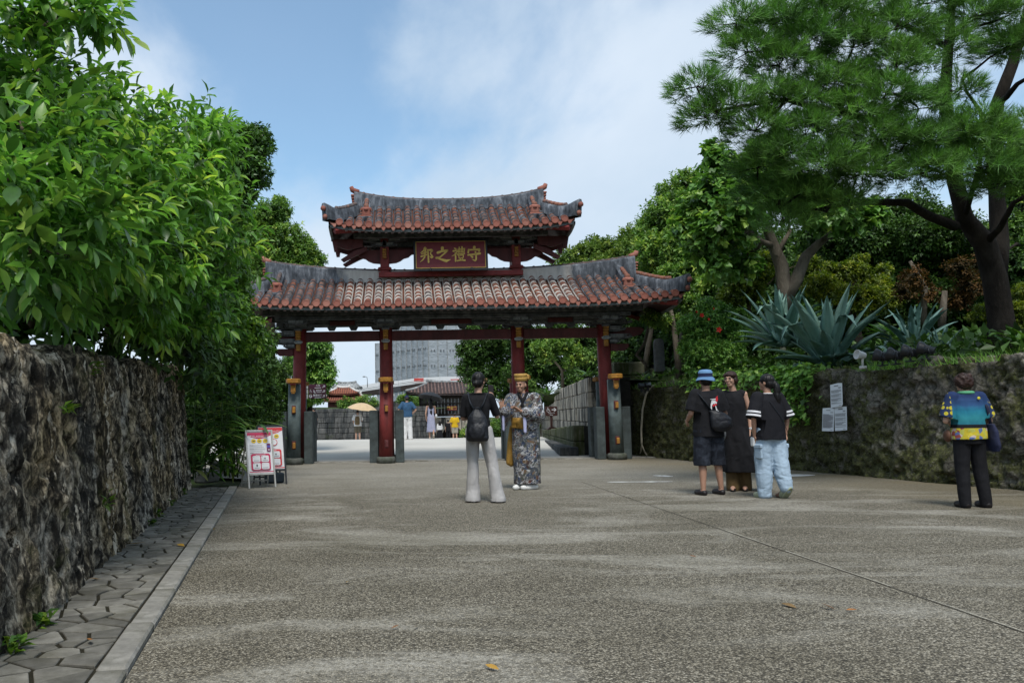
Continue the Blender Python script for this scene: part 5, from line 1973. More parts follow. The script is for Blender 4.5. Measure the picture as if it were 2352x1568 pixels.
def build_agave(base, n, L, label, seed, group):
 rr = random.Random(seed)
 root = thing("agave", label, "plant", tuple(base), 0, group)
 for i in range(n):
  f = i / n
  az = i * 2.39996 + rr.uniform(-.2, .2)
  el = math.radians(86 - 80 * f ** 1.1 + rr.uniform(-7, 7))     # inner leaves stand, outer ones lie down
  ln = L * (0.72 + .3 * math.sin(math.pi * min(1, f * 1.1 + .1))) * rr.uniform(.9, 1.1)
  w = .085 * L * rr.uniform(.85, 1.15)
  sag = (.10 + .55 * f) * rr.uniform(.6, 1.4)
  fold = rr.random() < .22 * f + .05
  mb = MB()
  V, F = [], []
  K = 9
  pos = Vector((0, 0, .05)) + Vector((math.cos(az), math.sin(az), 0)) * .05 * (1 + f * 2)
  ang = el
  tw = rr.uniform(-.35, .35)
  for k in range(K + 1):
   t = k / K
   wd = w * (.62 + 1.1 * t - 0.2 * t * t) if t < .4 else w * 1.03 * (1 - ((t - .4) / .6) ** 1.7) + .003
   dirh = Vector((math.cos(az), math.sin(az), 0))
   D = dirh * math.cos(ang) + Vector((0, 0, math.sin(ang)))
   side = Vector((-math.sin(az), math.cos(az), 0))
   nn = side.cross(D) * -1
   nn = nn if nn.z > 0 or ang > 1.2 else -nn
   S = side * math.cos(tw * t) + nn * math.sin(tw * t)
   up = D.cross(S)
   up = up if up.dot(nn) > 0 else -up
   th = .016 * (1 - t) + .003
   V += [pos - S * wd + up * wd * .38, pos - S * wd * .5 + up * wd * .08, pos, pos + S * wd * .5 + up * wd * .08, pos + S * wd + up * wd * .38, pos - up * th * 1.6]
   step = ln / K
   pos = pos + D * step
   ang -= sag / K * (.4 + 1.6 * t) + (1.5 / 2 if fold and k in (5, 6) else 0)
  for k in range(K):
   a = k * 6
   for j in range(4):
    F.append((a + j, a + j + 1, a + j + 7, a + j + 6))
   F.append((a + 4, a + 5, a + 11, a + 10))
   F.append((a + 5, a, a + 6, a + 11))
  mb.add(V, F, 0, True)
  o = mb.build("leaf", [M_agave], None)
  o.location = base
  o.parent = root
  o.matrix_parent_inverse = root_matrix(root).inverted()
 return root
def mat_agave():
 b = new_mat("agave_leaf")
 oi = b.n('ShaderNodeObjectInfo').outputs['Random']
 n1 = b.noise(b.obj, 7, 5, .6)
 col = b.ramp(oi, [(0, (.06, .145, .115)), (.6, (.13, .25, .205)), (1, (.20, .33, .275))])
 col = b.mix(b.ramp(n1, [(.35, 0), (.7, .45)]), col, (.20, .32, .27))
 return setc(b, col, .5, b.noise(b.scale(b.obj, (1, 1, 1)), 30, 3, .6), .12, .01, .4)
M_agave = mat_agave()
def build_right_plants():
 build_pine()
 H = lambda u, v, Y: tuple(P(u, v, Y))
 # sea hibiscus with the pale forked trunk
 b0 = P(1805, 700, 18.5)
 tree("heart_leaf_tree", "heart-leaved tree with a pale forked trunk rising behind the big agaves", "tree", tuple(b0),
   [([P(1800, 720, 18.5), P(1802, 660, 18.5), P(1795, 610, 18.5), P(1775, 560, 18.4), P(1760, 520, 18.3), P(1745, 480, 18.2)], [.17, .16, .15, .12, .10, .07]),
   ([P(1802, 690, 18.5), P(1830, 640, 18.4), P(1850, 590, 18.4), P(1880, 560, 18.3), P(1920, 530, 18.2)], [.15, .14, .12, .09, .05]),
   ([P(1777, 565, 18.4), P(1750, 555, 18.2), P(1720, 530, 18.0)], [.075, .06, .04]),
   ([P(1782, 590, 18.4), P(1800, 555, 18.4), P(1815, 530, 18.5)], [.07, .05, .04])],
   [(1690, 400, 18, .55), (1650, 450, 18, .55), (1700, 470, 17.8, .6), (1640, 520, 18, .5), (1690, 540, 18.2, .5), (1620, 570, 18.2, .45), (1600, 490, 18.4, .45), (1650, 370, 18.2, .3), (1740, 430, 18.2, .6),
   (1880, 490, 17.8, .4), (1950, 500, 17.6, .42), (2000, 490, 17.6, .25), (1650, 610, 18.3, .4), (1760, 370, 18.6, .6), (1820, 450, 18.8, .6), (1700, 610, 18.6, .4), (1640, 345, 18.2, .16), (1570, 530, 18.4, .3)],
   2.0, .17, .95, 'heart', G_heart, M_bark_g, 41, per=5, droop=.55, k=5, rc=.5)
 tree("laurel_tree", "pale green rounded tree right behind the gate's right roof corner", "tree", tuple(P(1560, 860, 23))[:2] + (1.9,),
   [([P(1560, 860, 23.5), P(1570, 760, 23.5), P(1590, 680, 23.5)], [.12, .10, .07]),
   ([P(1480, 860, 25), P(1500, 720, 25)], [.1, .07])],
   [(1520, 520, 25, .9), (1560, 480, 25, .7), (1500, 570, 24.5, .7), (1550, 580, 24, .75), (1600, 620, 23, .65), (1560, 650, 23.5, .65), (1500, 630, 25, .7), (1600, 540, 24, .7), (1610, 690, 22.5, .55), (1580, 420, 25.5, .5), (1530, 440, 26, .35), (1640, 660, 22, .5)],
   2.2, .15, .5, 'small', G_small, M_bark_g, 42, per=7, k=7, rc=.42, up=.45)
 tree("hill_tree", "hazy low tree line above the right end of the gate's lower roof", "tree", tuple(P(1400, 880, 44))[:2] + (1.0,),
   [([P(1400, 880, 44), P(1400, 640, 44)], [.3, .2])],
   [(1300, 605, 44, 1.0), (1350, 590, 44, 1.1), (1400, 585, 44, 1.1), (1440, 600, 43, 1.2), (1380, 630, 43, 1.5), (1460, 560, 44, 1.2), (1490, 590, 43, 1.3), (1362, 565, 44.5, .6), (1440, 650, 43, 1.5), (1310, 640, 43, 1.2)],
   2.0, .24, .5, 'small', G_far, M_bark_g, 43, per=7, k=7, rc=.4)
 # yellow-green shrubs under the pine
 tree("shrub", "bright yellow-green shrub glowing between the forked trunk and the pine trunk", "shrub", H(1960, 720, 19),
   [([P(1960, 730, 19), P(1960, 660, 19)], [.06, .04])],
   [(1885, 655, 19, .40), (1950, 632, 19.2, .42), (2015, 660, 19, .36), (2045, 690, 18.8, .30), (1920, 690, 18.8, .42), (1985, 690, 18.6, .45), (1905, 618, 19.3, .16), (1975, 600, 19.4, .18), (2030, 622, 19.2, .15)],
   2.2, .095, .5, 'small', G_yell, M_bark_b, 44, per=7, k=7, rc=.42, up=.6)
 tree("shrub", "yellow-green shrub showing left of the forked pale trunk", "shrub", H(1720, 720, 20),
   [([P(1720, 730, 20), P(1720, 660, 20)], [.06, .04])],
   [(1700, 640, 20, .35), (1740, 625, 20, .38), (1725, 660, 20, .42), (1860, 615, 20.2, .32), (1690, 680, 20, .4), (1760, 600, 20.3, .3)],
   2.2, .095, .5, 'small', G_yell, M_bark_b, 45, per=7, k=7, rc=.42, up=.6)
 tree("shrub", "small vivid yellow-green bush beside the foot of the pine trunk", "shrub", H(2270, 760, 14.6),
   [([P(2270, 770, 14.6), P(2270, 735, 14.6)], [.03, .02])],
   [(2255, 712, 14.4, .11), (2275, 728, 14.4, .13), (2240, 730, 14.4, .10), (2345, 715, 14.4, .22), (2348, 670, 14.6, .18), (2340, 745, 14.4, .2)],
   2.5, .06, .5, 'small', G_yell, M_bark_b, 46, per=7, k=6, rc=.45, up=.6)
 tree("withered_tree", "half withered tree with brown leaves left of the pine trunk", "tree", H(2165, 740, 17.5),
   [([P(2163, 750, 17.5), P(2166, 710, 17.5), P(2170, 668, 17.5)], [.08, .07, .05]),
   ([P(2120, 745, 17.8), P(2125, 660, 17.8), P(2090, 600, 17.8)], [.07, .055, .035])],
   [(2100, 640, 17.4, .3), (2075, 670, 17.2, .2), (2205, 618, 17.6, .3), (2232, 660, 17.6, .32), (2195, 690, 17.8, .28), (2135, 680, 17.8, .24), (2255, 600, 17.8, .22)],
   .9, .085, .55, 'small', G_brown, M_bark_g, 47, per=6, k=6, rc=.45, limbs=False)
 # dark trees that close the view behind
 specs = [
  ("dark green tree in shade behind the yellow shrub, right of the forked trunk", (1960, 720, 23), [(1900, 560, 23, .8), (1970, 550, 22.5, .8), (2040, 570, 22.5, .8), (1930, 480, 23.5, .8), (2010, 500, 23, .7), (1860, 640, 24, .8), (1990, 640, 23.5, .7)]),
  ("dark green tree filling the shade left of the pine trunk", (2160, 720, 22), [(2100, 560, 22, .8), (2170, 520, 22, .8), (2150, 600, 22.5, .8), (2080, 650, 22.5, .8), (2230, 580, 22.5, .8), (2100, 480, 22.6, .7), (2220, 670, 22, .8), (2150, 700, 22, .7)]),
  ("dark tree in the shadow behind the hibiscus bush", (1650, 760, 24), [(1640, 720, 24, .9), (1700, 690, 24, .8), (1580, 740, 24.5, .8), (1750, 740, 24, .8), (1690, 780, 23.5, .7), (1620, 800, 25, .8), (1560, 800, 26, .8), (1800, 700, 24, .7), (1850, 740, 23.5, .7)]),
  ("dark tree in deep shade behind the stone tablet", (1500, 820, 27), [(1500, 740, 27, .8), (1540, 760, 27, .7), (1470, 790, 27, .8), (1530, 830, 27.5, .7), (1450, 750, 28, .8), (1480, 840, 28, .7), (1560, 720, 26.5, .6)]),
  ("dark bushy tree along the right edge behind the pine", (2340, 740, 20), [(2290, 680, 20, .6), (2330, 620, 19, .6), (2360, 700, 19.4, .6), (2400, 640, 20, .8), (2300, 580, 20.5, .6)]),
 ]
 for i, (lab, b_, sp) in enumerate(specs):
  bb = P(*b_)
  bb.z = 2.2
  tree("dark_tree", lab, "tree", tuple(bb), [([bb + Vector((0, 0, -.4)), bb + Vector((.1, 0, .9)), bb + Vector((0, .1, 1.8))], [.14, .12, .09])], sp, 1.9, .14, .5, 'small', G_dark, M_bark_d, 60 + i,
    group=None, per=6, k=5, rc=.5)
 tree("laurel_tree", "light green fine-leaved tree against the sky at the right edge behind the pine", "tree", tuple(P(2380, 740, 19)),
   [([P(2380, 760, 19), P(2370, 560, 19), P(2340, 480, 19)], [.12, .1, .05]), ([P(2375, 600, 19), P(2335, 560, 18.6), P(2312, 575, 18.4)], [.05, .04, .02])],
   [(2340, 400, 19, .5), (2360, 470, 19, .5), (2330, 520, 19, .45), (2350, 330, 19.4, .45), (2400, 420, 19, .8), (2340, 575, 18.8, .35), (2320, 450, 19.3, .3)],
   1.1, .10, .5, 'small', G_small, M_bark_d, 48, per=7, k=6, rc=.45)
 # slim pale trunks in front of the shade
 for i, (pts, r, lab) in enumerate([
  ([(1560, 870, 21.6), (1553, 800, 21.6), (1548, 750, 21.6), (1538, 700, 21.6)], [.085, .075, .07, .05], "slim pale lichen-covered tree trunk right of the stone tablet"),
  ([(1492, 745, 22.6), (1480, 790, 22.6), (1462, 815, 22.6), (1488, 842, 22.4)][::-1], [.04, .045, .045, .04], "crooked bare tree limb leaning left of the stone tablet")]):
  root = thing("slender_tree", lab, "tree", tuple(P(*pts[0])))
  mb = MB()
  mb.tube([P(*q) for q in pts], r, 9)
  top = P(*pts[-1])
  mb.build("trunk", [M_bark_g], root, split=False)
  me = foliage(env_l([(pts[-1][0] + 10, pts[-1][1] - 20, 21.7, .35), (pts[-1][0] + 50, pts[-1][1] - 5, 21.7, .3)], 90 + i, 5, .5), 2.0, .10, .5, 'small', G_small, 91 + i, per=6)
  link("crown", me, root)
 # hibiscus bush with red flowers
 hb = P(1640, 850, 19.5)
 hib = tree("hibiscus_bush", "round hibiscus bush with scattered red flowers right of the gate", "bush", tuple(hb),
    [([hb, hb + Vector((0, 0, .5))], [.05, .03])],
    [(1600, 750, 19.5, .42), (1650, 740, 19.4, .45), (1690, 770, 19.4, .4), (1620, 800, 19.3, .45), (1670, 810, 19.2, .45), (1590, 800, 19.6, .35), (1640, 715, 19.6, .35), (1690, 730, 19.7, .3), (1600, 840, 19.4, .3), (1650, 845, 19.2, .35)],
    2.6, .085, .55, 'mid', G_ficus if False else G_light, M_bark_b, 51, per=6, k=6, rc=.45)
 m_pet = plain("red_petal", (.55, .015, .012), .5, .2, 20, 0, .3)
 for i, (u, v, s) in enumerate([(1651, 757, .075), (1612, 724, .06), (1628, 733, .035), (1639, 709, .03), (1600, 716, .03)]):
  c = P(u, v, 18.88 + .1 * (i > 1))
  mb = MB()
  for k in range(5):
   a = k * 2 * math.pi / 5 + i
   ex, ez = math.cos(a), math.sin(a)
   mb.add([c, c + Vector((ex * .5 - ez * .35, -.25, ez * .5 + ex * .35)) * s, c + Vector((ex, -.1, ez)) * s * 1.05, c + Vector((ex * .5 + ez * .35, -.25, ez * .5 - ex * .35)) * s],
     [(0, 1, 2, 3)])
  mb.tube([c, c + Vector((0, -s * .8, .01))], [s * .08, s * .04], 5)
  mb.build("flower", [m_pet], hib, split=False)
 # the far wood that closes the view up the hill
 rw = np.random.default_rng(99)
 ev = []
 for u in range(1480, 2420, 62):
  for v, r_ in ((600, 1.25), (690, 1.25), (780, 1.25), (850, 1.1)):
   if v == 600 and u < 1640:
    continue
   ev.append(env(u + rw.uniform(-25, 25), v + rw.uniform(-25, 25), 29 + rw.uniform(-2, 4) - (u - 1480) * .002, r_))
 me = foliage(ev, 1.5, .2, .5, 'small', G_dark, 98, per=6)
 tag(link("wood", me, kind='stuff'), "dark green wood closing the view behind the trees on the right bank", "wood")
 # agaves
 build_agave(P(1905, 845, 16.2), 44, 1.55, "huge blue-green agave at the centre of the bank, its folded leaves hanging over the wall", 5, "agaves on the bank")
 build_agave(P(1800, 800, 17.2), 34, 1.35, "blue-green agave left of the biggest one, in front of the forked trunk", 6, "agaves on the bank")
 build_agave(P(2100, 800, 15.9), 20, .92, "smaller upright agave right of the big pair, behind the black floodlights", 7, "agaves on the bank")
 build_agave(P(2165, 795, 15.2), 10, .38, "smallest young agave to the right of the floodlights", 8, "agaves on the bank")
 # strap-leaved plants between them
 m_g = leaf_obj_mat("strap_leaf", [(.02, .06, .012), (.04, .11, .018), (.07, .16, .025), (.14, .24, .03)], .45, .28)
 lm = [leaf_single(m_g, 1, .13, .35), leaf_single(m_g, 1, .11, .6)]
 rr = random.Random(14)
 for (u, v, Y, n, S0, lab) in [(2045, 770, 16.8, 26, .62, "green strap-leaved plant between the big agave and the small upright one"), (2345, 790, 12.6, 26, .55, "spiky green plant at the right edge below the pine trunk"),
         (1745, 850, 18.4, 34, .55, "sprawling green strap-leaved plant at the left foot of the agaves"), (1345, 862, 25.5, 22, .55, "bright green tuft on top of the ashlar wall behind the gate"),
         (1255, 905, 33, 24, .7, "bright grass tuft on the stepped wall end beyond the man in the robe"), (1480, 870, 20.9, 26, .45, "green fern-like plant beside the mossy gatepost")]:
  c = P(u, v, Y)
  root = thing("strap_leaf_plant", lab, "plant", tuple(c), 0, "strap-leaved plants on the right")
  for k in range(n):
   az = rr.uniform(0, 6.28)
   D = Vector((math.cos(az), math.sin(az), rr.uniform(.35, 1.6))).normalized()
   X = D.cross(Vector((0, 0, 1))).normalized()
   Z = X.cross(D)
   S = S0 * rr.uniform(.6, 1.15)
   o = link("leaf", lm[k % 2], root)
   q = c + Vector((rr.uniform(-.12, .12), rr.uniform(-.12, .12), -.03))
   o.matrix_basis = Matrix(((X.x * S, D.x * S, Z.x * S, q.x), (X.y * S, D.y * S, Z.y * S, q.y), (X.z * S, D.z * S, Z.z * S, q.z), (0, 0, 0, 1)))
 # ivy that hangs over the wall between the group and the notices
 ivy = thing("ivy", "green ivy and creepers draped over the middle of the right wall", "creeper", tuple(P(1830, 900, 15.2)))
 dwr = (WR0 - WR1).normalized()
 nr = Vector((dwr.y, -dwr.x, 0))           # out of the wall towards the path
 r3 = np.random.default_rng(15)
 pts = []
 for (u, v, n, sp) in [(1760, 850, 220, .3), (1700, 860, 180, .3), (1800, 870, 200, .22), (1830, 900, 200, .2), (1835, 950, 160, .16), (1780, 840, 150, .25), (1655, 872, 90, .22), (1850, 860, 150, .18), (1600, 882, 40, .2)]:
  d_ = _ray(u, v)
  o_ = Vector((0, 0, CAM_Z))
  t = (WR1 - o_).dot(nr) / d_.dot(nr)
  c = o_ + d_ * t
  q = np.tile(np.array(c), (n, 1)) + r3.normal(0, sp, (n, 1)) * np.array(dwr) + r3.normal(0, sp * .6, (n, 1)) * np.array([[0, 0, 1.0]]) + np.abs(r3.normal(0, .10, (n, 1))) * np.array(nr)
  over = q[:, 2] > 1.88
  q[over] -= np.array(nr) * (r3.random(over.sum())[:, None] * .5)
  q[over, 2] = 1.86 + r3.random(over.sum()) * .16
  pts.append(q)
 q = np.concatenate(pts)
 dd = unit(r3.normal(0, .6, q.shape) + np.array([[nr.x, nr.y, -.3]]))
 me = leaves_mesh("ivy_leaves", 'mid', q, dd, unit(np.array([[nr.x * .6, nr.y * .6, .8]]) + r3.normal(0, .3, q.shape)), .08 + .08 * r3.random(len(q)), .7, np.clip(r3.normal(.5, .22, len(q)), 0, 1), G_light)
 link("ivy_leaves", me, ivy, kind='stuff')
 # grass on the bank edge
 n = 6500
 s = r3.random(n) * 20
 w = .12 + r3.random(n) ** 2 * 3.0
 b = np.array(WR1)[None] + s[:, None] * np.array(dwr)[None] + (w * -1)[:, None] * np.array(nr)[None]
 b[:, 2] = 1.80 + .13 * (w - .45).clip(0)
 lush = fbm(b * np.array([.8, .8, 0]), 3, 4)
 keep = lush > .42
 b = b[keep]
 dd = unit(r3.normal(0, .45, b.shape) + np.array([[nr.x * .3, nr.y * .3, 1.0]]))
 me = leaves_mesh("grass", 'needle', b, dd, unit(r3.normal(0, 1, b.shape)), .10 + .14 * r3.random(len(b)), .09, np.clip(r3.normal(.55, .2, len(b)), 0, 1), G_light)
 link("grass", me, kind='stuff')
 tag(bpy.data.objects["grass"], "tufts of green grass along the top of the right wall", "grass")
 # ground cover on the bank
 n = 9000
 s = r3.random(n) * 22
 w = .6 + r3.random(n) * 9
 b = np.array(WR1)[None] + s[:, None] * np.array(dwr)[None] + (w * -1)[:, None] * np.array(nr)[None]
 b[:, 2] = 1.78 + .13 * w + r3.random(n) * .35
 dd = unit(r3.normal(0, .8, b.shape) + np.array([[0, 0, .4]]))
 me = leaves_mesh("ground_cover", 'small', b, dd, unit(np.array([[0, 0, 1.0]]) + r3.normal(0, .4, b.shape)), .12 + .14 * r3.random(n), .55, np.clip(r3.normal(.4, .2, n), 0, 1), G_dark)
 link("ground_cover", me, kind='stuff')
 tag(bpy.data.objects["ground_cover"], "dark leafy ground cover under the trees on the right bank", "ground cover")
build_right_plants()
# ---------------------------------------------------------------- beyond the gate
def mat_ashlar(name, c0, c1, streak, smin, smax):
 b = new_mat(name)
 oi = b.n('ShaderNodeObjectInfo').outputs['Random']
 n1 = b.noise(b.pos, 6, 6, .65)
 v = b.scale(b.pos, (1, 1, .16))
 n2 = b.noise(v, 4.2, 7, .68, .3)
 col = b.ramp(n1, [(.3, c0), (.7, c1)])
 k = b.math('MULTIPLY_ADD', oi, .4, .8)
 col = b.mix(1.0, col, b.n('ShaderNodeCombineColor', {0: k, 1: k, 2: k}).outputs[0], 'MULTIPLY')
 col = b.mix(b.ramp(n2, [(smin, 0), (smax, .93)]), col, streak)
 col = b.mix(b.math('MULTIPLY', b.ramp(b.noise(b.pos, 2.1, 6, .7), [(.58, 0), (.68, 1)]), .5), col, (.05, .06, .03))
 return setc(b, col, .9, b.math('ADD', n1, b.noise(b.pos, 40, 4, .7)), .5, .015, .15)
M_ash_p = mat_ashlar("pale_ashlar", (.34, .30, .24), (.54, .49, .41), (.045, .047, .045), .47, .56)
M_ash_d = mat_ashlar("dark_ashlar", (.06, .062, .062), (.13, .13, .125), (.03, .034, .036), .46, .58)
M_ash_m = mat_ashlar("mossy_ashlar", (.07, .075, .045), (.15, .15, .10), (.05, .062, .018), .45, .56)
M_core = plain("wall_core", (.035, .035, .032), .95, .3, 6, .3, .1)
def block_wall(root, a, b, z0, z1a, z1b, ch, bl, depth, mat, seed, core=True):
 """courses of single blocks between a and b (xy), facing to the right of a->b"""
 rr = random.Random(seed)
 a, b = Vector((a[0], a[1], 0)), Vector((b[0], b[1], 0))
 L = (b - a).length
 d = (b - a) / L
 ang = math.atan2(d.y, d.x)
 n = Vector((d.y, -d.x, 0))
 nc = max(1, round((max(z1a, z1b) - z0) / ch))
 h = (max(z1a, z1b) - z0) / nc
 for c in range(nc):
  s = -rr.uniform(0, bl * .6)
  while s < L:
   l = bl * rr.uniform(.7, 1.35)
   s0, s1 = max(0, s), min(L, s + l)
   s += l
   if s1 - s0 < .06:
    continue
   mid = (s0 + s1) / 2
   ztop = z1a + (z1b - z1a) * mid / L
   zz = z0 + h * (c + .5)
   hh = h
   if zz + h / 2 > ztop + .02:
    hh = ztop - (zz - h / 2)
    if hh < .08:
     continue
    zz = zz - h / 2 + hh / 2
   mb = MB()
   dp = depth * rr.uniform(.9, 1.05)
   mb.box((0, 0, 0), (s1 - s0 - .014, dp, hh - .014), bev=.02)
   o = mb.build("stone_block", [mat])
   p = a + d * mid + n * (rr.uniform(-.012, .02)) + Vector((0, 0, zz))
   o.matrix_basis = Matrix.Translation(p) @ Matrix.Rotation(ang + rr.uniform(-.01, .01), 4, 'Z') @ Matrix.Rotation(rr.uniform(-.01, .01), 4, 'X')
   o.parent = root
   o.matrix_parent_inverse = root_matrix(root).inverted()
 if core:
  mb = MB()
  zt = (z1a + z1b) / 2
  V = []
  for (p, z1) in ((a, z1a), (b, z1b)):
   for off in (-depth * .4 + .02, -depth * 1.3):
    q = p + n * 0 - n * (-off if False else 0)
  pa, pb = a - n * depth * .35, b - n * depth * .35
  qa, qb = a - n * depth * 1.6, b - n * depth * 1.6
  V = [(pa.x, pa.y, z0), (pb.x, pb.y, z0), (qb.x, qb.y, z0), (qa.x, qa.y, z0), (pa.x, pa.y, z1a - .02), (pb.x, pb.y, z1b - .02), (qb.x, qb.y, z1b - .02), (qa.x, qa.y, z1a - .02)]
  mb.add(V, [(0, 1, 5, 4), (1, 2, 6, 5), (2, 3, 7, 6), (3, 0, 4, 7), (4, 5, 6, 7)])
  o = mb.build("wall_core", [M_core], root)
def simple_roof(root, name, c, hw, hr, D, ze, zr, mat_sheet, mat_tile_, mat_pl, sp=.3, back=True, upt=.15):
 """small hip roof: sheet, barrel rows (joined, too small to pick apart), ridge and hips"""
 mb, br = MB(), MB()
 cx, cy = c
 for sg in (-1, 1):
  V = [(cx - hw, cy + sg * D, ze + upt), (cx - hw * .5, cy + sg * D, ze + upt * .15), (cx + hw * .5, cy + sg * D, ze + upt * .15), (cx + hw, cy + sg * D, ze + upt), (cx + hr, cy, zr), (cx - hr, cy, zr)]
  mb.add(V, [(0, 1, 2, 3, 4, 5)] if sg < 0 else [(5, 4, 3, 2, 1, 0)])
  # underside and eave edge
  mb.add([(v[0], v[1], v[2] - .12) for v in V], [(5, 4, 3, 2, 1, 0)] if sg < 0 else [(0, 1, 2, 3, 4, 5)])
  x = -hw + sp * .5
  while x < hw:
   t0 = 0 if abs(x) < hr else (abs(x) - hr) / (hw - hr)
   if t0 < .95:
    ze_ = ze + upt * (.15 if abs(x) < hw * .5 else .15 + .85 * (abs(x) - hw * .5) / (hw * .5))
    a = Vector((cx + x, cy + sg * D * t0, zr - (zr - ze_) * t0 + .03))
    b = Vector((cx + x, cy + sg * (D + .02), ze_ + .03))
    br.tube([a, b], sp * .27, 6)
   x += sp
  V = [(cx + sg * hw, cy - D, ze + upt), (cx + sg * hw, cy + D, ze + upt), (cx + sg * hr, cy, zr)]
  mb.add(V, [(0, 1, 2)] if sg > 0 else [(2, 1, 0)])
  mb.add([(v[0], v[1], v[2] - .12) for v in V], [(2, 1, 0)] if sg > 0 else [(0, 1, 2)])
 rf = mb.build(name, [mat_sheet], root, split=False)
 br.build("tile_rows", [mat_tile_], rf, kind='stuff')
 mb = MB()
 mb.tube([(cx - hr * 1.08, cy, zr + .18), (cx - hr * .6, cy, zr + .06), (cx, cy, zr + .04), (cx + hr * .6, cy, zr + .06), (cx + hr * 1.08, cy, zr + .18)], [.16, .15, .15, .15, .16], 8)
 mb.build("roof_ridge", [mat_pl], rf)
 for sx in (-1, 1):
  for sy in (-1, 1):
   mb = MB()
   mb.tube([(cx + sx * hr, cy, zr), (cx + sx * (hr + hw) / 2, cy + sy * D / 2, (ze + zr) / 2 + .08), (cx + sx * hw, cy + sy * D, ze + upt + .12)], [.13, .12, .14], 7)
   mb.build("roof_hip", [mat_pl], rf)
 return rf
def build_beyond():
 M_wood = plain("grey_planks", (.10, .09, .08), .85, .3, 5, .3, .2)
 M_darkwood = plain("dark_timber", (.035, .028, .025), .8, .3, 6, .2, .2)
 M_plainpl = plain("grey_plaster", (.30, .31, .31), .9, .3, 3, .2, .15, grime=(.10, .105, .11))
 M_whitepl = plain("white_plaster", (.55, .53, .50), .85, .2, 4, .2, .2)
 M_rt = plain("orange_roof_tile", (.27, .10, .06), .85, .3, 3, .2, .2)
 M_rs = plain("roof_bed", (.13, .055, .04), .9, .3, 4, .2, .1)
 M_rt2 = plain("weathered_roof_tile", (.13, .085, .075), .85, .4, 3, .2, .2)
 M_rs2 = plain("weathered_roof_bed", (.05, .04, .04), .9, .3, 4, .2, .1)
 # --- dark block wall on the far left
 a, b = P(660, 1000, 47), P(990, 1000, 49)
 root = thing("stone_wall", "dark coursed stone wall across the road behind the man with the beige umbrella", "wall", (a.x, a.y, -.6))
 block_wall(root, (a.x, a.y), (b.x, b.y), -.6, 1.66, 1.78, .30, .52, .5, M_ash_d, 3)
 # --- pale ashlar wall on the right
 root = thing("stone_wall", "pale ashlar wall with black rain streaks right of the man in the robe", "wall", (5.4, 29, .1))
 block_wall(root, (6.60, 35.2), (5.28, 22.7), .1, 2.15, 2.15, .40, .62, .55, M_ash_p, 4)
 block_wall(root, (7.05, 39.5), (6.62, 35.2), .1, 1.55, 1.72, .40, .62, .55, M_ash_p, 5)
 block_wall(root, (7.6, 47), (7.08, 39.6), .0, 1.0, 1.35, .40, .62, .55, M_ash_p, 6)
 root = thing("low_wall", "low dark stone ramp wall in front of the pale ashlar wall", "wall", (5.0, 27, .05))
 block_wall(root, (5.75, 34.0), (4.78, 22.9), -.05, .52, .84, .42, 1.1, .35, M_ash_m, 7)
 mb = MB()
 mb.add([(5.75, 34.0, .50), (4.78, 22.9, .82), (5.2, 22.9, .82), (6.4, 34.0, .50)], [(0, 1, 2, 3)])
 mb.build("ramp_floor", [M_kerb], root)
 root = thing("stone_step", "low stone step at the foot of the ramp wall beside the right outer column", "step", (4.5, 25, .05))
 block_wall(root, (5.15, 29.5), (4.42, 22.6), -.02, .24, .26, .30, 1.2, .5, M_ash_d, 8, core=False)
 # --- mossy gatepost and stub wall
 c = P(1444, 930, 23.8)
 root = thing("gatepost", "square moss-covered stone gatepost just right of the gate", "post", (c.x, 23.8, 1.6))
 for k in range(7):
  mb = MB()
  mb.box((c.x, 24.1, .14 + .38 * k), (.86 + .02 * (k % 2), 1.1 - .02 * (k % 2), .37), bev=.03)
  mb.build("stone_block", [M_ash_m], root)
 a, b = P(1462, 860, 25.6), P(1660, 860, 25.2)
 root = thing("stone_wall", "low mossy stone wall carrying the upright tablet under the trees", "wall", (a.x, a.y, 1.7))
 block_wall(root, (a.x, a.y), (b.x, b.y), 1.8, 2.52, 2.50, .36, .8, .4, M_ash_m, 9)
 # --- upright stone tablet
 c = P(1517, 850, 24.9)
 mb = MB()
 zt = P(1517, 775, 24.9).z
 w = .145
 mb.prism([(-w, 0), (w, 0), (w * .97, zt - c.z - .12), (w * .75, zt - c.z - .03), (w * .3, zt - c.z), (-w * .3, zt - c.z), (-w * .75, zt - c.z - .03), (-w * .97, zt - c.z - .12)], .16)
 o = mb.build("stone_tablet", [plain("tablet_stone", (.115, .12, .12), .85, .25, 7, .4, .2)])
 o.location = (c.x, 24.9, c.z - .03)
 tag(o, "upright round-topped grey stone tablet under the trees right of the gate", "stone tablet")
 # --- banks behind the far walls
 def strip(name, pts):
  mb = MB()
  mb.add([p for p in pts], [tuple(range(len(pts)))])
  mb.build(name, [M_soil], kind='structure')
 strip("hillside", [(5.9, 22.6, 2.05), (6.0, 36, 2.0), (8, 48, 1.2), (40, 60, 6.0), (40, 22, 5.0), (7.2, 22.0, 2.0)][::-1])
 strip("hillside", [(-5.4, 47.6, 1.55), (1.6, 49.6, 1.6), (4, 75, 2.0), (-30, 75, 2.5), (-30, 47, 2.0)][::-1])
 # --- turreted gate in the distance
 Y = 72
 cx, k = P(1037, 900, Y).x, 26.32
 def Z(v):
  return P(1037, v, Y).z
 root = thing("turret_gate", "distant wooden turret gate with a tiled roof standing on a stone arch", "gate", (cx, Y, -1.5))
 simple_roof(root, "roof", (cx, Y + 1.6), 3.95, 2.0, 2.3, Z(906), Z(876), M_rs2, M_rt2, M_plainpl, .30, True, .25)
 zt, zb = Z(904), Z(956)
 n = 18
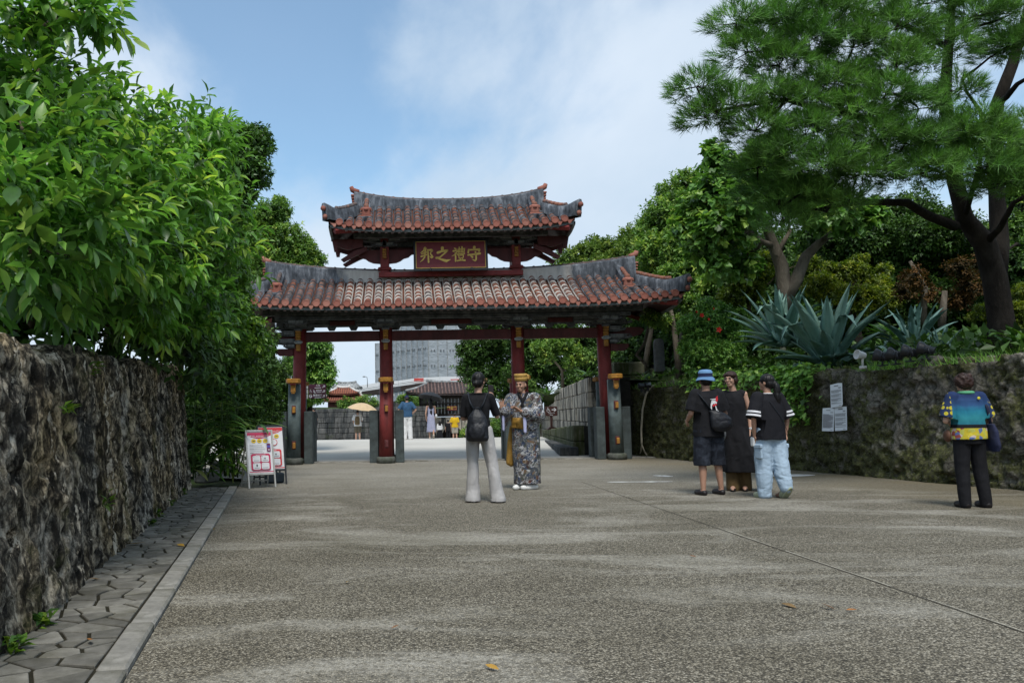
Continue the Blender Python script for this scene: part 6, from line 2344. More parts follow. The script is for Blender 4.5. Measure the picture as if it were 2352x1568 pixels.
 for i in range(n):
  x = cx - 2.7 + 5.4 * (i + .5) / n
  mb = MB()
  mb.box((x, Y + .3 + (.02 if i % 2 else 0), (zt + zb) / 2), (5.4 / n - .02, .08, zt - zb), bev=.01)
  mb.build("plank", [M_wood], root)
 for (x, w) in ((cx - 2.75, .16), (cx - 1.35, .16), (cx + 1.35, .16), (cx + 2.75, .16)):
  mb = MB()
  mb.box((x, Y + .2, (zt + zb) / 2), (w, .14, zt - zb), bev=.01)
  mb.build("post", [M_darkwood], root)
 for (z, w, h) in ((Z(912), 5.7, .2), (Z(926), 5.6, .12), (Z(953), 6.2, .22)):
  mb = MB()
  mb.box((cx, Y + .08, z), (w, .22, h), bev=.01)
  mb.build("beam", [M_darkwood], root)
 pl = MB()
 pl.box((cx, Y - .06, Z(937)), (.98, .06, .46), 0, bev=.01)
 pl = pl.build("plaque", [M_black], root)
 mb = MB()
 mb.box((cx, Y - .10, Z(937)), (.88, .02, .37), 0)
 mb.build("plaque_panel", [M_board], pl)
 tx = text_mesh("門會歓", .29, .008, bold=.008)
 mb = MB()
 mesh_into(mb, tx, Matrix.Translation((cx, Y - .125, Z(937))) @ Matrix.Rotation(math.pi / 2, 4, 'X'))
 mb.build("lettering", [M_gold], pl, split=False)
 # stone arch below
 za, z0 = Z(957), -1.9
 zt2 = za
 arch = [(.9 * math.cos(t), -.6 + 1.0 * math.sin(t)) for t in np.linspace(math.pi, 0, 11)]
 for sg in (-1, 1):
  pts = [(x, z) for x, z in arch if x * sg >= -1e-6]
  if sg < 0:
   poly = [(-3.4, z0), (-.9, z0)] + pts + [(0, zt2), (-3.0, zt2)]
  else:
   poly = [(0, zt2)] + pts + [(.9, z0), (3.4, z0), (3.0, zt2)]
  mb = MB()
  mb.prism(poly, 3.0, Matrix.Translation((cx, Y + .1, 0)))
  mb.build("arch_stonework", [M_ash_p], root)
 mb = MB()
 mb.box((cx, Y + 2.5, -.8), (2.2, .2, 2.4))  # dark sheet standing in for the shaded inside of the arch
 mb.build("arch_shade", [M_darkwood], root)
 # lower side roof running left
 # --- grey castle wall left of it
 Y2 = 96
 root = thing("castle_wall", "grey stone castle wall with grass on top left of the distant turret gate", "wall", tuple(P(900, 960, Y2)))
 mb = MB()
 pts = [P(826, 1015, Y2), P(1010, 1015, Y2), P(1000, 918, Y2), P(950, 912, Y2), P(900, 922, Y2), P(850, 928, Y2), P(826, 932, Y2)]
 mb.prism([(p.x, p.z) for p in pts], 5.0, Matrix.Translation((0, Y2, 0)))
 mb.build("wall_face", [M_ash_d], root)
 # --- walkway with railings
 Y3 = 112
 root = thing("walkway", "dark raised visitor walkway with railings below the wrapped building", "walkway", tuple(P(890, 905, Y3)))
 line = [(798, 903), (830, 899), (870, 893), (920, 886), (985, 877)]
 for i in range(len(line) - 1):
  (u0, v0), (u1, v1) = line[i], line[i + 1]
  mb = MB()
  q = [P(u0, v0 + 12, Y3), P(u1, v1 + 12, Y3), P(u1, v1, Y3), P(u0, v0, Y3)]
  mb.prism([(p.x, p.z) for p in q], 2.0, Matrix.Translation((0, Y3, 0)))
  mb.build("deck", [M_darkwood if i % 2 else plain("walkway_panel", (.045, .05, .055), .6, .3, 2)], root)
  for t in np.linspace(.1, .9, 5):
   a = P(u0 + (u1 - u0) * t, v0 + (v1 - v0) * t + 12, Y3 + .2)
   c2 = P(u0 + (u1 - u0) * t, v0 + (v1 - v0) * t + 21, Y3 + .2)
   mb = MB()
   mb.box(((a + c2) / 2), (.12, .12, (a - c2).length), bev=.01)
   mb.build("support", [M_whitepl], root)
  for dv in (-6, -3):
   a, c2 = P(u0, v0 + dv, Y3), P(u1, v1 + dv, Y3)
   mb = MB()
   mb.tube([a, c2], .035, 5)
   mb.build("rail", [M_plainpl], root)
 # --- white site hoarding
 Y4 = 128
 m_w = plain("white_hoarding", (.66, .67, .68), .7, .06, .4)
 root = thing("hoarding", "white construction hoarding along the foot of the wrapped building", "hoarding", tuple(P(900, 890, Y4)))
 hl = [(826, 885, 899), (870, 878, 893), (915, 874, 888), (955, 868, 882), (1010, 865, 880), (1080, 864, 880)]
 for i in range(len(hl) - 1):
  q = [P(hl[i][0] + .4, hl[i][2], Y4), P(hl[i + 1][0], hl[i + 1][2], Y4), P(hl[i + 1][0], hl[i + 1][1], Y4), P(hl[i][0] + .4, hl[i][1], Y4)]
  mb = MB()
  mb.prism([(p.x, p.z) for p in q], .3, Matrix.Translation((0, Y4, 0)))
  mb.build("hoarding_panel", [m_w], root)
 m_rs = plain("red_banner", (.50, .06, .05), .7, .1, 1)
 for (u, v, w) in ((962, 872, 22), (1048, 874, 26)):
  mb = MB()
  q = P(u, v, Y4 - .5)
  mb.box(tuple(q), (w / 14.8, .06, .5))
  mb.build("banner", [m_rs], root)
 # --- building wrapped in grey sheeting
 b = new_mat("scaffold_sheet")
 oi = b.n('ShaderNodeObjectInfo').outputs['Random']
 n1 = b.noise(b.scale(b.pos, (1, 1, 1.6)), .9, 5, .6, .5)
 k2 = b.math('MULTIPLY_ADD', oi, .12, b.math('MULTIPLY', n1, .28))
 col = b.ramp(k2, [(.08, (.26, .29, .32)), (.35, (.36, .39, .42))])
 M_sheet = setc(b, col, .6, n1, .8, .25, .35)
 M_mark = plain("sheet_print", (.05, .055, .06), .7, .1, 2)
 Yb = 170
 root = thing("wrapped_building", "tall building shrouded in grey scaffold sheeting behind the gate opening", "building", tuple(P(980, 880, Yb)))
 rr = random.Random(2)
 faces = [((898, Yb + 9), (984, Yb), 7, 746, 880), ((984, Yb), (1112, Yb + 2), 6, 744, 872), ((862, Yb + 12), (884, Yb + 11), 2, 788, 888)]
 for (u0, y0), (u1, y1), nc, vt, vb in faces:
  p0, p1 = P(u0, 800, y0), P(u1, 800, y1)
  z1, z0 = P(u0, vt, y0).z, P(u0, vb, y0).z - 1
  nr = 4 if vt < 780 else 3
  d = Vector((p1.x - p0.x, p1.y - p0.y, 0))
  nrm = Vector((d.y, -d.x, 0)).normalized()
  for i in range(nc):
   for j in range(nr):
    V, F = [], []
    for a in range(5):
     for c in range(5):
      t = (i + .015 + .97 * a / 4) / nc
      zz = z0 + (z1 - z0) * (j + .005 + .99 * c / 4) / nr
      bul = .10 * math.sin(math.pi * a / 4) + rr.uniform(-.05, .05) * (0 < a < 4) - .1 * (c in (0, 4)) * 0
      q = Vector((p0.x, p0.y, 0)) + d * t + nrm * bul
      V.append((q.x, q.y, zz))
    for a in range(4):
     for c in range(4):
      F.append((a * 5 + c, a * 5 + 5 + c, a * 5 + 6 + c, a * 5 + 1 + c))
    mb = MB()
    mb.add(V, F, 0, True)
    sh = mb.build("sheet", [M_sheet], root)
    mk = MB()
    for (t, ss) in ((.30, .0), (.62, .0)):
     q = Vector((p0.x, p0.y, 0)) + d * ((i + t) / nc) + nrm * .22
     zz = z0 + (z1 - z0) * (j + .28) / nr
     for row in (0, 1):
      mk.box((q.x, q.y, zz - row * .24), (.34 if row else .24, .02, .13))
    mk.build("sheet_marks", [M_mark], sh, kind='stuff')
  mb = MB()
  q0, q1 = Vector((p0.x, p0.y, 0)) - nrm * .5, Vector((p1.x, p1.y, 0)) - nrm * .5
  r0, r1 = q0 - nrm * 8, q1 - nrm * 8
  V = [(q.x, q.y, z) for z in (z0 - 6, z1 - .1) for q in (q0, q1, r1, r0)]
  mb.add(V, [(0, 1, 5, 4), (1, 2, 6, 5), (2, 3, 7, 6), (3, 0, 4, 7), (4, 5, 6, 7)])
  mb.build("scaffold_core", [M_sheet], root)
  for i in range(nc + 1):
   q = Vector((p0.x, p0.y, 0)) + d * (i / nc) + nrm * .05
   mb = MB()
   mb.box((q.x, q.y, (z0 + z1) / 2), (.12, .12, z1 - z0))
   mb.build("scaffold_pole", [M_plainpl], root)
 # --- little red-roofed halls on the left
 Y5 = 88
 def Zp(v):
  return P(790, v, Y5).z
 cx = P(789, 900, Y5).x
 root = thing("red_roofed_hall", "small distant hall with two tiers of orange-red tiled roof left of the second column", "building", (cx, Y5, -1))
 mb = MB()
 mb.box((cx, Y5 + 1.5, (Zp(912) - 1) / 2), (3.4, 2.6, Zp(912) + 1))
 mb.build("wall", [plain("red_timber_wall", (.10, .035, .03), .8, .3, 3)], root)
 simple_roof(root, "lower_roof", (cx, Y5 + 1.5), 2.5, 1.7, 2.0, Zp(921), Zp(905), M_rs, M_rt, M_whitepl, .24)
 simple_roof(root, "upper_roof", (cx - .1, Y5 + 1.7), 1.75, .7, 1.5, Zp(905), Zp(889), M_rs, M_rt, M_whitepl, .24)
 Y6 = 120
 cx = P(795, 890, Y6).x
 root = thing("grey_roofed_house", "plain grey-roofed house behind the little red-roofed hall", "house", (cx, Y6, -1))
 mb = MB()
 mb.box((cx, Y6 + 2, P(795, 896, Y6).z / 2 - .5), (3.2, 3, P(795, 896, Y6).z + 1))
 mb.build("wall", [M_plainpl], root)
 simple_roof(root, "roof", (cx, Y6 + 2), 2.1, 1.3, 1.9, P(795, 893, Y6).z, P(795, 878, Y6).z, M_plainpl, M_plainpl, M_plainpl, .4)
 # --- lamp post
 q = P(844, 889, 105)
 root = thing("street_lamp", "thin curved street lamp above the walkway in the distance", "lamp", tuple(q))
 mb = MB()
 h = P(844, 866, 105).z
 mb.tube([q, (q.x, q.y, h - .3), (q.x - .05, q.y, h), (q.x - .3, q.y, h + .1)], [.05, .04, .04, .035], 6)
 mb.build("pole", [M_plainpl], root)
 mb = MB()
 mb.ell((q.x - .42, q.y, h + .08), (.2, .12, .08))
 mb.build("lamp_head", [M_plainpl], root)
 # --- shrubs above the far walls
 for i, (u, v, Y, r, lab) in enumerate([(800, 928, 52, .45, "low green shrub on top of the far dark wall, left one"), (840, 922, 60, .6, "green shrub on the far dark wall near the second column"), (975, 918, 90, .9, "grassy shrub on the castle wall left of the turret gate"),
           (935, 915, 93, .8, "grassy shrub on the castle wall behind the man in blue"), (1092, 990, 50, .7, "green shrub beside the woman's backpack beyond the gate"), (1150, 985, 46, .8, "green shrub between the woman with the phone and the robed man, beyond the gate"), (1200, 972, 44, .9, "green shrub at the far end of the pale ashlar wall")]):
  b_ = P(u, v + 12, Y)
  tree("shrub", lab, "shrub", tuple(b_), [([b_, b_ + Vector((0, 0, .3))], [.04, .03])], [(u, v, Y, r), (u - 14, v + 3, Y, r * .7), (u + 15, v + 4, Y, r * .7)], 1.6, .16, .5, 'small', G_small, M_bark_b, 120 + i, per=6)
 # --- trees seen through the right bays
 sp = [("dark rounded tree left of the robed man's head, beyond the gate", (1105, 900, 42), [(1100, 800, 42, 1.0), (1080, 850, 42, .8), (1130, 850, 42, 1.0), (1095, 760, 42, .8), (1150, 790, 42, 1.0), (1110, 895, 41, .8), (1160, 900, 41, .8), (1130, 730, 42, .8), (1070, 800, 42, .5)]),
   ("dark tree straight behind the third column beyond the gate", (1210, 900, 40), [(1200, 800, 40, 1.0), (1240, 780, 40, 1.0), (1190, 860, 40, .9), (1250, 850, 40, .9), (1180, 740, 40, 1.0), (1230, 900, 39, .7), (1190, 930, 39, .6)]),
   ("dark tree between the third and fourth columns beyond the gate", (1320, 900, 38), [(1300, 770, 38, 1.0), (1350, 790, 38, 1.0), (1280, 830, 38.5, .8), (1340, 850, 38, .8), (1390, 770, 38, 1.0), (1380, 830, 37, .8), (1300, 730, 39, .9), (1400, 870, 36, .6), (1310, 890, 37, .6)]),
   ("dark tree half hidden by the fourth column of the gate", (1430, 870, 34), [(1430, 780, 34, .9), (1400, 820, 34, .7), (1460, 810, 33, .8), (1440, 740, 34, .8), (1410, 850, 33, .5), (1470, 850, 32, .6)])]
 for i, (lab, b_, specs) in enumerate(sp):
  bb = P(*b_)
  bb.z = 1.9
  tree("dark_tree", lab, "tree", tuple(bb), [([bb + Vector((0, 0, -.3)), bb + Vector((.1, 0, 1.0)), bb + Vector((0, 0, 2.0))], [.16, .13, .09])], specs, 2.0, .2, .5, 'small', G_dark, M_bark_d, 130 + i, per=6, k=6, rc=.45)
 tr = tree("small_tree", "small light green tree with a forked pale stem above the ashlar wall", "tree", tuple(P(1293, 885, 29)),
    [([P(1293, 890, 29), P(1291, 850, 29), P(1270, 825, 29)], [.06, .05, .03]), ([P(1291, 855, 29), P(1310, 830, 29)], [.04, .025])],
    [(1255, 810, 29, .38), (1290, 795, 29, .42), (1320, 810, 29, .36), (1270, 790, 29, .3), (1340, 818, 28.8, .28), (1235, 800, 29, .25), (1305, 830, 28.8, .22)],
    2.2, .12, .5, 'small', G_small, M_bark_g, 150, per=6, k=5, rc=.45, up=.55)
build_beyond()
# ---------------------------------------------------------------- people
M_skin = plain("skin", (.46, .27, .19), .5, .07, 12, .1, .4)
M_skin2 = plain("skin_tanned", (.36, .20, .135), .5, .07, 12, .1, .4)
M_hairb = plain("black_hair", (.006, .005, .005), .45, .4, 30, .25, .3)
M_hairbr = plain("brown_hair", (.028, .012, .008), .5, .4, 30, .3, .3)
M_cblack = plain("black_cloth", (.010, .010, .012), .85, .3, 9, .2, .2)
M_cnylon = plain("black_nylon", (.008, .009, .013), .5, .35, 14, .4, .4)
M_strap = plain("strap_cloth", (.012, .016, .022), .6, .3, 14, .2, .3)
M_dark = plain("dark_detail", (.012, .009, .009), .5, .1, 10, 0, .4)
M_lip = plain("lip", (.30, .12, .095), .5, .08, 10, 0, .4)
M_white_c = plain("white_cloth", (.62, .62, .62), .85, .08, 5, .2, .2)
class Prims:
 """capsules, ellipsoids and lofts that are fused into one skin"""
 def __init__(s):
  s.mb = MB()
 def cap(s, a, b, r0, r1=None, n=14):
  a, b = Vector(a), Vector(b)
  r1 = r0 if r1 is None else r1
  d = b - a
  if d.length < 1e-5:
   return s.ell(a, (r0, r0, r0))
  u = d.normalized()
  path, rad = [], []
  for k in (1, .92, .7, .38):
   path.append(a - u * r0 * k)
   rad.append(max(.0015, r0 * math.sqrt(max(0, 1 - k * k))))
  path += [a, b]
  rad += [r0, r1]
  for k in (.38, .7, .92, 1):
   path.append(b + u * r1 * k)
   rad.append(max(.0015, r1 * math.sqrt(max(0, 1 - k * k))))
  s.mb.tube(path, rad, n)
  return s
 def chain(s, pts, rad):
  for i in range(len(pts) - 1):
   s.cap(pts[i], pts[i + 1], rad[i], rad[i + 1])
  return s
 def ell(s, c, r, rot=None):
  s.mb.ell(tuple(c), r, 16, 12, rot=rot)
  return s
 def loft(s, secs, n=28, fold=0.0, nf=7, seed=0):
  """secs: (cx, cy, z, rx, ry); optional vertical pleats growing downwards"""
  V, F = [], []
  m = len(secs)
  for k, q in enumerate(secs):
   cx, cy, z, rx, ry = q[:5]
   f = q[5] if len(q) > 5 else 0.0
   for j in range(n):
    t = 2 * math.pi * j / n
    w = 1 + f * (math.sin(nf * t + seed) * .6 + math.sin((nf * 2 + 1) * t + seed * 2 + k * .15) * .4)
    # slightly squared ellipse
    c, si = math.cos(t), math.sin(t)
    V.append((cx + rx * w * math.copysign(abs(c) ** .88, c), cy + ry * w * math.copysign(abs(si) ** .88, si), z))
  for k in range(m - 1):
   for j in range(n):
    a, b = k * n + j, k * n + (j + 1) % n
    F.append((a, b, b + n, a + n) if secs[-1][2] > secs[0][2] else (b, a, a + n, b + n))
  up = secs[-1][2] > secs[0][2]
  F.append(tuple(range(n - 1, -1, -1)) if up else tuple(range(n)))
  top = tuple((m - 1) * n + j for j in range(n))
  F.append(top if up else top[::-1])
  s.mb.add(V, F, 0, True)
  return s
 def hand(s, w, d, nrm, curl=.35, spread=.16, side=1, sc=1.0):
  """palm and five fingers from wrist w along d; nrm faces out of the palm; side: thumb direction sign"""
  w, d, nrm = Vector(w), Vector(d).normalized(), Vector(nrm).normalized()
  nrm = (nrm - d * nrm.dot(d)).normalized()
  x = d.cross(nrm) * side
  pc = w + d * .045 * sc
  for i in range(4):
   o = (i - 1.5) * .019 * sc
   s.cap(w + d * .012 * sc + x * o * .6, w + d * .080 * sc + x * o, .0135 * sc, .0125 * sc, 8)
  ln = (.066, .078, .072, .056)
  for i in range(4):
   o = (1.5 - i) * .0195 * sc
   fd = (d + x * (1.5 - i) * spread).normalized()
   p0 = w + d * .082 * sc + x * o
   a1 = curl * (.7 + .12 * i)
   d1 = (fd * math.cos(a1) + nrm * math.sin(a1)).normalized()
   d2 = (fd * math.cos(a1 * 2.1) + nrm * math.sin(a1 * 2.1)).normalized()
   p1 = p0 + d1 * ln[i] * .52 * sc
   p2 = p1 + d2 * ln[i] * .48 * sc
   s.chain([p0, p1, p2], [.0098 * sc, .0088 * sc, .0072 * sc])
  t0 = w + d * .022 * sc + x * .022 * sc
  t1 = t0 + (d * .62 + x * .75 + nrm * .25).normalized() * .042 * sc
  t2 = t1 + (d * .85 + x * .35 + nrm * .35).normalized() * .030 * sc
  s.chain([t0, t1, t2], [.0145 * sc, .0112 * sc, .0085 * sc])
  return s
def fuse(prims, voxel, mats, name, smooth=4, fold=None, ratio=None, push=0.0):
 me0 = prims.mb.mesh(name, [])
 o = bpy.data.objects.new("tmp", me0)
 COL.objects.link(o)
 md = o.modifiers.new("r", 'REMESH')
 md.mode = 'VOXEL'
 md.voxel_size = voxel
 sm = o.modifiers.new("s", 'SMOOTH')
 sm.factor = .5
 sm.iterations = smooth
 if ratio:
  dm = o.modifiers.new("d", 'DECIMATE')
  dm.ratio = ratio
 dg = bpy.context.evaluated_depsgraph_get()
 me = bpy.data.meshes.new_from_object(o.evaluated_get(dg))
 bpy.data.objects.remove(o)
 me.name = name
 n = len(me.vertices)
 co = np.empty(n * 3, dtype=np.float32)
 me.vertices.foreach_get('co', co)
 co = co.reshape(-1, 3).astype(np.float64)
 no = np.empty(n * 3, dtype=np.float32)
 me.vertices.foreach_get('normal', no)
 no = no.reshape(-1, 3)
 if fold is not None:
  amp, sx, sz, seed = fold
  q = co * np.array([sx, sx, sz])
  dsp = (fbm(q + (fbm(co * 5, 2, seed + 4)[:, None] - .5) * 1.5, 3, seed) - .5) * 2 * amp
  co = co + no * dsp[:, None]
 if push:
  co = co + no * push
 me.vertices.foreach_set('co', co.astype(np.float32).ravel())
 me.polygons.foreach_set('use_smooth', np.ones(len(me.polygons), dtype=bool))
 for m in (mats if isinstance(mats, (list, tuple)) else [mats]):
  me.materials.append(m)
 me.update()
 TRI_COUNT[0] += len(me.polygons) * 2
 return me
class Person:
 def __init__(s, label, pos, yaw, H, group=None, skin=None, vox=.0075, **J):
  s.root = thing("person", label, "person", tuple(pos), math.radians(yaw), group)
  s.k = H / 1.70
  s.vox = vox
  s.skin = skin or M_skin
  D = dict(hipc=(0, 0, .90), chest=(0, 0, 1.26), neck=(0, .0, 1.43), head=(0, -.015, 1.575), shL=(.165, 0, 1.385), shR=(-.165, 0, 1.385),
     elL=(.215, .02, 1.10), elR=(-.215, .02, 1.10), haL=(.22, -.06, .86), haR=(-.22, -.06, .86),
     footL=(.10, 0, 0), footR=(-.10, 0, 0), knL=None, knR=None, hw=.085, head_yaw=0, head_tilt=0, hdL=None, hdR=None, hnL=(-1, 0, 0), hnR=(1, 0, 0), curl=.4, spread=.12, sideL=1, sideR=1, heelR=0.0, heelL=0.0, toeL=0, toeR=0)
  D.update(J)
  s.J = {k: (Vector(v) if isinstance(v, tuple) else v) for k, v in D.items()}
  j = s.J
  for sd in 'LR':
   f = j['foot' + sd]
   h = j['hipc'] + Vector((j['hw'] * (1 if sd == 'L' else -1), 0, 0))
   j['hip' + sd] = h
   j['an' + sd] = f + Vector((0, .03, .085 + j['heel' + sd] * .8))
   if j['kn' + sd] is None:
    j['kn' + sd] = h.lerp(j['an' + sd], .49) + Vector((0, -.03, 0))
 def toe(s, sd, x, y, z):
  a = math.radians(s.J['toe' + sd])
  return s.J['foot' + sd] + Vector((x * math.cos(a) - y * math.sin(a), x * math.sin(a) + y * math.cos(a), z))
 def put(s, me, name, label=None):
  """local coordinates (metres, for a 1.70 m figure) to a child of the person"""
  me.transform(Matrix.Scale(s.k, 4))
  o = bpy.data.objects.new(name, me)
  COL.objects.link(o)
  o.parent = s.root
  if label:
   o['label'] = label
  return o
 def free(s, me, name, label, cat, group=None):
  """same frame, but a thing of its own that the person carries"""
  me.transform(Matrix.Scale(s.k, 4))
  c = sum((v.co for v in me.vertices), Vector()) / len(me.vertices)
  me.transform(Matrix.Translation(-c))
  o = bpy.data.objects.new(name, me)
  COL.objects.link(o)
  o.matrix_basis = s.root.matrix_basis @ Matrix.Translation(c)
  return tag(o, label, cat, group)
 def body(s, female=False, face=True, legs=True):
  j, p = s.J, Prims()
  cw = .9 if female else 1.0
  hc = j['hipc']
  p.loft([(hc.x, hc.y, hc.z - .06, .14, .10), (hc.x, hc.y, hc.z + .02, .155, .11), (hc.x * .6, hc.y * .6, 1.06, .11 * cw, .08), (j['chest'].x, j['chest'].y, 1.25, .13 * cw, .085), (j['chest'].x, j['chest'].y, 1.36, .12 * cw, .065), (j['neck'].x, j['neck'].y, 1.42, .055, .05)])
  p.chain([j['neck'] + Vector((0, .01, -.06)), j['neck'] + Vector((0, 0, .02)), j['head'] + Vector((0, .012, -.07))], [.06, .05, .05])
  for sd, sg in (('L', 1), ('R', -1)):
   p.chain([j['neck'] + Vector((sg * .04, .01, -.03)), j['sh' + sd]], [.038, .048])
   e, h = j['el' + sd], j['ha' + sd]
   p.chain([j['sh' + sd], j['sh' + sd].lerp(e, .5), e], [.050 * cw, .044 * cw, .036 * cw])
   p.chain([e, e.lerp(h, .35), h], [.036 * cw, .038 * cw, .024 * cw])
   d = j['hd' + sd] if j['hd' + sd] is not None else (h - e)
   p.hand(h, d, j['hn' + sd], j['curl'], j['spread'], j['side' + sd] * sg, 1.0 if not female else .92)
   if legs:
    kn, an = j['kn' + sd], j['an' + sd]
    p.chain([j['hip' + sd], j['hip' + sd].lerp(kn, .5), kn], [.092, .075, .054])
    p.chain([kn, kn.lerp(an, .35) + Vector((0, .012, 0)), an], [.05, .054, .034])
    f = j['foot' + sd]
    p.chain([an + Vector((0, .01, -.035)), s.toe(sd, 0, -.10, .035), s.toe(sd, 0, -.165, .028)], [.036, .036, .025])
  # head
  hd = j['head']
  R = Matrix.Rotation(math.radians(j['head_yaw']), 3, 'Z') @ Matrix.Rotation(math.radians(j['head_tilt']), 3, 'X')
  s.HR = R
  def h(v):
   return hd + R @ Vector(v)
  s.h = h
  ry = math.radians(j['head_yaw'])
  p.ell(h((0, .012, .035)), (.074, .092, .085), (0, 0, ry))
  p.ell(h((0, -.018, -.012)), (.064, .074, .085), (0, 0, ry))
  p.ell(h((0, -.045, -.075)), (.040, .042, .036), (0, 0, ry))
  if face:
   p.cap(h((0, -.088, .015)), h((0, -.103, -.020)), .008, .013, 8)
   p.cap(h((-.03, -.080, .028)), h((.03, -.080, .028)), .012, .012, 8)
   p.cap(h((-.016, -.083, -.056)), h((.016, -.083, -.056)), .010, .010, 8)
   p.ell(h((.036, -.068, -.02)), (.02, .02, .02))
   p.ell(h((-.036, -.068, -.02)), (.02, .02, .02))
  for sg in (-1, 1):
   p.ell(h((sg * .076, .012, -.005)), (.010, .020, .032), (0, 0, ry))
  s.put(fuse(p, s.vox * .8, s.skin, "body", 2), "body")
  if face:
   for sg in (-1, 1):
    mb = MB()
    mb.ell(tuple(h((sg * .029, -.084, .006))), (.013, .007, .006), 10, 6)
    s.put(mb.mesh("eye", [M_dark]), "eye")
    mb = MB()
    mb.tube([h((sg * .012, -.092, .026)), h((sg * .030, -.091, .032)), h((sg * .047, -.080, .027))], [.004, .0045, .003], 6)
    s.put(mb.mesh("eyebrow", [M_dark]), "eyebrow")
   mb = MB()
   mb.ell(tuple(h((0, -.0905, -.055))), (.019, .005, .006), 10, 6)
   s.put(mb.mesh("mouth", [M_lip]), "mouth")
 def hair(s, blobs, mat, fold=(.006, 60, 14, 3), vox=.0075, name="hair"):
  p = Prims()
  for c, r in blobs:
   p.ell(s.h(c), r, (0, 0, math.radians(s.J['head_yaw'])))
  return s.put(fuse(p, vox, mat, name, 2, fold), name)
 def top(s, mat, hem=.86, rx=.185, ry=.125, sleeve=.75, sr=(.075, .075), drop=0.0, fold=(.010, 9, 5, 1), name="shirt", neck=.065, chest=None, free_hem=0, cuff_flare=0.0):
  j, p = s.J, Prims()
  hc, ch = j['hipc'], j['chest']
  cx, cy = ch.x, ch.y
  c = chest or (rx * .97, ry)
  p.loft([(hc.x, hc.y, hem, rx * 1.02, ry * 1.03, free_hem), (hc.x, hc.y, hem + .10, rx, ry, free_hem * .6), (hc.x * .5 + cx * .5, hc.y * .5 + cy * .5, 1.08, rx * .95, ry * .97),
    (cx, cy, 1.25, c[0], c[1]), (cx, cy, 1.35, c[0] * .97, c[1] * .86), (cx, cy * .9, 1.405, c[0] * .72, c[1] * .66), (j['neck'].x, j['neck'].y + .005, 1.435, neck + .022, neck + .015)])
  for sd, sg in (('L', 1), ('R', -1)):
   sh, el, ha = j['sh' + sd], j['el' + sd], j['ha' + sd]
   p.cap(Vector((cx + sg * .05, cy, 1.37)), sh, .062, sr[0] * .9)
   if sleeve > 0:
    if sleeve <= 1:
     e = sh.lerp(el, sleeve)
     p.chain([sh, e], [sr[0] * .95, sr[1]])
    else:
     e = el.lerp(ha, sleeve - 1)
     p.chain([sh, el, e], [sr[0] * .95, sr[1], sr[1] * .95 + cuff_flare])
  me = fuse(p, s.vox, mat, name, 3, fold)
  if 0 < sleeve:
   for sd in 'LR':
    sh, el, ha = j['sh' + sd], j['el' + sd], j['ha' + sd]
    e, a = (sh.lerp(el, sleeve), sh) if sleeve <= 1 else (el.lerp(ha, sleeve - 1), el)
    s.trim(me, e, (e - a).normalized(), sr[1] * 1.5)
  return s.put(me, name)
 def trim(s, me, e, d, r):
  """cuts the rounded end of a sleeve or leg off square"""
  n = len(me.vertices)
  co = np.empty(n * 3, dtype=np.float32)
  me.vertices.foreach_get('co', co)
  co = co.reshape(-1, 3)
  q = co - np.array(e)
  t = q @ np.array(d)
  rad = np.linalg.norm(q - t[:, None] * np.array(d), axis=1)
  k = (t > 0) & (t < r * 1.3) & (rad < r)
  co[k] -= (t[k] * .93)[:, None] * np.array(d, dtype=np.float32)
  me.vertices.foreach_set('co', co.ravel())
  me.update()
 def pants(s, mat, hem=1.0, r=(.105, .085, .075), fold=(.010, 8, 7, 5), name="trousers", seat=(.165, .125), waist=.98, knee_out=0.0):
  j, p = s.J, Prims()
  hc = j['hipc']
  p.loft([(hc.x, hc.y, hc.z - .10, seat[0] * .92, seat[1] * .95), (hc.x, hc.y, hc.z - .02, seat[0], seat[1]), (hc.x, hc.y, waist, seat[0] * .88, seat[1] * .9)])
  for sd in 'LR':
   hp, kn, an = j['hip' + sd], j['kn' + sd], j['an' + sd]
   if hem <= .5:
    e = hp.lerp(kn, hem * 2)
    p.chain([hp, hp.lerp(e, .5), e], [r[0], r[0] * .5 + r[1] * .5, r[1]])
   else:
    e = kn.lerp(an + Vector((0, 0, -.045)), hem * 2 - 1)
    p.chain([hp, hp.lerp(kn, .5), kn], [r[0], r[0] * .45 + r[1] * .55, r[1]])
    p.chain([kn, kn.lerp(e, .6), e], [r[1], r[1] * .4 + r[2] * .6, r[2]])
  me = fuse(p, s.vox, mat, name, 3, fold)
  if hem < .95:
   for sd in 'LR':
    hp, kn, an = j['hip' + sd], j['kn' + sd], j['an' + sd]
    e = hp.lerp(kn, hem * 2) if hem <= .5 else kn.lerp(an + Vector((0, 0, -.045)), hem * 2 - 1)
    s.trim(me, e, Vector((0, 0, -1)), r[2] * 1.6)
  return s.put(me, name)
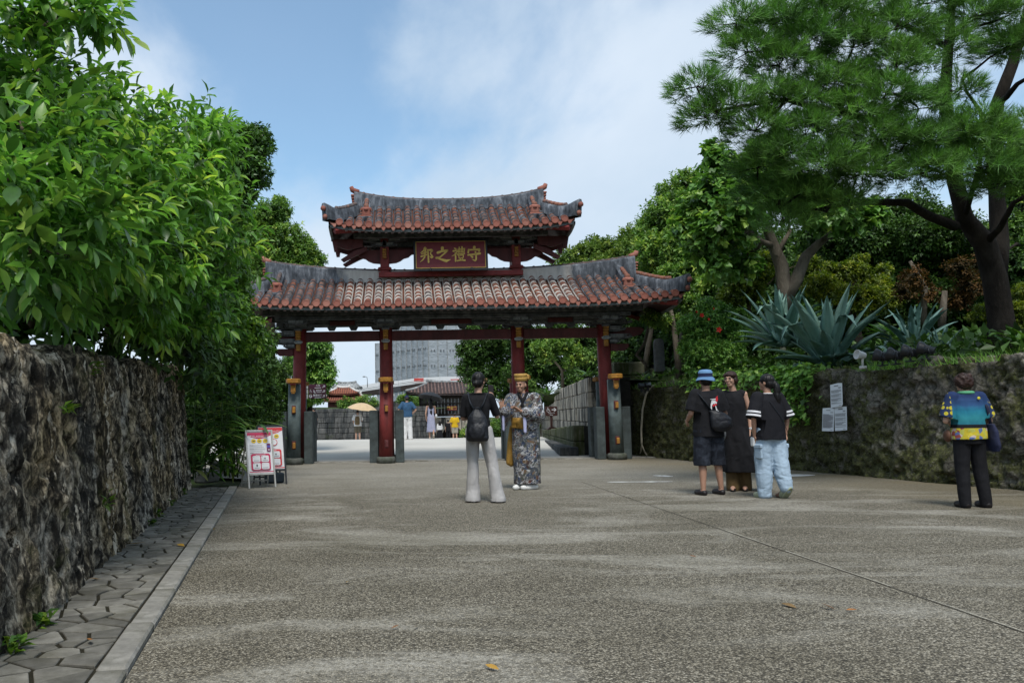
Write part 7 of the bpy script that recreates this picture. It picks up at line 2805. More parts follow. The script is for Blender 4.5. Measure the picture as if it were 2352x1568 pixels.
 def shoes(s, mat, name="shoe", L=.25, w=.046, h=.05, sole=None):
  for sd in 'LR':
   f, an = s.J['foot' + sd], s.J['an' + sd]
   hl = s.J['heel' + sd]
   p = Prims()
   if hl > .05:
    # heel lifted: the shoe stands on its toe
    p.chain([f + Vector((0, -.07, .035)), f + Vector((0, -.02, .05 + hl * .3)), f + Vector((0, .06, .04 + hl))], [w * .8, w, w * .9])
   else:
    p.chain([s.toe(sd, 0, .055, h * .75), s.toe(sd, 0, -.06, h * .68), s.toe(sd, 0, -.155, h * .6)], [w * .9, w, w * .82])
   o = fuse(p, .008, mat, name, 2)
   if hl <= .05:
    co = np.empty(len(o.vertices) * 3, dtype=np.float32)
    o.vertices.foreach_get('co', co)
    co = co.reshape(-1, 3)
    co[:, 2] = np.maximum(co[:, 2], f.z + .004)
    o.vertices.foreach_set('co', co.ravel())
    o.update()
   q = s.put(o, name)
   if sole is not None:
    mb = MB()
    if hl > .05:
     M = Matrix.Translation(f + Vector((0, .005, .055 + hl * .42))) @ Matrix.Rotation(math.atan2(hl, .13), 4, 'X')
     pts = [(w * 1.02 * math.cos(t) * (1 - .15 * math.sin(t)), .125 * math.sin(t)) for t in np.linspace(0, 2 * math.pi, 18, endpoint=False)]
     mb.add([(x, y, -w * .95) for x, y in pts] + [(x, y, -w * .95 - .02) for x, y in pts], [tuple(range(18)), tuple(range(35, 17, -1))] + [(i, i + 18, (i + 1) % 18 + 18, (i + 1) % 18) for i in range(18)], 0, False, M)
    else:
     pts = [(f.x + w * 1.08 * math.cos(t) * (1 - .12 * math.sin(t)), f.y - .05 + .145 * math.sin(t)) for t in np.linspace(0, 2 * math.pi, 18, endpoint=False)]
     mb.add([(x, y, f.z + .002) for x, y in pts] + [(x, y, f.z + .024) for x, y in pts], [tuple(range(17, -1, -1)), tuple(range(18, 36))] + [(i, (i + 1) % 18, (i + 1) % 18 + 18, i + 18) for i in range(18)])
    s.put(mb.mesh("sole", [sole]), "sole")
def band(pts, r, w, mat, nrm=None):
 """flat strap along a path"""
 mb = MB()
 mb.tube(pts, r, 6, sq=w)
 return mb.mesh("strap", [mat])
def mat_kimono():
 b = new_mat("patterned_robe")
 v = b.scale(b.obj, (1, 1, 1))
 warp = b.noise(v, 9, 3, .5)
 vv = b.n('ShaderNodeVectorMath', {0: v, 1: b.n('ShaderNodeCombineXYZ', {0: b.math('MULTIPLY', warp, .12), 1: b.math('MULTIPLY', warp, .05), 2: b.math('MULTIPLY', warp, .14)}).outputs[0]}, operation='ADD').outputs[0]
 c1 = b.n('ShaderNodeTexVoronoi', {'Vector': vv, 'Scale': 24.0}, feature='F1')
 pick = b.n('ShaderNodeSeparateColor', {0: c1.outputs[1]}).outputs[0]
 col = b.ramp(pick, [(0, (.03, .045, .08)), (.22, (.06, .066, .075)), (.40, (.13, .085, .05)), (.47, (.10, .04, .03)), (.5, (.055, .06, .05)), (.62, (.16, .158, .145)), (.72, (.09, .085, .08)), (.84, (.05, .03, .028)), (.94, (.36, .36, .37))], 'CONSTANT')
 ln = b.n('ShaderNodeTexVoronoi', {'Vector': vv, 'Scale': 26.0}, feature='DISTANCE_TO_EDGE')
 line = b.ramp(ln.outputs[0], [(.03, 1), (.07, 0)])
 sel = b.ramp(b.noise(v, 6, 2, .5), [(.48, 0), (.56, 1)])
 col = b.mix(b.math('MULTIPLY', line, sel), col, (.42, .42, .43))
 sp = b.ramp(b.noise(v, 48, 2, .5), [(.64, 0), (.68, 1)])
 col = b.mix(b.math('MULTIPLY', sp, .7), col, (.5, .5, .5))
 return setc(b, col, .75, None, spec=.3)
def mat_tiedye():
 b = new_mat("washed_dark_cotton")
 n = b.noise(b.obj, 9, 6, .65, .6)
 return setc(b, b.ramp(n, [(.42, (.010, .012, .018)), (.6, (.03, .036, .05)), (.75, (.08, .09, .11))]), .85, n, .2, .01, .2)
def mat_bands(name, stops, axis=2, noise=0.0, lo=0, hi=1, extra=None):
 """printed cloth: colour bands along one object axis between lo and hi"""
 b = new_mat(name)
 c = b.n('ShaderNodeSeparateXYZ', {0: b.obj}).outputs[axis]
 t = b.n('ShaderNodeMapRange', {0: c, 1: lo, 2: hi}).outputs[0]
 if noise:
  t = b.math('ADD', t, b.math('MULTIPLY', b.math('SUBTRACT', b.noise(b.obj, 14, 5, .6), .5), noise))
 col = b.ramp(t, stops, 'CONSTANT' if not noise else 'LINEAR')
 if extra:
  col = extra(b, col, c)
 return setc(b, col, .85, None, spec=.2)
def build_people():
 # ---- woman photographing the robed man ---------------------------------
 p = Person("woman in black top and wide pale grey trousers holding up a phone", G(1104, 1152), 180 - 12, 1.70, skin=M_skin,
    hipc=(.0, .0, .93), chest=(.01, .02, 1.26), neck=(.0, .01, 1.43), head=(-.01, -.02, 1.585), head_yaw=-14, shL=(.155, 0, 1.375), shR=(-.155, 0, 1.375),
    elL=(.215, -.02, 1.10), haL=(.12, -.26, 1.12), elR=(-.235, -.10, 1.12), haR=(-.165, -.30, 1.34), footL=(.10, .02, 0), footR=(-.24, .05, 0),
    hdR=(.02, -.25, 1), hnR=(.9, -.2, 0), hdL=(-.3, -.9, .5), curl=.7)
 p.body(True, False)
 p.hair([((0, .02, .045), (.088, .098, .088)), ((0, .05, -.01), (.080, .070, .075)), ((-.0, .105, -.03), (.042, .042, .042)), ((.05, .0, .02), (.04, .06, .06)), ((-.05, .0, .02), (.04, .06, .06))], M_hairb)
 p.top(M_cblack, hem=.97, rx=.152, ry=.112, sleeve=.92, sr=(.066, .056), fold=(.005, 12, 7, 2), neck=.085, chest=(.165, .122))
 mg = plain("pale_grey_knit", (.37, .36, .355), .85, .06, 4, .2, .2)
 q = Prims()
 hc = p.J['hipc']
 q.loft([(0, 0, .80, .165, .115), (0, 0, .90, .172, .120), (0, .0, 1.0, .145, .105), (0, 0, 1.035, .138, .10)])
 for sd, sg in (('L', 1), ('R', -1)):
  hp, kn, f = p.J['hip' + sd], p.J['kn' + sd], p.J['foot' + sd]
  q.chain([hp, hp.lerp(kn, .55), kn], [.098, .090, .076])
  q.chain([kn, kn.lerp(f, .45) + Vector((0, .01, .02))], [.076, .084])
  m = kn.lerp(f, .45) + Vector((0, .01, .02))
  x = f - m
  q.loft([(m.x, m.y, m.z, .082, .082), (m.x + x.x * .5, m.y + x.y * .5, m.z * .5 + .01, .090, .092), (f.x, f.y + .01, .06, .098, .110), (f.x + sg * 0, f.y + .01, .012, .101, .116)][::-1])
 p.put(fuse(q, .0085, mg, "trousers", 3, (.013, 12, 2.2, 6)), "trousers")
 p.shoes(M_dark, L=.24)
 mb = MB()
 mb.tube([p.h((-.085, -.06, .03)), p.h((-.088, .03, .025))], .004, 6)
 mb.tube([p.h((-.088, -.075, .045)), p.h((-.05, -.105, .045)), p.h((-.05, -.105, .0)), p.h((-.088, -.075, .0)), p.h((-.088, -.075, .045))], .004, 6)
 p.put(mb.mesh("sunglasses", [plain("tortoise_frame", (.22, .12, .05), .35)]), "sunglasses")
 mb = MB()
 hR = p.J['haR']
 mb.box(tuple(hR + Vector((.035, -.07, .13))), (.078, .012, .158), bev=.01, rz=.25)
 mb.box(tuple(hR + Vector((.055, -.058, .18))), (.024, .006, .026), bev=.004, rz=.25)
 p.free(mb.mesh("phone", [M_dark]), "phone", "dark phone held up by the woman with the black backpack", "phone")
 # backpack
 q = Prims()
 q.loft([(0, .165, .80, .135, .075), (0, .175, .84, .150, .092), (0, .175, 1.0, .145, .090), (0, .165, 1.12, .115, .078), (0, .155, 1.19, .062, .052), (0, .150, 1.22, .05, .045)])
 q.ell((0, .26, .92), (.115, .03, .10))
 bag = p.free(fuse(q, .0085, M_cnylon, "backpack", 2, (.010, 12, 9, 7)), "backpack", "black drawstring backpack on the back of the woman in grey trousers", "backpack")
 for sg in (-1, 1):
  me = band([(sg * .03, .16, 1.20), (sg * .085, .135, 1.30), (sg * .118, .075, 1.405), (sg * .125, .0, 1.432), (sg * .12, -.075, 1.39)], .022, .3, M_strap)
  me.transform(Matrix.Scale(p.k, 4))
  me.transform(p.root.matrix_basis)
  link("strap", me, bag)
 mb = MB()
 mb.tube([(-.05, .16, 1.205), (-.03, .20, 1.235), (.03, .20, 1.235), (.05, .16, 1.205)], .009, 6)
 me = mb.mesh("handle", [M_strap])
 me.transform(p.root.matrix_basis @ Matrix.Scale(p.k, 4))
 link("handle", me, bag)
 # ---- man in patterned robe ------------------------------------------------
 p = Person("man in patterned robe, gold sash and gold hat, gesturing with both hands", G(1208, 1123), -14, 1.71, skin=M_skin2,
    head=(-.03, -.03, 1.585), head_yaw=-16, head_tilt=4, neck=(-.01, -.01, 1.43), hipc=(.02, .02, .90), chest=(0, 0, 1.26), shL=(.18, 0, 1.37), shR=(-.18, 0, 1.37),
    elL=(.23, -.10, 1.11), haL=(-.02, -.30, 1.19), elR=(-.26, -.12, 1.14), haR=(-.29, -.30, 1.22), hdR=(-.10, -.15, 1), hnR=(.35, -.9, 0), hdL=(-.75, -.1, .45), hnL=(-.2, -.5, -.9),
    footL=(.10, -.04, 0), footR=(-.07, .0, 0), toeL=-58, toeR=-30, curl=.16, spread=.22, sideR=-1, sideL=-1)
 p.body(False, True)
 p.hair([((0, .035, .03), (.080, .080, .075)), ((0, .06, -.02), (.068, .055, .06))], M_hairb)
 mk = mat_kimono()
 q = Prims()
 q.loft([(.02, .01, .085, .205, .165, .035), (.02, .01, .30, .205, .17, .03), (.02, .01, .60, .21, .175, .02), (.01, .01, .88, .20, .155), (0, .0, 1.02, .185, .14), (0, 0, 1.2, .20, .145), (0, 0, 1.33, .19, .125), (0, .01, 1.42, .115, .09), (0, .01, 1.46, .085, .075)], nf=5)
 for sd, sg in (('L', 1), ('R', -1)):
  sh, el, ha = p.J['sh' + sd], p.J['el' + sd], p.J['ha' + sd]
  q.chain([Vector((sg * .06, 0, 1.37)), sh, el], [.08, .10, .105])
  fw = el.lerp(ha, .70)
  q.chain([el, fw], [.105, .085])
  # hanging sleeve bag
  dn = Vector((0, .03, -.24))
  for t in np.linspace(0, 1, 14):
   a = sh.lerp(el, .7).lerp(fw, t)
   q.cap(a, a + dn * (.75 + .35 * math.sin(t * 3.1)) + Vector((sg * .015, 0, 0)), .045, .022)
 p.put(fuse(q, .009, mk, "robe", 2, (.012, 7, 4, 4)), "robe")
 mlav = plain("lavender_lining", (.42, .43, .62), .8, .08, 5, .1, .2)
 for sd in 'LR':
  el, ha = p.J['el' + sd], p.J['ha' + sd]
  fw = el.lerp(ha, .72)
  q = Prims()
  d = (ha - el).normalized()
  q.ell(fw + d * .010, (.045, .045, .05))
  for t in np.linspace(0, 1, 16):
   a = fw + d * .004 + Vector((0, 0, -.03 - .27 * t))
   q.cap(a, a + d * .022, .022 * (1 - .3 * t))
  p.put(fuse(q, .008, mlav, "sleeve_lining", 3), "sleeve_lining")
 mgold = plain("gold_brocade", (.33, .185, .035), .6, .22, 26, .3, .35)
 mgold2 = plain("gold_hat_silk", (.42, .25, .06), .6, .18, 40, .3, .35)
 q = Prims()
 q.loft([(.01, .0, .93, .205, .160), (.01, 0, 1.00, .208, .163), (.0, 0, 1.09, .200, .157)])
 q.ell((-.02, -.14, 1.0), (.09, .05, .085))
 p.put(fuse(q, .008, mgold, "sash", 2, (.006, 5, 22, 9)), "sash")
 q = Prims()
 q.chain([(-.20, .08, .95), (-.235, .09, .70), (-.26, .09, .40)], [.03, .042, .045])
 q.chain([(-.17, .08, .95), (-.20, .10, .70), (-.225, .10, .38)], [.03, .042, .045])
 p.put(fuse(q, .008, mgold, "sash_tail", 2, (.004, 8, 12, 9)), "sash_tail")
 mb = MB()
 R4 = Matrix.Translation(p.J['head']) @ p.HR.to_4x4()
 mb.lathe([(.088, .065), (.092, .07), (.098, .10), (.099, .118), (.094, .12), (.098, .124), (.102, .15), (.101, .172), (.094, .176), (.0, .178)], 22, (0, .012, .0), M=R4, sy=1.08)
 mb.box((0, .115, .12), (.20, .05, .085), M=R4, bev=.02)
 p.put(mb.mesh("hat", [mgold2]), "hat")
 q = Prims()
 q.chain([p.J['neck'] + Vector((-.06, -.055, .035)), p.J['neck'] + Vector((-.0, -.10, -.08)), p.J['neck'] + Vector((.03, -.125, -.22))], [.022, .022, .018])
 q.chain([p.J['neck'] + Vector((.075, -.045, .035)), p.J['neck'] + Vector((.03, -.10, -.07)), p.J['neck'] + Vector((-.01, -.118, -.17))], [.022, .022, .018])
 p.put(fuse(q, .008, M_cblack, "collar", 2), "collar")
 mclog = plain("white_foam", (.66, .66, .64), .6, .05, 6, .05, .35)
 p.shoes(mclog, "clog", w=.05, h=.055)
 for sd in 'LR':
  f = p.J['foot' + sd]
  for k in range(5):
   mb = MB()
   mb.ell(tuple(p.toe(sd, -.034 + .017 * k, -.135 + .012 * abs(k - 2), .066 - .004 * abs(k - 2))), (.007, .009, .006), 8, 6)
   p.put(mb.mesh("vent_hole", [M_dark]), "vent_hole")
 # ---- man with the blue bucket hat -------------------------------------
 p = Person("man seen from behind in blue bucket hat, black printed t-shirt and dark patterned shorts", G(1634, 1136), 180 + 8, 1.69, skin=M_skin2,
    elL=(.245, .0, 1.12), haL=(.20, -.20, 1.03), elR=(-.25, .02, 1.12), haR=(-.24, -.14, .92), footL=(.13, .0, 0), footR=(-.15, -.03, 0), head_yaw=-6)
 p.body(False, False)
 p.hair([((0, .03, -.005), (.083, .08, .07))], M_hairb)
 p.top(M_cblack, hem=.80, rx=.215, ry=.145, sleeve=.85, sr=(.092, .092), fold=(.012, 8, 5, 12), chest=(.215, .14))
 p.pants(mat_tiedye(), hem=.60, r=(.125, .115, .112), seat=(.19, .14), name="shorts")
 p.shoes(M_dark, "loafer", w=.048, h=.045)
 mden = mat_bands("patchwork_denim", [(0, (.10, .20, .36)), (.30, (.085, .17, .30)), (.32, (.016, .022, .06)), (.62, (.016, .022, .06)), (.64, (.13, .25, .43)), (1, (.17, .30, .48))], 2, 0.0, 1.58 * p.k, 1.735 * p.k)
 mb = MB()
 R4 = Matrix.Translation(p.J['head']) @ p.HR.to_4x4()
 n = 26
 V, F = [], []
 prof = [(.128, .005), (.130, .0), (.112, .035), (.094, .062), (.096, .09), (.094, .125), (.078, .150), (.04, .158), (.002, .16)]
 for k, (r, z) in enumerate(prof):
  for jx in range(n):
   t = 2 * math.pi * jx / n
   wv = 1 + (.07 * math.sin(3 * t + 1) if k < 3 else 0)
   V.append((r * wv * math.cos(t), .012 + r * 1.08 * wv * math.sin(t), z + (.012 * math.sin(2 * t) if k < 2 else 0)))
 for k in range(len(prof) - 1):
  for jx in range(n):
   F.append((k * n + jx, k * n + (jx + 1) % n, (k + 1) * n + (jx + 1) % n, (k + 1) * n + jx))
 mb.add(V, F, 0, True, R4)
 p.put(mb.mesh("bucket_hat", [mden]), "bucket_hat")
 # print on the back: a white bird with a red head (flat print)
 mw = plain("white_print", (.60, .60, .60), .8, .05, 8)
 mr = plain("red_print", (.50, .02, .03), .8, .05, 8)
 mb = MB()
 yb = .0
 def poly(pts, mi, dy=0.0):
  # local frame seen from behind: x to the person's right is -x
  V = [(-.02 + x * 1.15, .158 * math.sqrt(max(.02, 1 - ((-.02 + x * 1.15) / .24) ** 2)) + .006 + dy, 1.235 + z * 1.15) for x, z in pts]
  mb.add(V, [tuple(range(len(V)))], mi)
 poly([(-.045, -.07), (-.02, -.005), (-.04, .03), (-.015, .055), (.03, .06), (.045, .01), (.05, -.07), (.032, -.07), (.03, -.01), (.012, .02), (-.01, .0), (-.022, -.07)], 0)
 poly([(-.055, -.09), (.058, -.09), (.058, -.066), (-.055, -.066)], 0, .002)
 poly([(-.04, .035), (-.015, .055), (-.02, .085), (-.05, .115), (-.055, .07)], 1, .002)
 poly([(-.02, .02), (-.04, .005), (.015, -.02), (.03, .0)], 1, .004)
 poly([(-.02, .062), (.05, .068), (.05, .072), (-.02, .078)], 0, .003)
 p.put(mb.mesh("print", [mw, mr]), "print")
 q = Prims()
 q.loft([(-.10, .165, .87, .09, .045), (-.105, .175, .93, .15, .07), (-.10, .175, 1.04, .155, .075), (-.06, .17, 1.12, .11, .055), (-.0, .16, 1.16, .06, .035)])
 q.ell((-.12, .225, .97), (.10, .035, .065))
 bag = p.free(fuse(q, .009, M_cnylon, "sling_bag", 2, (.009, 11, 11, 17)), "sling_bag", "black sling bag across the back of the man in the bucket hat", "bag")
 me = band([(-.0, .155, 1.13), (.10, .15, 1.27), (.165, .06, 1.405), (.16, -.05, 1.40), (.08, -.16, 1.25)], .028, .3, M_strap)
 me.transform(p.root.matrix_basis @ Matrix.Scale(p.k, 4))
 link("strap", me, bag)
 q = Prims()
 q.ell((-.255, -.10, .84), (.05, .075, .115))
 p.free(fuse(q, .009, plain("grey_pouch", (.12, .13, .14), .7, .15, 8), "pouch", 2, (.008, 10, 10, 3)), "pouch", "grey pouch hanging at the right side of the man in the bucket hat", "bag")
 # ---- woman in the black dress ---------------------------------------------
 p = Person("woman with glasses and short hair in a sleeveless black dress", G(1695, 1126), -24, 1.70, skin=M_skin,
    head=(-.02, -.03, 1.60), head_yaw=-22, shL=(.15, .0, 1.385), shR=(-.15, 0, 1.385), elL=(.215, .04, 1.11), haL=(.205, -.03, .86), elR=(-.20, .03, 1.11), haR=(-.17, -.10, .88),
    footL=(.10, .03, 0), footR=(-.06, -.06, 0), curl=.3)
 p.body(True, True)
 p.hair([((0, .02, .045), (.090, .098, .082)), ((0, .045, -.01), (.084, .075, .075)), ((.045, -.035, .06), (.045, .05, .035)), ((-.045, -.035, .06), (.045, .05, .035)), ((0, -.065, .068), (.05, .03, .025)), ((.075, .0, -.01), (.02, .035, .045)), ((-.075, .0, -.01), (.02, .035, .045))], M_hairbr)
 q = Prims()
 q.loft([(.15, .05, .27, .37, .26, .11), (.105, .04, .42, .31, .225, .09), (.05, .02, .65, .24, .185, .06), (.0, .01, .92, .185, .145, .03), (0, 0, 1.1, .165, .125), (0, 0, 1.25, .16, .122), (0, 0, 1.34, .145, .10), (0, .005, 1.39, .135, .08), (0, .01, 1.425, .115, .06), (0, .012, 1.44, .095, .05)], nf=6, seed=2)
 q.chain([(-.10, .01, 1.40), (-.135, 0, 1.39)], [.055, .05])
 q.chain([(.10, .01, 1.40), (.135, 0, 1.39)], [.055, .05])
 p.put(fuse(q, .009, M_cblack, "dress", 2, (.018, 10, 2.2, 21)), "dress")
 p.pants(plain("brown_cotton", (.115, .075, .03), .85, .15, 6, .2), hem=1.0, r=(.09, .085, .095), fold=(.008, 12, 3, 8))
 p.shoes(M_dark, "sandal", w=.043, h=.03)
 mb = MB()
 for sg in (-1, 1):
  ring = [p.h((sg * .031 + .021 * math.cos(t), -.102, .004 + .019 * math.sin(t))) for t in np.linspace(0, 2 * math.pi, 13)]
  mb.tube(ring, .0022, 5, caps=False)
  mb.tube([p.h((sg * .052, -.100, .008)), p.h((sg * .078, -.02, .01))], .002, 5)
 mb.tube([p.h((-.010, -.103, .008)), p.h((.010, -.103, .008))], .002, 5)
 p.put(mb.mesh("glasses", [plain("thin_metal_frame", (.35, .27, .2), .35, .1, 10, metal=.6)]), "glasses")
 mb = MB()
 w = p.J['haL'] + Vector((.0, .012, .03))
 mb.lathe([(.029, -.012), (.031, 0), (.029, .012)], 14, tuple(w))
 mb.box(tuple(w + Vector((.012, -.028, 0))), (.03, .014, .034), bev=.006)
 p.put(mb.mesh("wristwatch", [M_white_c]), "wristwatch")
 # ---- girl in light jeans -----------------------------------------------
 p = Person("girl with dark ponytail, black t-shirt with white sleeve stripes and pale blue jeans", G(1776, 1143), 180 + 14, 1.61, skin=M_skin2,
    head=(.0, -.02, 1.59), head_yaw=28, elL=(.265, .03, 1.10), haL=(.225, -.03, .86), elR=(-.285, .02, 1.10), haR=(-.255, -.0, .86), footL=(.105, -.06, 0), footR=(-.115, .10, 0.0), heelR=.13, curl=.5)
 p.body(True, False)
 p.hair([((0, .02, .04), (.090, .100, .088)), ((0, .05, -.01), (.080, .070, .08)), ((-.02, .115, -.02), (.04, .04, .045)), ((-.025, .14, -.10), (.055, .045, .10)), ((-.03, .14, -.20), (.062, .045, .11)), ((-.035, .135, -.29), (.045, .035, .07))], M_hairb, fold=(.008, 60, 10, 3))
 mst = new_mat("striped_tee")
 b = mst
 sx = b.n('ShaderNodeSeparateXYZ', {0: b.obj})
 ax = b.math('ABSOLUTE', sx.outputs[0])
 arm = b.math('GREATER_THAN', ax, .212 * p.k)
 zz = b.math('DIVIDE', sx.outputs[2], p.k)
 zz = b.math('ADD', zz, b.math('MULTIPLY', ax, -.18))
 s1 = b.math('MULTIPLY', b.math('GREATER_THAN', zz, 1.083), b.math('LESS_THAN', zz, 1.110))
 s2 = b.math('MULTIPLY', b.math('GREATER_THAN', zz, 1.132), b.math('LESS_THAN', zz, 1.159))
 st = b.math('MULTIPLY', arm, b.math('ADD', s1, s2))
 col = b.mix(st, (.010, .010, .013), (.62, .62, .64))
 setc(b, col, .85, None, spec=.2)
 p.top(mst.m, hem=.80, rx=.222, ry=.162, sleeve=.99, sr=(.095, .105), fold=(.010, 8, 5, 31), chest=(.21, .135))
 md = plain("pale_denim", (.34, .44, .54), .85, .12, 9, .3, .2)
 p.pants(md, hem=.98, r=(.125, .122, .095), fold=(.014, 8, 12, 15), seat=(.175, .125), name="jeans")
 for sg in (-1, 1):
  mb = MB()
  mb.box((sg * .205, .02, .63), (.035, .15, .18), bev=.015)
  mb.box((sg * .212, .02, .715), (.04, .16, .06), bev=.012)
  p.put(mb.mesh("cargo_pocket", [md]), "cargo_pocket")
 p.shoes(plain("pale_green_foam", (.42, .45, .32), .6, .08, 6), "clog", w=.05, h=.055, sole=plain("clog_sole", (.30, .33, .22), .7, .12, 8))
 mb = MB()
 mb.box(tuple(p.J['haL'] + Vector((.0, -.035, -.085))), (.04, .075, .13), bev=.012)
 p.free(mb.mesh("phone", [M_white_c]), "phone", "white-cased phone in the left hand of the girl in pale jeans", "phone")
 me = band([(.14, .04, 1.42), (.05, .145, 1.30), (-.10, .155, 1.08), (-.19, .13, .90)], .005, .7, M_strap)
 p.put(me, "bag_cord")
 mb = MB()
 mb.tube([p.J['neck'] + Vector((.06 * math.cos(t), .06 * math.sin(t), .008)) for t in np.linspace(0, 2 * math.pi, 15)], .012, 6, caps=False)
 p.put(mb.mesh("neckband", [M_white_c]), "neckband")
 # ---- woman by the right wall ------------------------------------------
 p = Person("woman with short brown hair in colourful printed top near the right wall", G(2238, 1165), 180 - 6, 1.535, skin=M_skin,
    elL=(.265, -.0, 1.09), haL=(.13, -.20, 1.08), elR=(-.265, -.0, 1.09), haR=(-.13, -.20, 1.06), footL=(.13, .02, 0), footR=(-.13, .0, 0), head=(.01, -.03, 1.575))
 p.body(True, False)
 p.hair([((0, .02, .04), (.100, .105, .088)), ((0, .055, -.01), (.092, .075, .085)), ((.06, .03, .02), (.055, .07, .07)), ((-.06, .03, .02), (.055, .07, .07)), ((0, .08, .03), (.07, .05, .07)), ((.03, .05, .09), (.05, .05, .04)), ((-.04, .04, .09), (.05, .05, .04))], M_hairbr, fold=(.016, 32, 28, 3))
 def ex(b, col, c):
  vo = b.n('ShaderNodeTexVoronoi', {'Vector': b.obj, 'Scale': 22.0}, feature='F1')
  pk = b.n('ShaderNodeSeparateColor', {0: vo.outputs[1]}).outputs[0]
  pat = b.ramp(pk, [(0, (.46, .37, .03)), (.45, (.40, .40, .08)), (.62, (.50, .42, .36)), (.76, (.25, .06, .05)), (.86, (.10, .14, .30)), (.94, (.55, .45, .05))], 'CONSTANT')
  low = b.math('LESS_THAN', c, 1.0 * k6)
  col = b.mix(low, col, pat)
  dark = b.math('MULTIPLY', b.math('GREATER_THAN', c, 1.0 * k6), b.math('LESS_THAN', c, 1.045 * k6))
  col = b.mix(dark, col, (.012, .012, .014))
  ax = b.math('ABSOLUTE', b.n('ShaderNodeSeparateXYZ', {0: b.obj}).outputs[0])
  arm = b.math('GREATER_THAN', ax, .22 * k6)
  dots = b.ramp(b.voro(b.obj, 16, rnd=.3), [(.34, 1), (.38, 0)])
  c2 = b.mix(dots, (.02, .035, .09), (.50, .42, .04))
  cuffs = b.math('LESS_THAN', c, 1.125 * k6)
  ring = b.n('ShaderNodeTexWave', {'Vector': b.obj, 'Scale': 18.0}, wave_type='BANDS', bands_direction='X').outputs[1]
  c2 = b.mix(cuffs, c2, b.mix(b.math('GREATER_THAN', ring, .5), (.03, .04, .09), (.5, .5, .48)))
  return b.mix(arm, col, c2)
 k6 = 1.535 / 1.7
 mt = mat_bands("printed_top", [(0, (.02, .14, .19)), (.25, (.03, .22, .26)), (.5, (.02, .18, .27)), (.7, (.025, .07, .17)), (1, (.015, .03, .09))], 2, .25, 1.04 * k6, 1.40 * k6, ex)
 p.top(mt, hem=.86, rx=.205, ry=.15, sleeve=.85, sr=(.088, .088), fold=(.009, 8, 5, 41), chest=(.20, .14))
 mgc = plain("green_collar", (.09, .32, .17), .8, .1, 6)
 mb = MB()
 mb.tube([p.J['neck'] + Vector((.078 * math.cos(t), .005 + .072 * math.sin(t), .018)) for t in np.linspace(0, 2 * math.pi, 17)], .022, 7, caps=False)
 p.put(mb.mesh("collar", [mgc]), "collar")
 mb = MB()
 mb.ell((-.085, .128, 1.375), (.02, .006, .02), 10, 6)
 p.put(mb.mesh("yellow_dot", [plain("yellow_print", (.55, .48, .04), .8)]), "yellow_dot")
 p.pants(M_cblack, hem=1.0, r=(.105, .082, .068), seat=(.175, .135), fold=(.008, 8, 6, 45))
 p.shoes(M_dark, "shoe", w=.05, h=.055)
 q = Prims()
 q.loft([(-.255, .03, .70, .035, .13), (-.26, .03, .78, .05, .15), (-.255, .03, .95, .045, .13), (-.24, .03, 1.05, .03, .09)])
 bag = p.free(fuse(q, .009, plain("navy_canvas", (.014, .018, .05), .8, .2, 9, .2), "shoulder_bag", 2, (.010, 9, 6, 47)), "shoulder_bag", "navy cloth bag hanging from the shoulder of the woman in the colourful top", "bag")
 me = band([(-.245, .05, 1.02), (-.20, .09, 1.25), (-.155, .03, 1.435), (-.16, -.07, 1.36), (-.22, -.05, 1.05)], .02, .35, plain("navy_strap", (.014, .018, .045), .8))
 me.transform(p.root.matrix_basis @ Matrix.Scale(p.k, 4))
 link("strap", me, bag)
 q = Prims()
 q.ell((.225, -.06, .90), (.04, .07, .08))
 p.free(fuse(q, .009, plain("brown_leather", (.10, .045, .025), .6, .2, 9), "handbag", 2), "handbag", "small brown bag at the left hip of the woman in the colourful top", "bag")
 # ---- people beyond the gate ---------------------------------------------
 # blue shirt
 q0 = P(936, 1010, 33.2)
 q0.z = .25
 p = Person("man in dark blue shirt and white trousers, hands on hips beyond the gate", q0, 180 + 5, 1.76, vox=.011,
    elL=(.335, .05, 1.13), haL=(.19, -.03, .98), elR=(-.335, .05, 1.13), haR=(-.19, -.03, .98), footL=(.10, 0, 0), footR=(-.11, .06, 0))
 p.body(False, False)
 p.top(plain("blue_shirt", (.025, .075, .15), .8, .25, 9, .3), hem=.86, rx=.20, ry=.14, sleeve=.8, sr=(.085, .085))
 p.pants(M_white_c, hem=1.0, r=(.115, .095, .09))
 p.shoes(plain("pale_trainer", (.4, .3, .26), .7), "shoe")
 p.hair([((0, .03, -.0), (.083, .08, .07))], M_hairb)
 mb = MB()
 mb.ell(tuple(p.h((0, .01, .06))), (.088, .098, .075), 14, 8)
 mb.ell(tuple(p.h((0, -.10, .045))), (.06, .07, .010), 12, 6)
 p.put(mb.mesh("cap", [plain("navy_cap", (.012, .018, .06), .8)]), "cap")
 # woman with black umbrella
 q0 = P(991, 1010, 34)
 q0.z = .24
 p = Person("woman in long lavender dress walking away under a black umbrella", q0, 180, 1.62, vox=.011,
    elL=(.23, .02, 1.08), haL=(.21, -.06, .86), elR=(-.19, -.06, 1.10), haR=(-.10, -.22, 1.28), hdR=(.1, -.3, 1), footL=(.07, .0, 0), footR=(-.09, .14, 0), heelR=.12)
 p.body(True, False)
 p.hair([((0, .02, .04), (.090, .100, .088)), ((0, .07, -.06), (.085, .06, .14)), ((0, .085, -.22), (.09, .05, .16)), ((0, .09, -.40), (.07, .04, .16)), ((-.01, .10, -.54), (.045, .03, .1))], M_hairb)
 q = Prims()
 q.loft([(0, .02, .30, .20, .17, .08), (0, .02, .55, .175, .15, .06), (0, .01, .9, .16, .13), (0, 0, 1.08, .13, .105), (0, 0, 1.25, .145, .11), (0, 0, 1.38, .11, .08)], nf=6)
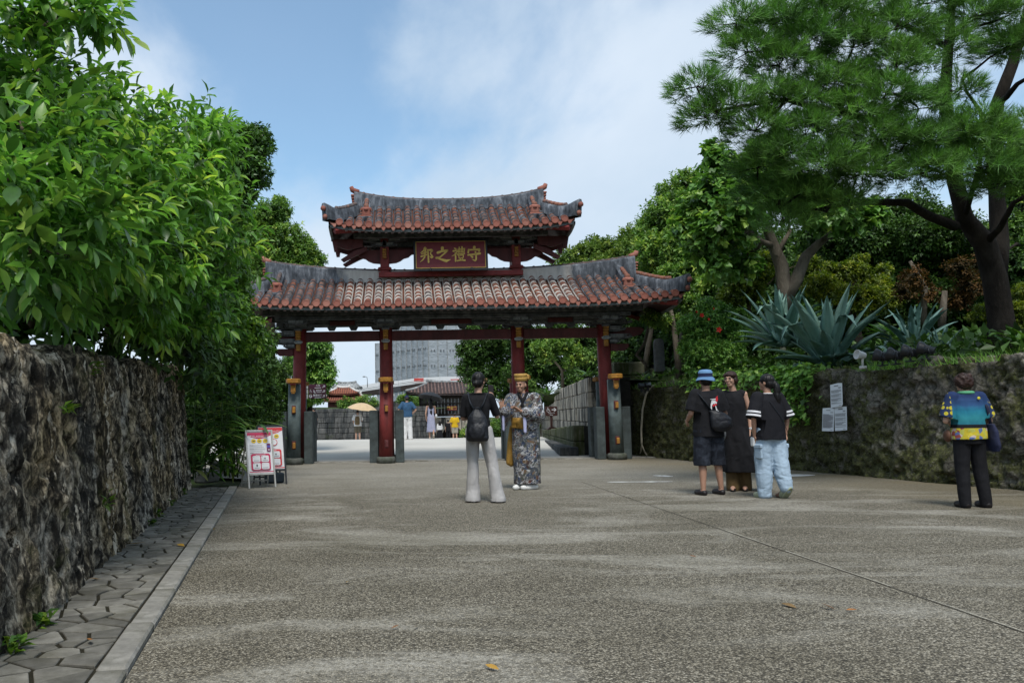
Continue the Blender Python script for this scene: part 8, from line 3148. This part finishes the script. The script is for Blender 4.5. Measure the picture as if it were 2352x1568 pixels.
 p.put(fuse(q, .012, plain("lavender_dress", (.30, .31, .42), .85, .12, 6), "dress", 2, (.01, 8, 3, 5)), "dress")
 p.shoes(plain("pale_sandal", (.42, .36, .3), .7), "sandal")
 q = Prims()
 q.ell((-.22, .05, .98), (.05, .08, .09))
 p.free(fuse(q, .012, M_white_c, "handbag", 2), "handbag", "white handbag at the side of the woman under the black umbrella", "bag")
 def umbrella(c, r, col_, label, tilt, inner=None, hh=.75):
  root = thing("umbrella", label, "umbrella", tuple(c))
  n, rings = 8, 6
  mb = MB()
  V, F = [], []
  M = Matrix.Rotation(tilt[0], 4, 'X') @ Matrix.Rotation(tilt[1], 4, 'Y')
  for k in range(rings + 1):
   t = k / rings
   for jx in range(n * 2):
    a = 2 * math.pi * jx / (n * 2)
    rr_ = r * t * (1.0 if jx % 2 == 0 else (.985 - .05 * t))
    V.append(M @ Vector((rr_ * math.cos(a), rr_ * math.sin(a), r * .42 * (1 - t * t * (1.0 if jx % 2 == 0 else .96)) )))
  for k in range(rings):
   for jx in range(n * 2):
    F.append((k * n * 2 + jx, (k + 1) * n * 2 + jx, (k + 1) * n * 2 + (jx + 1) % (n * 2), k * n * 2 + (jx + 1) % (n * 2)))
  mb.add([v + c for v in V], F)
  can = mb.build("canopy", [col_], root, split=False)
  top = M @ Vector((0, 0, r * .42))
  mb = MB()
  mb.tube([c + top * 1.15, c + M @ Vector((0, 0, -hh))], .008, 6)
  mb.build("shaft", [M_dark], root)
  for jx in range(n):
   a = 2 * math.pi * jx / n
   mb = MB()
   mb.tube([c + M @ Vector((r * math.cos(a), r * math.sin(a), -.004)), c + M @ Vector((r * .5 * math.cos(a), r * .5 * math.sin(a), r * .30)), c + M @ Vector((0, 0, r * .40))], .004, 4)
   mb.build("rib", [inner or M_dark], root)
 c = p.root.location + Vector((.02, .18, 1.66))
 umbrella(c, .58, plain("black_canopy", (.010, .011, .014), .6, .2, 5), "black umbrella shading the woman in the lavender dress", (-.18, .20))
 # backpacker with the beige umbrella
 q0 = P(822, 1013, 45)
 q0.z = -.12
 p = Person("man in white t-shirt and olive shorts carrying a backpack, under a beige umbrella", q0, 180 - 4, 1.70, vox=.013,
    elL=(.235, .0, 1.10), haL=(.2, -.10, .9), elR=(-.22, -.1, 1.12), haR=(-.14, -.25, 1.3), hdR=(.1, -.3, 1), footL=(.10, .0, 0), footR=(-.11, .03, 0))
 p.body(False, False)
 p.hair([((0, .02, .035), (.086, .095, .085))], M_hairb)
 p.top(M_white_c, hem=.82, rx=.205, ry=.14, sleeve=.85, sr=(.09, .09))
 p.pants(plain("olive_cotton", (.10, .085, .06), .85), hem=.52, r=(.12, .105, .10), name="shorts")
 p.shoes(plain("worn_trainer", (.25, .2, .17), .7), "shoe")
 q = Prims()
 q.loft([(0, .19, .90, .11, .07), (0, .20, 1.0, .135, .095), (0, .195, 1.22, .125, .085), (0, .18, 1.36, .09, .06)])
 p.free(fuse(q, .012, plain("khaki_canvas", (.13, .09, .045), .8, .2, 9), "backpack", 2, (.008, 9, 7, 3)), "backpack", "brown backpack worn by the man under the beige umbrella", "backpack")
 umbrella(p.root.location + Vector((.28, -.12, 1.72)), .85, plain("beige_canopy", (.50, .37, .22), .7, .1, 4), "beige umbrella held by the man with the brown backpack", (.08, .14), plain("umbrella_rib", (.3, .24, .17), .6))
 # yellow shirt
 q0 = P(1045, 1000, 48)
 q0.z = -.28
 p = Person("man in bright yellow t-shirt and pale shorts standing past the road crest", q0, 180, 1.62, vox=.013, elL=(.24, .02, 1.10), elR=(-.24, .02, 1.1))
 p.body(False, False)
 p.hair([((0, .02, .035), (.084, .093, .083))], M_hairb)
 p.top(plain("yellow_cotton", (.58, .36, .01), .85, .08, 6), hem=.84, rx=.205, ry=.14, sleeve=.85, sr=(.09, .09))
 p.pants(plain("stone_cotton", (.33, .30, .25), .85), hem=.5, r=(.12, .108, .10), name="shorts")
 p.shoes(M_dark, "shoe")
 # long-haired person low behind the crest
 q0 = P(1010, 1000, 47)
 q0.z = -.22
 p = Person("person with long black hair, white top and black skirt low behind the road crest", q0, 200, 1.12, vox=.013)
 p.body(True, False)
 p.hair([((0, .02, .04), (.100, .110, .098)), ((0, .07, -.06), (.12, .07, .16)), ((0, .085, -.22), (.14, .06, .18))], M_hairb)
 p.top(M_white_c, hem=.95, rx=.19, ry=.14, sleeve=1.6, sr=(.08, .07))
 q = Prims()
 q.loft([(0, .0, .25, .30, .24, .05), (0, .0, .6, .25, .2, .03), (0, 0, 1.0, .16, .12)])
 p.put(fuse(q, .014, M_cblack, "skirt", 2), "skirt")
 q0 = P(1030, 1000, 49)
 q0.z = -.33
 p = Person("person dressed in black half hidden left of the man in the yellow t-shirt", q0, 180, 1.30, vox=.013)
 p.body(True, False)
 p.hair([((0, .02, .035), (.088, .096, .086))], M_hairb)
 p.top(M_cblack, hem=.82, rx=.2, ry=.14)
 p.pants(M_cblack)
 q0 = P(722, 1010, 40)
 q0.z = .06
 p = Person("person in dark clothes and cap mostly hidden behind the left outer column", q0, 180 + 60, 1.62, vox=.013)
 p.body(False, False)
 p.hair([((0, .02, .035), (.088, .100, .086)), ((0, -.10, .03), (.06, .06, .012))], M_dark, name="cap")
 p.top(M_cblack, hem=.82, rx=.2, ry=.14)
 p.pants(M_cblack)
build_people()
# ---------------------------------------------------------------- signs, lamps and small things
def rounded(w, h, r, n=4, cx=0, cz=0):
 pts = []
 for (sx, sz, a0) in ((1, -1, -90), (1, 1, 0), (-1, 1, 90), (-1, -1, 180)):
  for k in range(n + 1):
   a = math.radians(a0 + 90 * k / n)
   pts.append((cx + sx * (w / 2 - r) + r * math.cos(a), cz + sz * (h / 2 - r) + r * math.sin(a)))
 return pts
class Flat:
 """printed layers on a board: local XZ plane, facing -Y, each layer a little proud of the one below"""
 def __init__(s, M, root, y0=0.0):
  s.M, s.root, s.y, s.k = M, root, y0, 0
 def poly(s, pts, mat, name="print", lift=None):
  s.k += 1
  y = s.y - .0012 * (s.k if lift is None else lift)
  mb = MB()
  mb.add([s.M @ Vector((x, y, z)) for x, z in pts], [tuple(range(len(pts)))])
  return mb.build(name, [mat], s.root)
 def many(s, polys, mat, name="print_lines"):
  s.k += 1
  y = s.y - .0012 * s.k
  mb = MB()
  for pts in polys:
   mb.add([s.M @ Vector((x, y, z)) for x, z in pts], [tuple(range(len(pts)))])
  return mb.build(name, [mat], s.root, kind='stuff')
 def text(s, body, size, x, z, mat, align='CENTER', bold=0.0):
  s.k += 1
  me = text_mesh(body, size, 0, align, bold)
  mb = MB()
  mesh_into(mb, me, s.M @ Matrix.Translation((x, s.y - .0012 * s.k, z)) @ Matrix.Rotation(math.pi / 2, 4, 'X'))
  return mb.build("lettering", [mat], s.root, split=False)
def rect(x0, z0, x1, z1):
 return [(x0, z0), (x1, z0), (x1, z1), (x0, z1)]
def circ(cx, cz, rx, rz, n=20):
 return [(cx + rx * math.cos(t), cz + rz * math.sin(t)) for t in np.linspace(0, 2 * math.pi, n, endpoint=False)]
def line_poly(p, q, w):
 p, q = Vector((p[0], p[1])), Vector((q[0], q[1]))
 d = (q - p).normalized()
 n = Vector((-d.y, d.x)) * w / 2
 return [tuple(p - n), tuple(q - n), tuple(q + n), tuple(p + n)]
def wheelchair(cx, cz, s):
 out = [circ(cx, cz + .46 * s, .07 * s, .07 * s, 10)]
 out.append(line_poly((cx, cz + .38 * s), (cx + .03 * s, cz + .08 * s), .08 * s))
 out.append(line_poly((cx, cz + .24 * s), (cx + .24 * s, cz + .22 * s), .06 * s))
 out.append(line_poly((cx + .0 * s, cz + .08 * s), (cx + .26 * s, cz + .06 * s), .08 * s))
 out.append(line_poly((cx + .25 * s, cz + .08 * s), (cx + .36 * s, cz - .2 * s), .07 * s))
 out.append(line_poly((cx + .33 * s, cz - .2 * s), (cx + .45 * s, cz - .17 * s), .06 * s))
 for k in range(9):
  a0, a1 = math.radians(110 + 25 * k), math.radians(135 + 25 * k)
  c = (cx + .04 * s, cz - .03 * s)
  r0, r1 = .21 * s, .27 * s
  out.append([(c[0] + r0 * math.cos(a0), c[1] + r0 * math.sin(a0)), (c[0] + r1 * math.cos(a0), c[1] + r1 * math.sin(a0)),
     (c[0] + r1 * math.cos(a1), c[1] + r1 * math.sin(a1)), (c[0] + r0 * math.cos(a1), c[1] + r0 * math.sin(a1))][::-1])
 return out
def arrow(cx, cz, L, ang):
 c, s_ = math.cos(ang), math.sin(ang)
 def T(x, z):
  return (cx + x * c - z * s_, cz + x * s_ + z * c)
 return [[T(-L * .5, -L * .10), T(L * .2, -L * .10), T(L * .2, L * .10), T(-L * .5, L * .10)],
   [T(L * .5, 0), T(L * .10, L * .38), T(-L * .08, L * .38), T(L * .24, 0)],
   [T(L * .5, 0), T(L * .24, 0), T(-L * .08, -L * .38), T(L * .10, -L * .38)]]
def build_props():
 m_al = plain("brushed_frame", (.40, .39, .36), .45, .12, 12, 0, .4, metal=.3)
 m_blk = plain("black_frame", (.014, .015, .017), .5, .2, 10, 0, .4)
 m_post = plain("poster_white", (.66, .66, .67), .5, .03, 4, 0, .4)
 m_crim = plain("poster_crimson", (.46, .025, .085), .5, .04, 4, 0, .4)
 m_redp = plain("poster_red", (.56, .03, .035), .5, .04, 4, 0, .4)
 m_yelp = plain("poster_yellow", (.72, .48, .01), .5, .04, 4, 0, .4)
 m_ink = plain("poster_ink", (.10, .10, .11), .6, .05, 4, 0, .3)
 m_inkl = plain("poster_grey_ink", (.30, .30, .32), .6, .05, 4, 0, .3)
 m_phone = plain("poster_purple", (.16, .03, .10), .5, .05, 4, 0, .3)
 m_blue = plain("poster_blue", (.10, .10, .42), .5, .05, 4, 0, .3)
 def a_board(pos, yaw, H, W, frame, label, group, full, lean=15, leg_color=None):
  root = thing("advertising_board", label, "sign board", tuple(pos), yaw, group)
  R = Matrix.Translation(pos) @ Matrix.Rotation(yaw, 4, 'Z')
  L = math.radians(lean)
  M = R @ Matrix.Rotation(-L, 4, 'X')
  fw = .028
  zb = .24 * H
  for sg in (-1, 1):
   mb = MB()
   mb.box((sg * (W / 2 - fw / 2), 0, H / 2 + .002), (fw, .026, H), 0, M, bev=.004)
   mb.build("frame_leg", [frame], root)
   mb = MB()
   R2 = R @ Matrix.Translation((0, 2 * math.sin(L) * H, 0)) @ Matrix.Rotation(L, 4, 'X')
   mb.box((sg * (W / 2 - fw / 2), -.002, H * .47), (fw * .8, .02, H * .94), 0, R2, bev=.004)
   mb.build("rear_leg", [frame], root)
  for z in (zb, H - fw / 2):
   mb = MB()
   mb.box((0, 0, z), (W - 2 * fw - .001, .026, fw * 1.15), 0, M, bev=.004)
   mb.build("frame_rail", [frame], root)
  mb = MB()
  mb.box((0, 0, .10 * H), (W - 2 * fw - .001, .014, .02), 0, R2 if False else R @ Matrix.Translation((0, 2 * math.sin(L) * H, 0)) @ Matrix.Rotation(L, 4, 'X'))
  mb.build("rear_rail", [frame], root)
  mb = MB()
  w, h = W - 2 * fw, H - zb - fw * 1.1
  zc = zb + fw * .5 + h / 2
  mb.box((0, .004, zc), (w - .002, .010, h - .002), 0, M)
  sheet = mb.build("poster", [m_post], root)
  F = Flat(M, sheet, -.0012)
  t, b = zc + h / 2 - .004, zc - h / 2 + .004
  hw = w / 2 - .004
  def Zf(f):
   return t - (t - b) * f
  crim = m_crim if full else m_redp
  F.poly([(-hw, Zf(0.03)), (-hw, Zf(.10))] + [(-hw + 2 * hw * k / 10, Zf(.10 + .085 * math.sin(math.pi * k / 10))) for k in range(1, 10)] + [(hw, Zf(.10)), (hw, Zf(.03))], crim)
  F.text("首里城公園　デジタルスタンプラリー", w * .052, 0, Zf(.115), m_post, bold=.0008)
  F.many([rect(-.28 * w, Zf(.152), .28 * w, Zf(.143))], m_post)
  for k, cx in enumerate((-.24, 0.0, .24)):
   F.poly(circ(cx * w, Zf(.235), w * .098, w * .085), m_yelp)
  F.many([rect(cx * w - w * .05, Zf(.245), cx * w + w * .05, Zf(.225)) for cx in (-.24, 0, .24)], m_ink)
  F.many([rect(-.42 * w, Zf(.34 + .045 * k) - .003, (.10 + .12 * ((k * 7) % 3) / 2) * w, Zf(.34 + .045 * k) + .002) for k in range(6)], m_inkl)
  F.many([rect(-.42 * w, Zf(.34 + .09 * k) - .004, -.25 * w, Zf(.34 + .09 * k) + .003) for k in range(3)], m_ink)
  if full:
   F.poly(rounded(.15 * w, .19 * h, .012, 3, .36 * w, Zf(.40)), m_phone)
   F.poly(rect(.29 * w, Zf(.40), .43 * w, Zf(.35)), m_blue)
   F.poly(circ(.365 * w, Zf(.455), .012, .012), m_post)
  else:
   F.poly(circ(.12 * w, Zf(.38), .14 * w, .14 * w, 28), m_redp)
   F.poly(circ(.12 * w, Zf(.38), .115 * w, .115 * w, 28), m_post)
  F.poly(rounded(.80 * w, .385 * h, .035, 4, 0, Zf(.74)), crim)
  F.many([rect(-.2 * w, Zf(.578), .2 * w, Zf(.568))], m_post)
  for sx in (-1, 1):
   for k in (0, 1):
    F.poly(rounded(.315 * w, .15 * h, .022, 3, sx * .175 * w, Zf(.668 + .172 * k)), m_post)
  F.many([rect(.17 * w - .02, Zf(.665), .17 * w + .015, Zf(.652)), rect(.17 * w - .004, Zf(.69), .17 * w + .004, Zf(.64)), rect(-.20 * w, Zf(.85), -.14 * w, Zf(.80)),
    rect(-.31 * w, Zf(.618), -.27 * w, Zf(.612)), rect(.05 * w, Zf(.618), .09 * w, Zf(.612)), rect(-.31 * w, Zf(.79), -.27 * w, Zf(.784)), rect(.05 * w, Zf(.79), .09 * w, Zf(.784))], m_ink)
  F.many([rect(sx * .175 * w - .11 * w, Zf(q), sx * .175 * w + .11 * w, Zf(q - .005)) for sx in (-1, 1) for q in (.705, .715, .88, .89)], m_inkl)
  F.poly(rect(-hw, Zf(.985), hw, Zf(.965)), crim)
  return root
 q = G(603, 1121)
 a_board(q, math.radians(25), .985, .47, m_al, "front advertising board in a silver frame with a crimson and white poster", "advertising boards", True)
 q = G(627, 1113) + Vector((0, .05, 0))
 a_board(q, math.radians(22), 1.06, .49, m_blk, "rear advertising board in a black frame with a red topped poster, behind the silver one", "advertising boards", False)
 # weight box on the foot of the rear board
 c = G(628, 1111) + Vector((-.02, .22, 0))
 root = thing("weight_tank", "dark teal plastic weight tank standing between the feet of the advertising boards", "weight", tuple(c), math.radians(18))
 R = Matrix.Translation(c) @ Matrix.Rotation(math.radians(18), 4, 'Z')
 m_teal = plain("teal_plastic", (.02, .038, .05), .35, .15, 8, 0, .5)
 mb = MB()
 mb.box((0, 0, .095), (.34, .17, .17), 0, R, bev=.02)
 mb.build("tank", [m_teal], root)
 mb = MB()
 mb.tube([R @ Vector((-.05, 0, .18)), R @ Vector((-.04, 0, .205)), R @ Vector((.04, 0, .205)), R @ Vector((.05, 0, .18))], .012, 7)
 mb.build("handle", [m_teal], root)
 # direction sign behind the left outer column
 m_pur = plain("sign_plum", (.085, .022, .045), .5, .1, 5, 0, .4)
 m_wh = plain("sign_white", (.66, .66, .68), .5, .04, 5, 0, .4)
 m_whp = plain("white_pole", (.55, .55, .53), .5, .08, 8, 0, .4)
 Ys = 24.3
 c = P(729, 900, Ys)
 root = thing("direction_sign", "plum coloured direction sign with three arrow boards behind the left outer column", "sign", (c.x - .36, Ys, 0))
 mb = MB()
 mb.cyl((c.x - .37, Ys + .06, -.1), (c.x - .37, Ys + .06, P(729, 876, Ys).z), .03, .03, 12)
 mb.build("pole", [m_whp], root)
 for k, (v, body) in enumerate(((887.5, "入口"), (898.5, ""), (909.5, "首里杜館"))):
  z = P(729, v, Ys).z
  mb = MB()
  mb.box((c.x, Ys, z), (.52, .03, .135), 0, bev=.006)
  brd = mb.build("sign_board", [m_pur], root)
  mb = MB()
  mb.box((c.x - .33, Ys, z), (.11, .028, .125), 0, bev=.005)
  mb.build("bracket_plate", [m_whp], root)
  F = Flat(Matrix.Translation((c.x, Ys - .016, z)), brd)
  F.many(arrow(.19, .0, .10, math.radians(45)), m_wh, "arrow")
  if k == 0:
   F.text(body, .062, .02, .025, m_wh, bold=.002)
   F.many([rect(-.08, -.05, .11, -.03)], m_wh)
  elif k == 1:
   F.many(wheelchair(-.20, -.0, .11), m_wh, "wheelchair_symbol")
   F.many([circ(-.10, .04, .012, .012, 8), line_poly((-.10, .03), (-.095, -.03), .024), line_poly((-.09, .01), (-.065, -.01), .012), circ(-.07, -.035, .018, .018, 8)], m_wh, "stroller_symbol")
   F.many([rect(-.04, .015, .13, .04), rect(-.02, -.035, .12, -.018)], m_wh)
  else:
   F.poly(circ(-.20, 0, .048, .048, 16), m_wh)
   F.text("P", .085, -.20, 0.0, m_pur, bold=.003)
   F.text(body, .066, .005, .022, m_wh, bold=.002)
   F.many([rect(-.08, -.052, .12, -.032)], m_wh)
 # brown wheelchair sign
 Yw = 31.0
 c = P(1266, 944, Yw)
 gz = P(1266, 985, Yw).z
 root = thing("wheelchair_sign", "brown wheelchair slope sign with white arrow on a post by the pale ashlar wall", "sign", (c.x, Yw, gz))
 m_br = plain("sign_brown", (.055, .022, .018), .5, .12, 6, 0, .35)
 mb = MB()
 mb.prism(rounded(.455, .36, .05), .035, Matrix.Translation((c.x, Yw - .02, c.z)))
 brd = mb.build("sign_board", [m_br], root)
 mb = MB()
 mb.box((c.x, Yw + .03, (gz + c.z) / 2), (.09, .05, c.z - gz), bev=.008)
 mb.build("post", [m_br], root)
 mb = MB()
 mb.prism([(-.2, 0), (.2, 0), (.19, .06), (.07, .10), (-.07, .10), (-.14, .03)], .25, Matrix.Translation((c.x, Yw - .1, gz - .02)))
 mb.build("base", [m_br], root)
 F = Flat(Matrix.Translation((c.x, Yw - .021, c.z)), brd)
 F.many(wheelchair(-.125, .03, .22), m_wh, "wheelchair_symbol")
 F.many(arrow(.105, .055, .18, 0), m_wh, "arrow")
 F.text("スロープ", .062, 0, -.075, m_wh, bold=.001)
 F.text("Slope", .05, 0, -.135, m_wh, bold=.001)
 # three paper notices on the right wall
 dwr = (WR0 - WR1).normalized()
 nr = Vector((dwr.y, -dwr.x, 0))
 def on_wall(u, v, off):
  d_ = _ray(u, v)
  o_ = Vector((0, 0, CAM_Z))
  t = ((WR1 - o_).dot(nr) + off) / d_.dot(nr)
  return o_ + d_ * t
 m_pap = plain("notice_paper", (.72, .75, .77), .7, .04, 3, 0, .3)
 labs = ["topmost of the three white paper notices on the right wall", "lower left white paper notice on the right wall, densely printed", "lower right white paper notice on the right wall, with wide spaced lines"]
 for i, (u, v, tw) in enumerate([(1921, 908, -.06), (1902, 963.5, .03), (1931, 961.5, -.04)]):
  c = on_wall(u, v, -.01 if False else .03)
  # local x runs along the wall to the right in the picture, z up
  ex = Vector((dwr.x, dwr.y, 0))
  M = Matrix(((ex.x, -nr.x, 0, c.x), (ex.y, -nr.y, 0, c.y), (0, 0, 1, c.z), (0, 0, 0, 1))) @ Matrix.Rotation(tw, 4, 'Y') @ Matrix.Rotation(-.08, 4, 'X')
  root = thing("notice", labs[i], "notice", tuple(c), 0, "paper notices on the right wall")
  mb = MB()
  w, h = .30, .42
  V = [(-w / 2, 0, -h / 2), (w / 2 - (.03 if i == 0 else .0), 0, -h / 2 + .008), (w / 2, 0, -h / 2 + (.04 if i == 0 else .01)), (w / 2 + .004, -.002, h / 2), (w * .1, .003, h / 2 + .006), (-w / 2, 0, h / 2 - .006)]
  mb.add([M @ Vector(q) for q in V] + [M @ (Vector(q) + Vector((0, .003, 0))) for q in V], [tuple(range(6)), tuple(range(11, 5, -1))] + [(k, k + 6, (k + 1) % 6 + 6, (k + 1) % 6) for k in range(6)])
  sheet = mb.build("paper", [m_pap], root)
  F = Flat(M, sheet, -.004)
  rr = random.Random(i)
  L = [rect(-.05, .165, .06, .178), rect(.06, .135, .13, .142), rect(.06, .122, .12, .128)]
  n = (17, 24, 16)[i]
  for k in range(n):
   z = .095 - k * (.25 / n)
   if i != 1 and k % 5 == 4:
    continue
   x1 = .13 - (rr.random() * .12 if rr.random() < .4 else 0)
   L.append(rect(-.13, z - .0028, x1, z + (.0045 if i == 1 else .0028)))
  L.append(rect(.06, -.185, .12, -.178))
  F.many(L, m_inkl if i == 1 else m_ink, "print_lines")
 # hose over the wall near the gate
 m_hose = plain("pale_hose", (.42, .38, .29), .6, .15, 8, 0, .35)
 pts = [on_wall(1505, 884, -.25), on_wall(1494, 889, .0), on_wall(1484, 905, .12), on_wall(1476, 940, .15), on_wall(1473, 985, .16), on_wall(1474, 1020, .18)]
 root = thing("hose", "pale hose hanging down the mossy wall right of the gate", "hose", tuple(pts[-1]))
 mb = MB()
 fine = []
 for i in range(len(pts) - 1):
  for t in np.linspace(0, 1, 5, endpoint=False):
   fine.append(pts[i].lerp(pts[i + 1], t))
 fine.append(pts[-1])
 mb.tube(fine, .026, 8)
 e = pts[-1]
 for (u, v) in ((1470, 1047), (1486, 1049)):
  g = G(u, v)
  mb.tube([e, e.lerp(g, .5) + Vector((0, 0, -.02)), g + Vector((0, 0, .05)), g + Vector((.05, -.03, .02))], .018, 7)
 mb.build("hose_line", [m_hose], root, split=False)
 # floodlights along the wall top
 m_fl = plain("black_housing", (.012, .014, .018), .45, .2, 8, 0, .45)
 m_lens = plain("lamp_glass", (.10, .12, .15), .15, .1, 8, 0, .6)
 spots = [(2026, 818, 13.6, "leftmost of the four black floodlights beside the small agave"), (2056, 815, 13.4, "second black floodlight from the left beside the small agave"),
    (2090, 808, 13.2, "third black floodlight from the left beside the small agave"), (2127, 802, 13.0, "rightmost of the four black floodlights beside the small agave")]
 for (u, v, Y, lab) in spots:
  c = P(u, v, Y)
  root = thing("floodlight", lab, "floodlight", (c.x, c.y, c.z - .14), 0, "black floodlights on the wall")
  aim = Vector((-.68, .66, .30)).normalized()
  Rm_ = Matrix.Translation(c) @ aim.to_track_quat('Z', 'Y').to_matrix().to_4x4()
  mb = MB()
  mb.lathe([(.045, -.12), (.06, -.115), (.062, -.05), (.075, -.045), (.075, -.035), (.064, -.03), (.064, -.012), (.078, -.008), (.078, .002), (.07, .008), (.095, .05), (.105, .09), (.105, .115), (.095, .115), (.085, .09), (.0, .088)], 16, M=Rm_)
  mb.build("housing", [m_fl], root)
  mb = MB()
  mb.lathe([(.083, .093), (.06, .099), (.0, .102)], 14, M=Rm_)
  mb.build("lens", [m_lens], root)
  mb = MB()
  mb.box((c.x, c.y, c.z - .15), (.12, .12, .02), bev=.005)
  mb.cyl((c.x, c.y, c.z - .15), (c.x, c.y, c.z - .085), .014, .014, 8)
  mb.tube([(c.x - .02, c.y - .085, c.z), (c.x, c.y - .085, c.z - .07), (c.x, c.y, c.z - .09), (c.x, c.y + .085, c.z - .07), (c.x - .02, c.y + .085, c.z)], .010, 6)
  mb.build("yoke", [m_fl], root)
 for i, (u, v, Y, lab) in enumerate([(1473, 886, 21.3, "left one of the twin black floodlights above the hose"), (1488, 884, 21.2, "right one of the twin black floodlights above the hose")]):
  c = P(u, v, Y)
  root = thing("floodlight", lab, "floodlight", (c.x, c.y, c.z - .12), 0, "black floodlights on the wall")
  mb = MB()
  M = Matrix.Translation(c) @ Matrix.Rotation(-.6, 4, 'X')
  mb.box((0, 0, 0), (.17, .11, .13), 0, M, bev=.02)
  mb.build("housing", [m_fl], root)
  mb = MB()
  mb.box((0, -.058, .0), (.13, .008, .09), 0, M, bev=.003)
  mb.build("lens", [m_lens], root)
  mb = MB()
  mb.box((c.x, c.y, c.z - .1), (.05, .05, .12), bev=.01)
  mb.build("foot", [m_fl], root)
 # white cup lamp
 c = P(1976, 815, 14.2)
 b0 = P(1982, 843, 14.2)
 root = thing("spotlight", "small white cup-shaped spotlight on a stem between the big agave and the black floodlights", "spotlight", tuple(b0))
 mb = MB()
 aim = Vector((-.95, -.1, .15)).normalized()
 M = Matrix.Translation(c) @ aim.to_track_quat('Z', 'Y').to_matrix().to_4x4()
 mb.lathe([(.03, -.09), (.05, -.085), (.06, -.05), (.07, .02), (.085, .05), (.085, .07), (.075, .07), (.06, .03), (.0, .02)], 16, M=M)
 mb.build("lamp_cup", [m_whp], root)
 mb = MB()
 mb.cyl((b0.x, b0.y, b0.z - .03), (b0.x, b0.y, b0.z + .02), .06, .055, 14)
 mb.tube([(b0.x, b0.y, b0.z), (b0.x, b0.y, b0.z + .12), (c.x + .06, c.y, c.z - .03), (c.x + .04, c.y, c.z)], .018, 8)
 mb.build("stem", [m_whp], root)
 # fallen leaves
 m_fl_ = leaf_obj_mat("fallen_leaf", [(.30, .11, .02), (.42, .26, .03), (.16, .07, .025), (.35, .17, .06), (.12, .09, .03)], .6, .1)
 lms = [leaf_single(m_fl_, 1, .30, -.10), leaf_single(m_fl_, 1, .36, .05)]
 rr = random.Random(77)
 fl = [(310, 1340, .16, "orange-brown leaf curled on the cobbles against the left wall"), (215, 1428, .09, "yellow leaf on the cobbles close to the left wall"), (218, 1580, .09, "yellow leaf at the bottom edge on the cobbles"),
   (432, 1341, .12, "pinkish pale leaf on the kerb"), (522, 1296, .07, "small yellow leaf on the plaza beside the kerb"), (20, 1545, .10, "orange leaf in the bottom left corner"), (205, 1380, .07, "little tan leaf against the left wall"), (60, 1500, .1, "brown leaf near the weed at the wall foot"),
   (483, 1218, .08, "yellow leaf on the far cobbles"), (1908, 1476, .11, "larger brown leaf on the right half of the plaza"), (2040, 1491, .09, "reddish leaf right of the larger brown one"), (2066, 1493, .06, "small green-brown leaf next to the reddish one"), (1700, 1362, .06, "small brown leaf in the middle of the plaza"),
   (1900, 1428, .06, "small ochre leaf above the larger brown one"), (1020, 1532, .05, "small yellow-green leaf on the plaza, bottom centre left"), (1218, 1640, .08, "dark brown dead leaf at the bottom centre"), (955, 1538, .05, "small olive leaf left of the bottom centre"), (845, 1425, .05, "small leaf left of centre on the plaza"),
   (705, 1192, .08, "dark fallen seed pod leaf in front of the advertising boards"), (650, 1197, .05, "tiny leaf in front of the silver board")]
 sc_ = 2352 / 2500
 for i, (u, v, s, lab) in enumerate(fl):
  g = G(u * sc_, v * sc_)
  if u * sc_ < 470 and v > 1200:
   g.z = .035
  o = link("fallen_leaf", lms[i % 2])
  o.matrix_basis = Matrix.Translation(g + Vector((0, 0, .012))) @ Matrix.Rotation(rr.uniform(0, 6.28), 4, 'Z') @ Matrix.Rotation(rr.uniform(-.15, .15), 4, 'X') @ Matrix.Rotation(rr.uniform(-.3, .3), 4, 'Y') @ Matrix.Scale(s, 4)
  tag(o, lab, "leaf", "fallen leaves")
 # worn white paint on the paving near the group
 m_mark = plain("worn_white_paint", (.50, .50, .48), .8, .15, 8, .1, .25)
 marks = [((1500, 1092), (1546, 1094), 3, "white paint remnant left of the group of three"), ((1742, 1093), (1872, 1091), 5, "long worn white paint patch behind the girl in pale jeans"), ((1395, 1107), (1545, 1106), 2.4, "faint white line on the paving left of the group of three")]
 for (a, b_, w, lab) in marks:
  p0, p1 = G(*a), G(*b_)
  n = 9
  up_, lo_ = [], []
  for k in range(n + 1):
   t = k / n
   uu, vv = a[0] + (b_[0] - a[0]) * t, a[1] + (b_[1] - a[1]) * t
   ww = w * (.35 + .65 * math.sin(math.pi * t) ** .5) * rr.uniform(.5, 1.1)
   up_.append(G(uu, vv - ww * .5))
   lo_.append(G(uu, vv + ww * .5))
  c = (p0 + p1) / 2
  mb = MB()
  for k in range(n):
   mb.add([q - c + Vector((0, 0, .005)) for q in (lo_[k], lo_[k + 1], up_[k + 1], up_[k])], [(0, 1, 2, 3)])
  o = mb.build("paint_mark", [m_mark], None)
  o.location = c
  tag(o, lab, "paint mark", "worn white paint on the paving")
build_props()
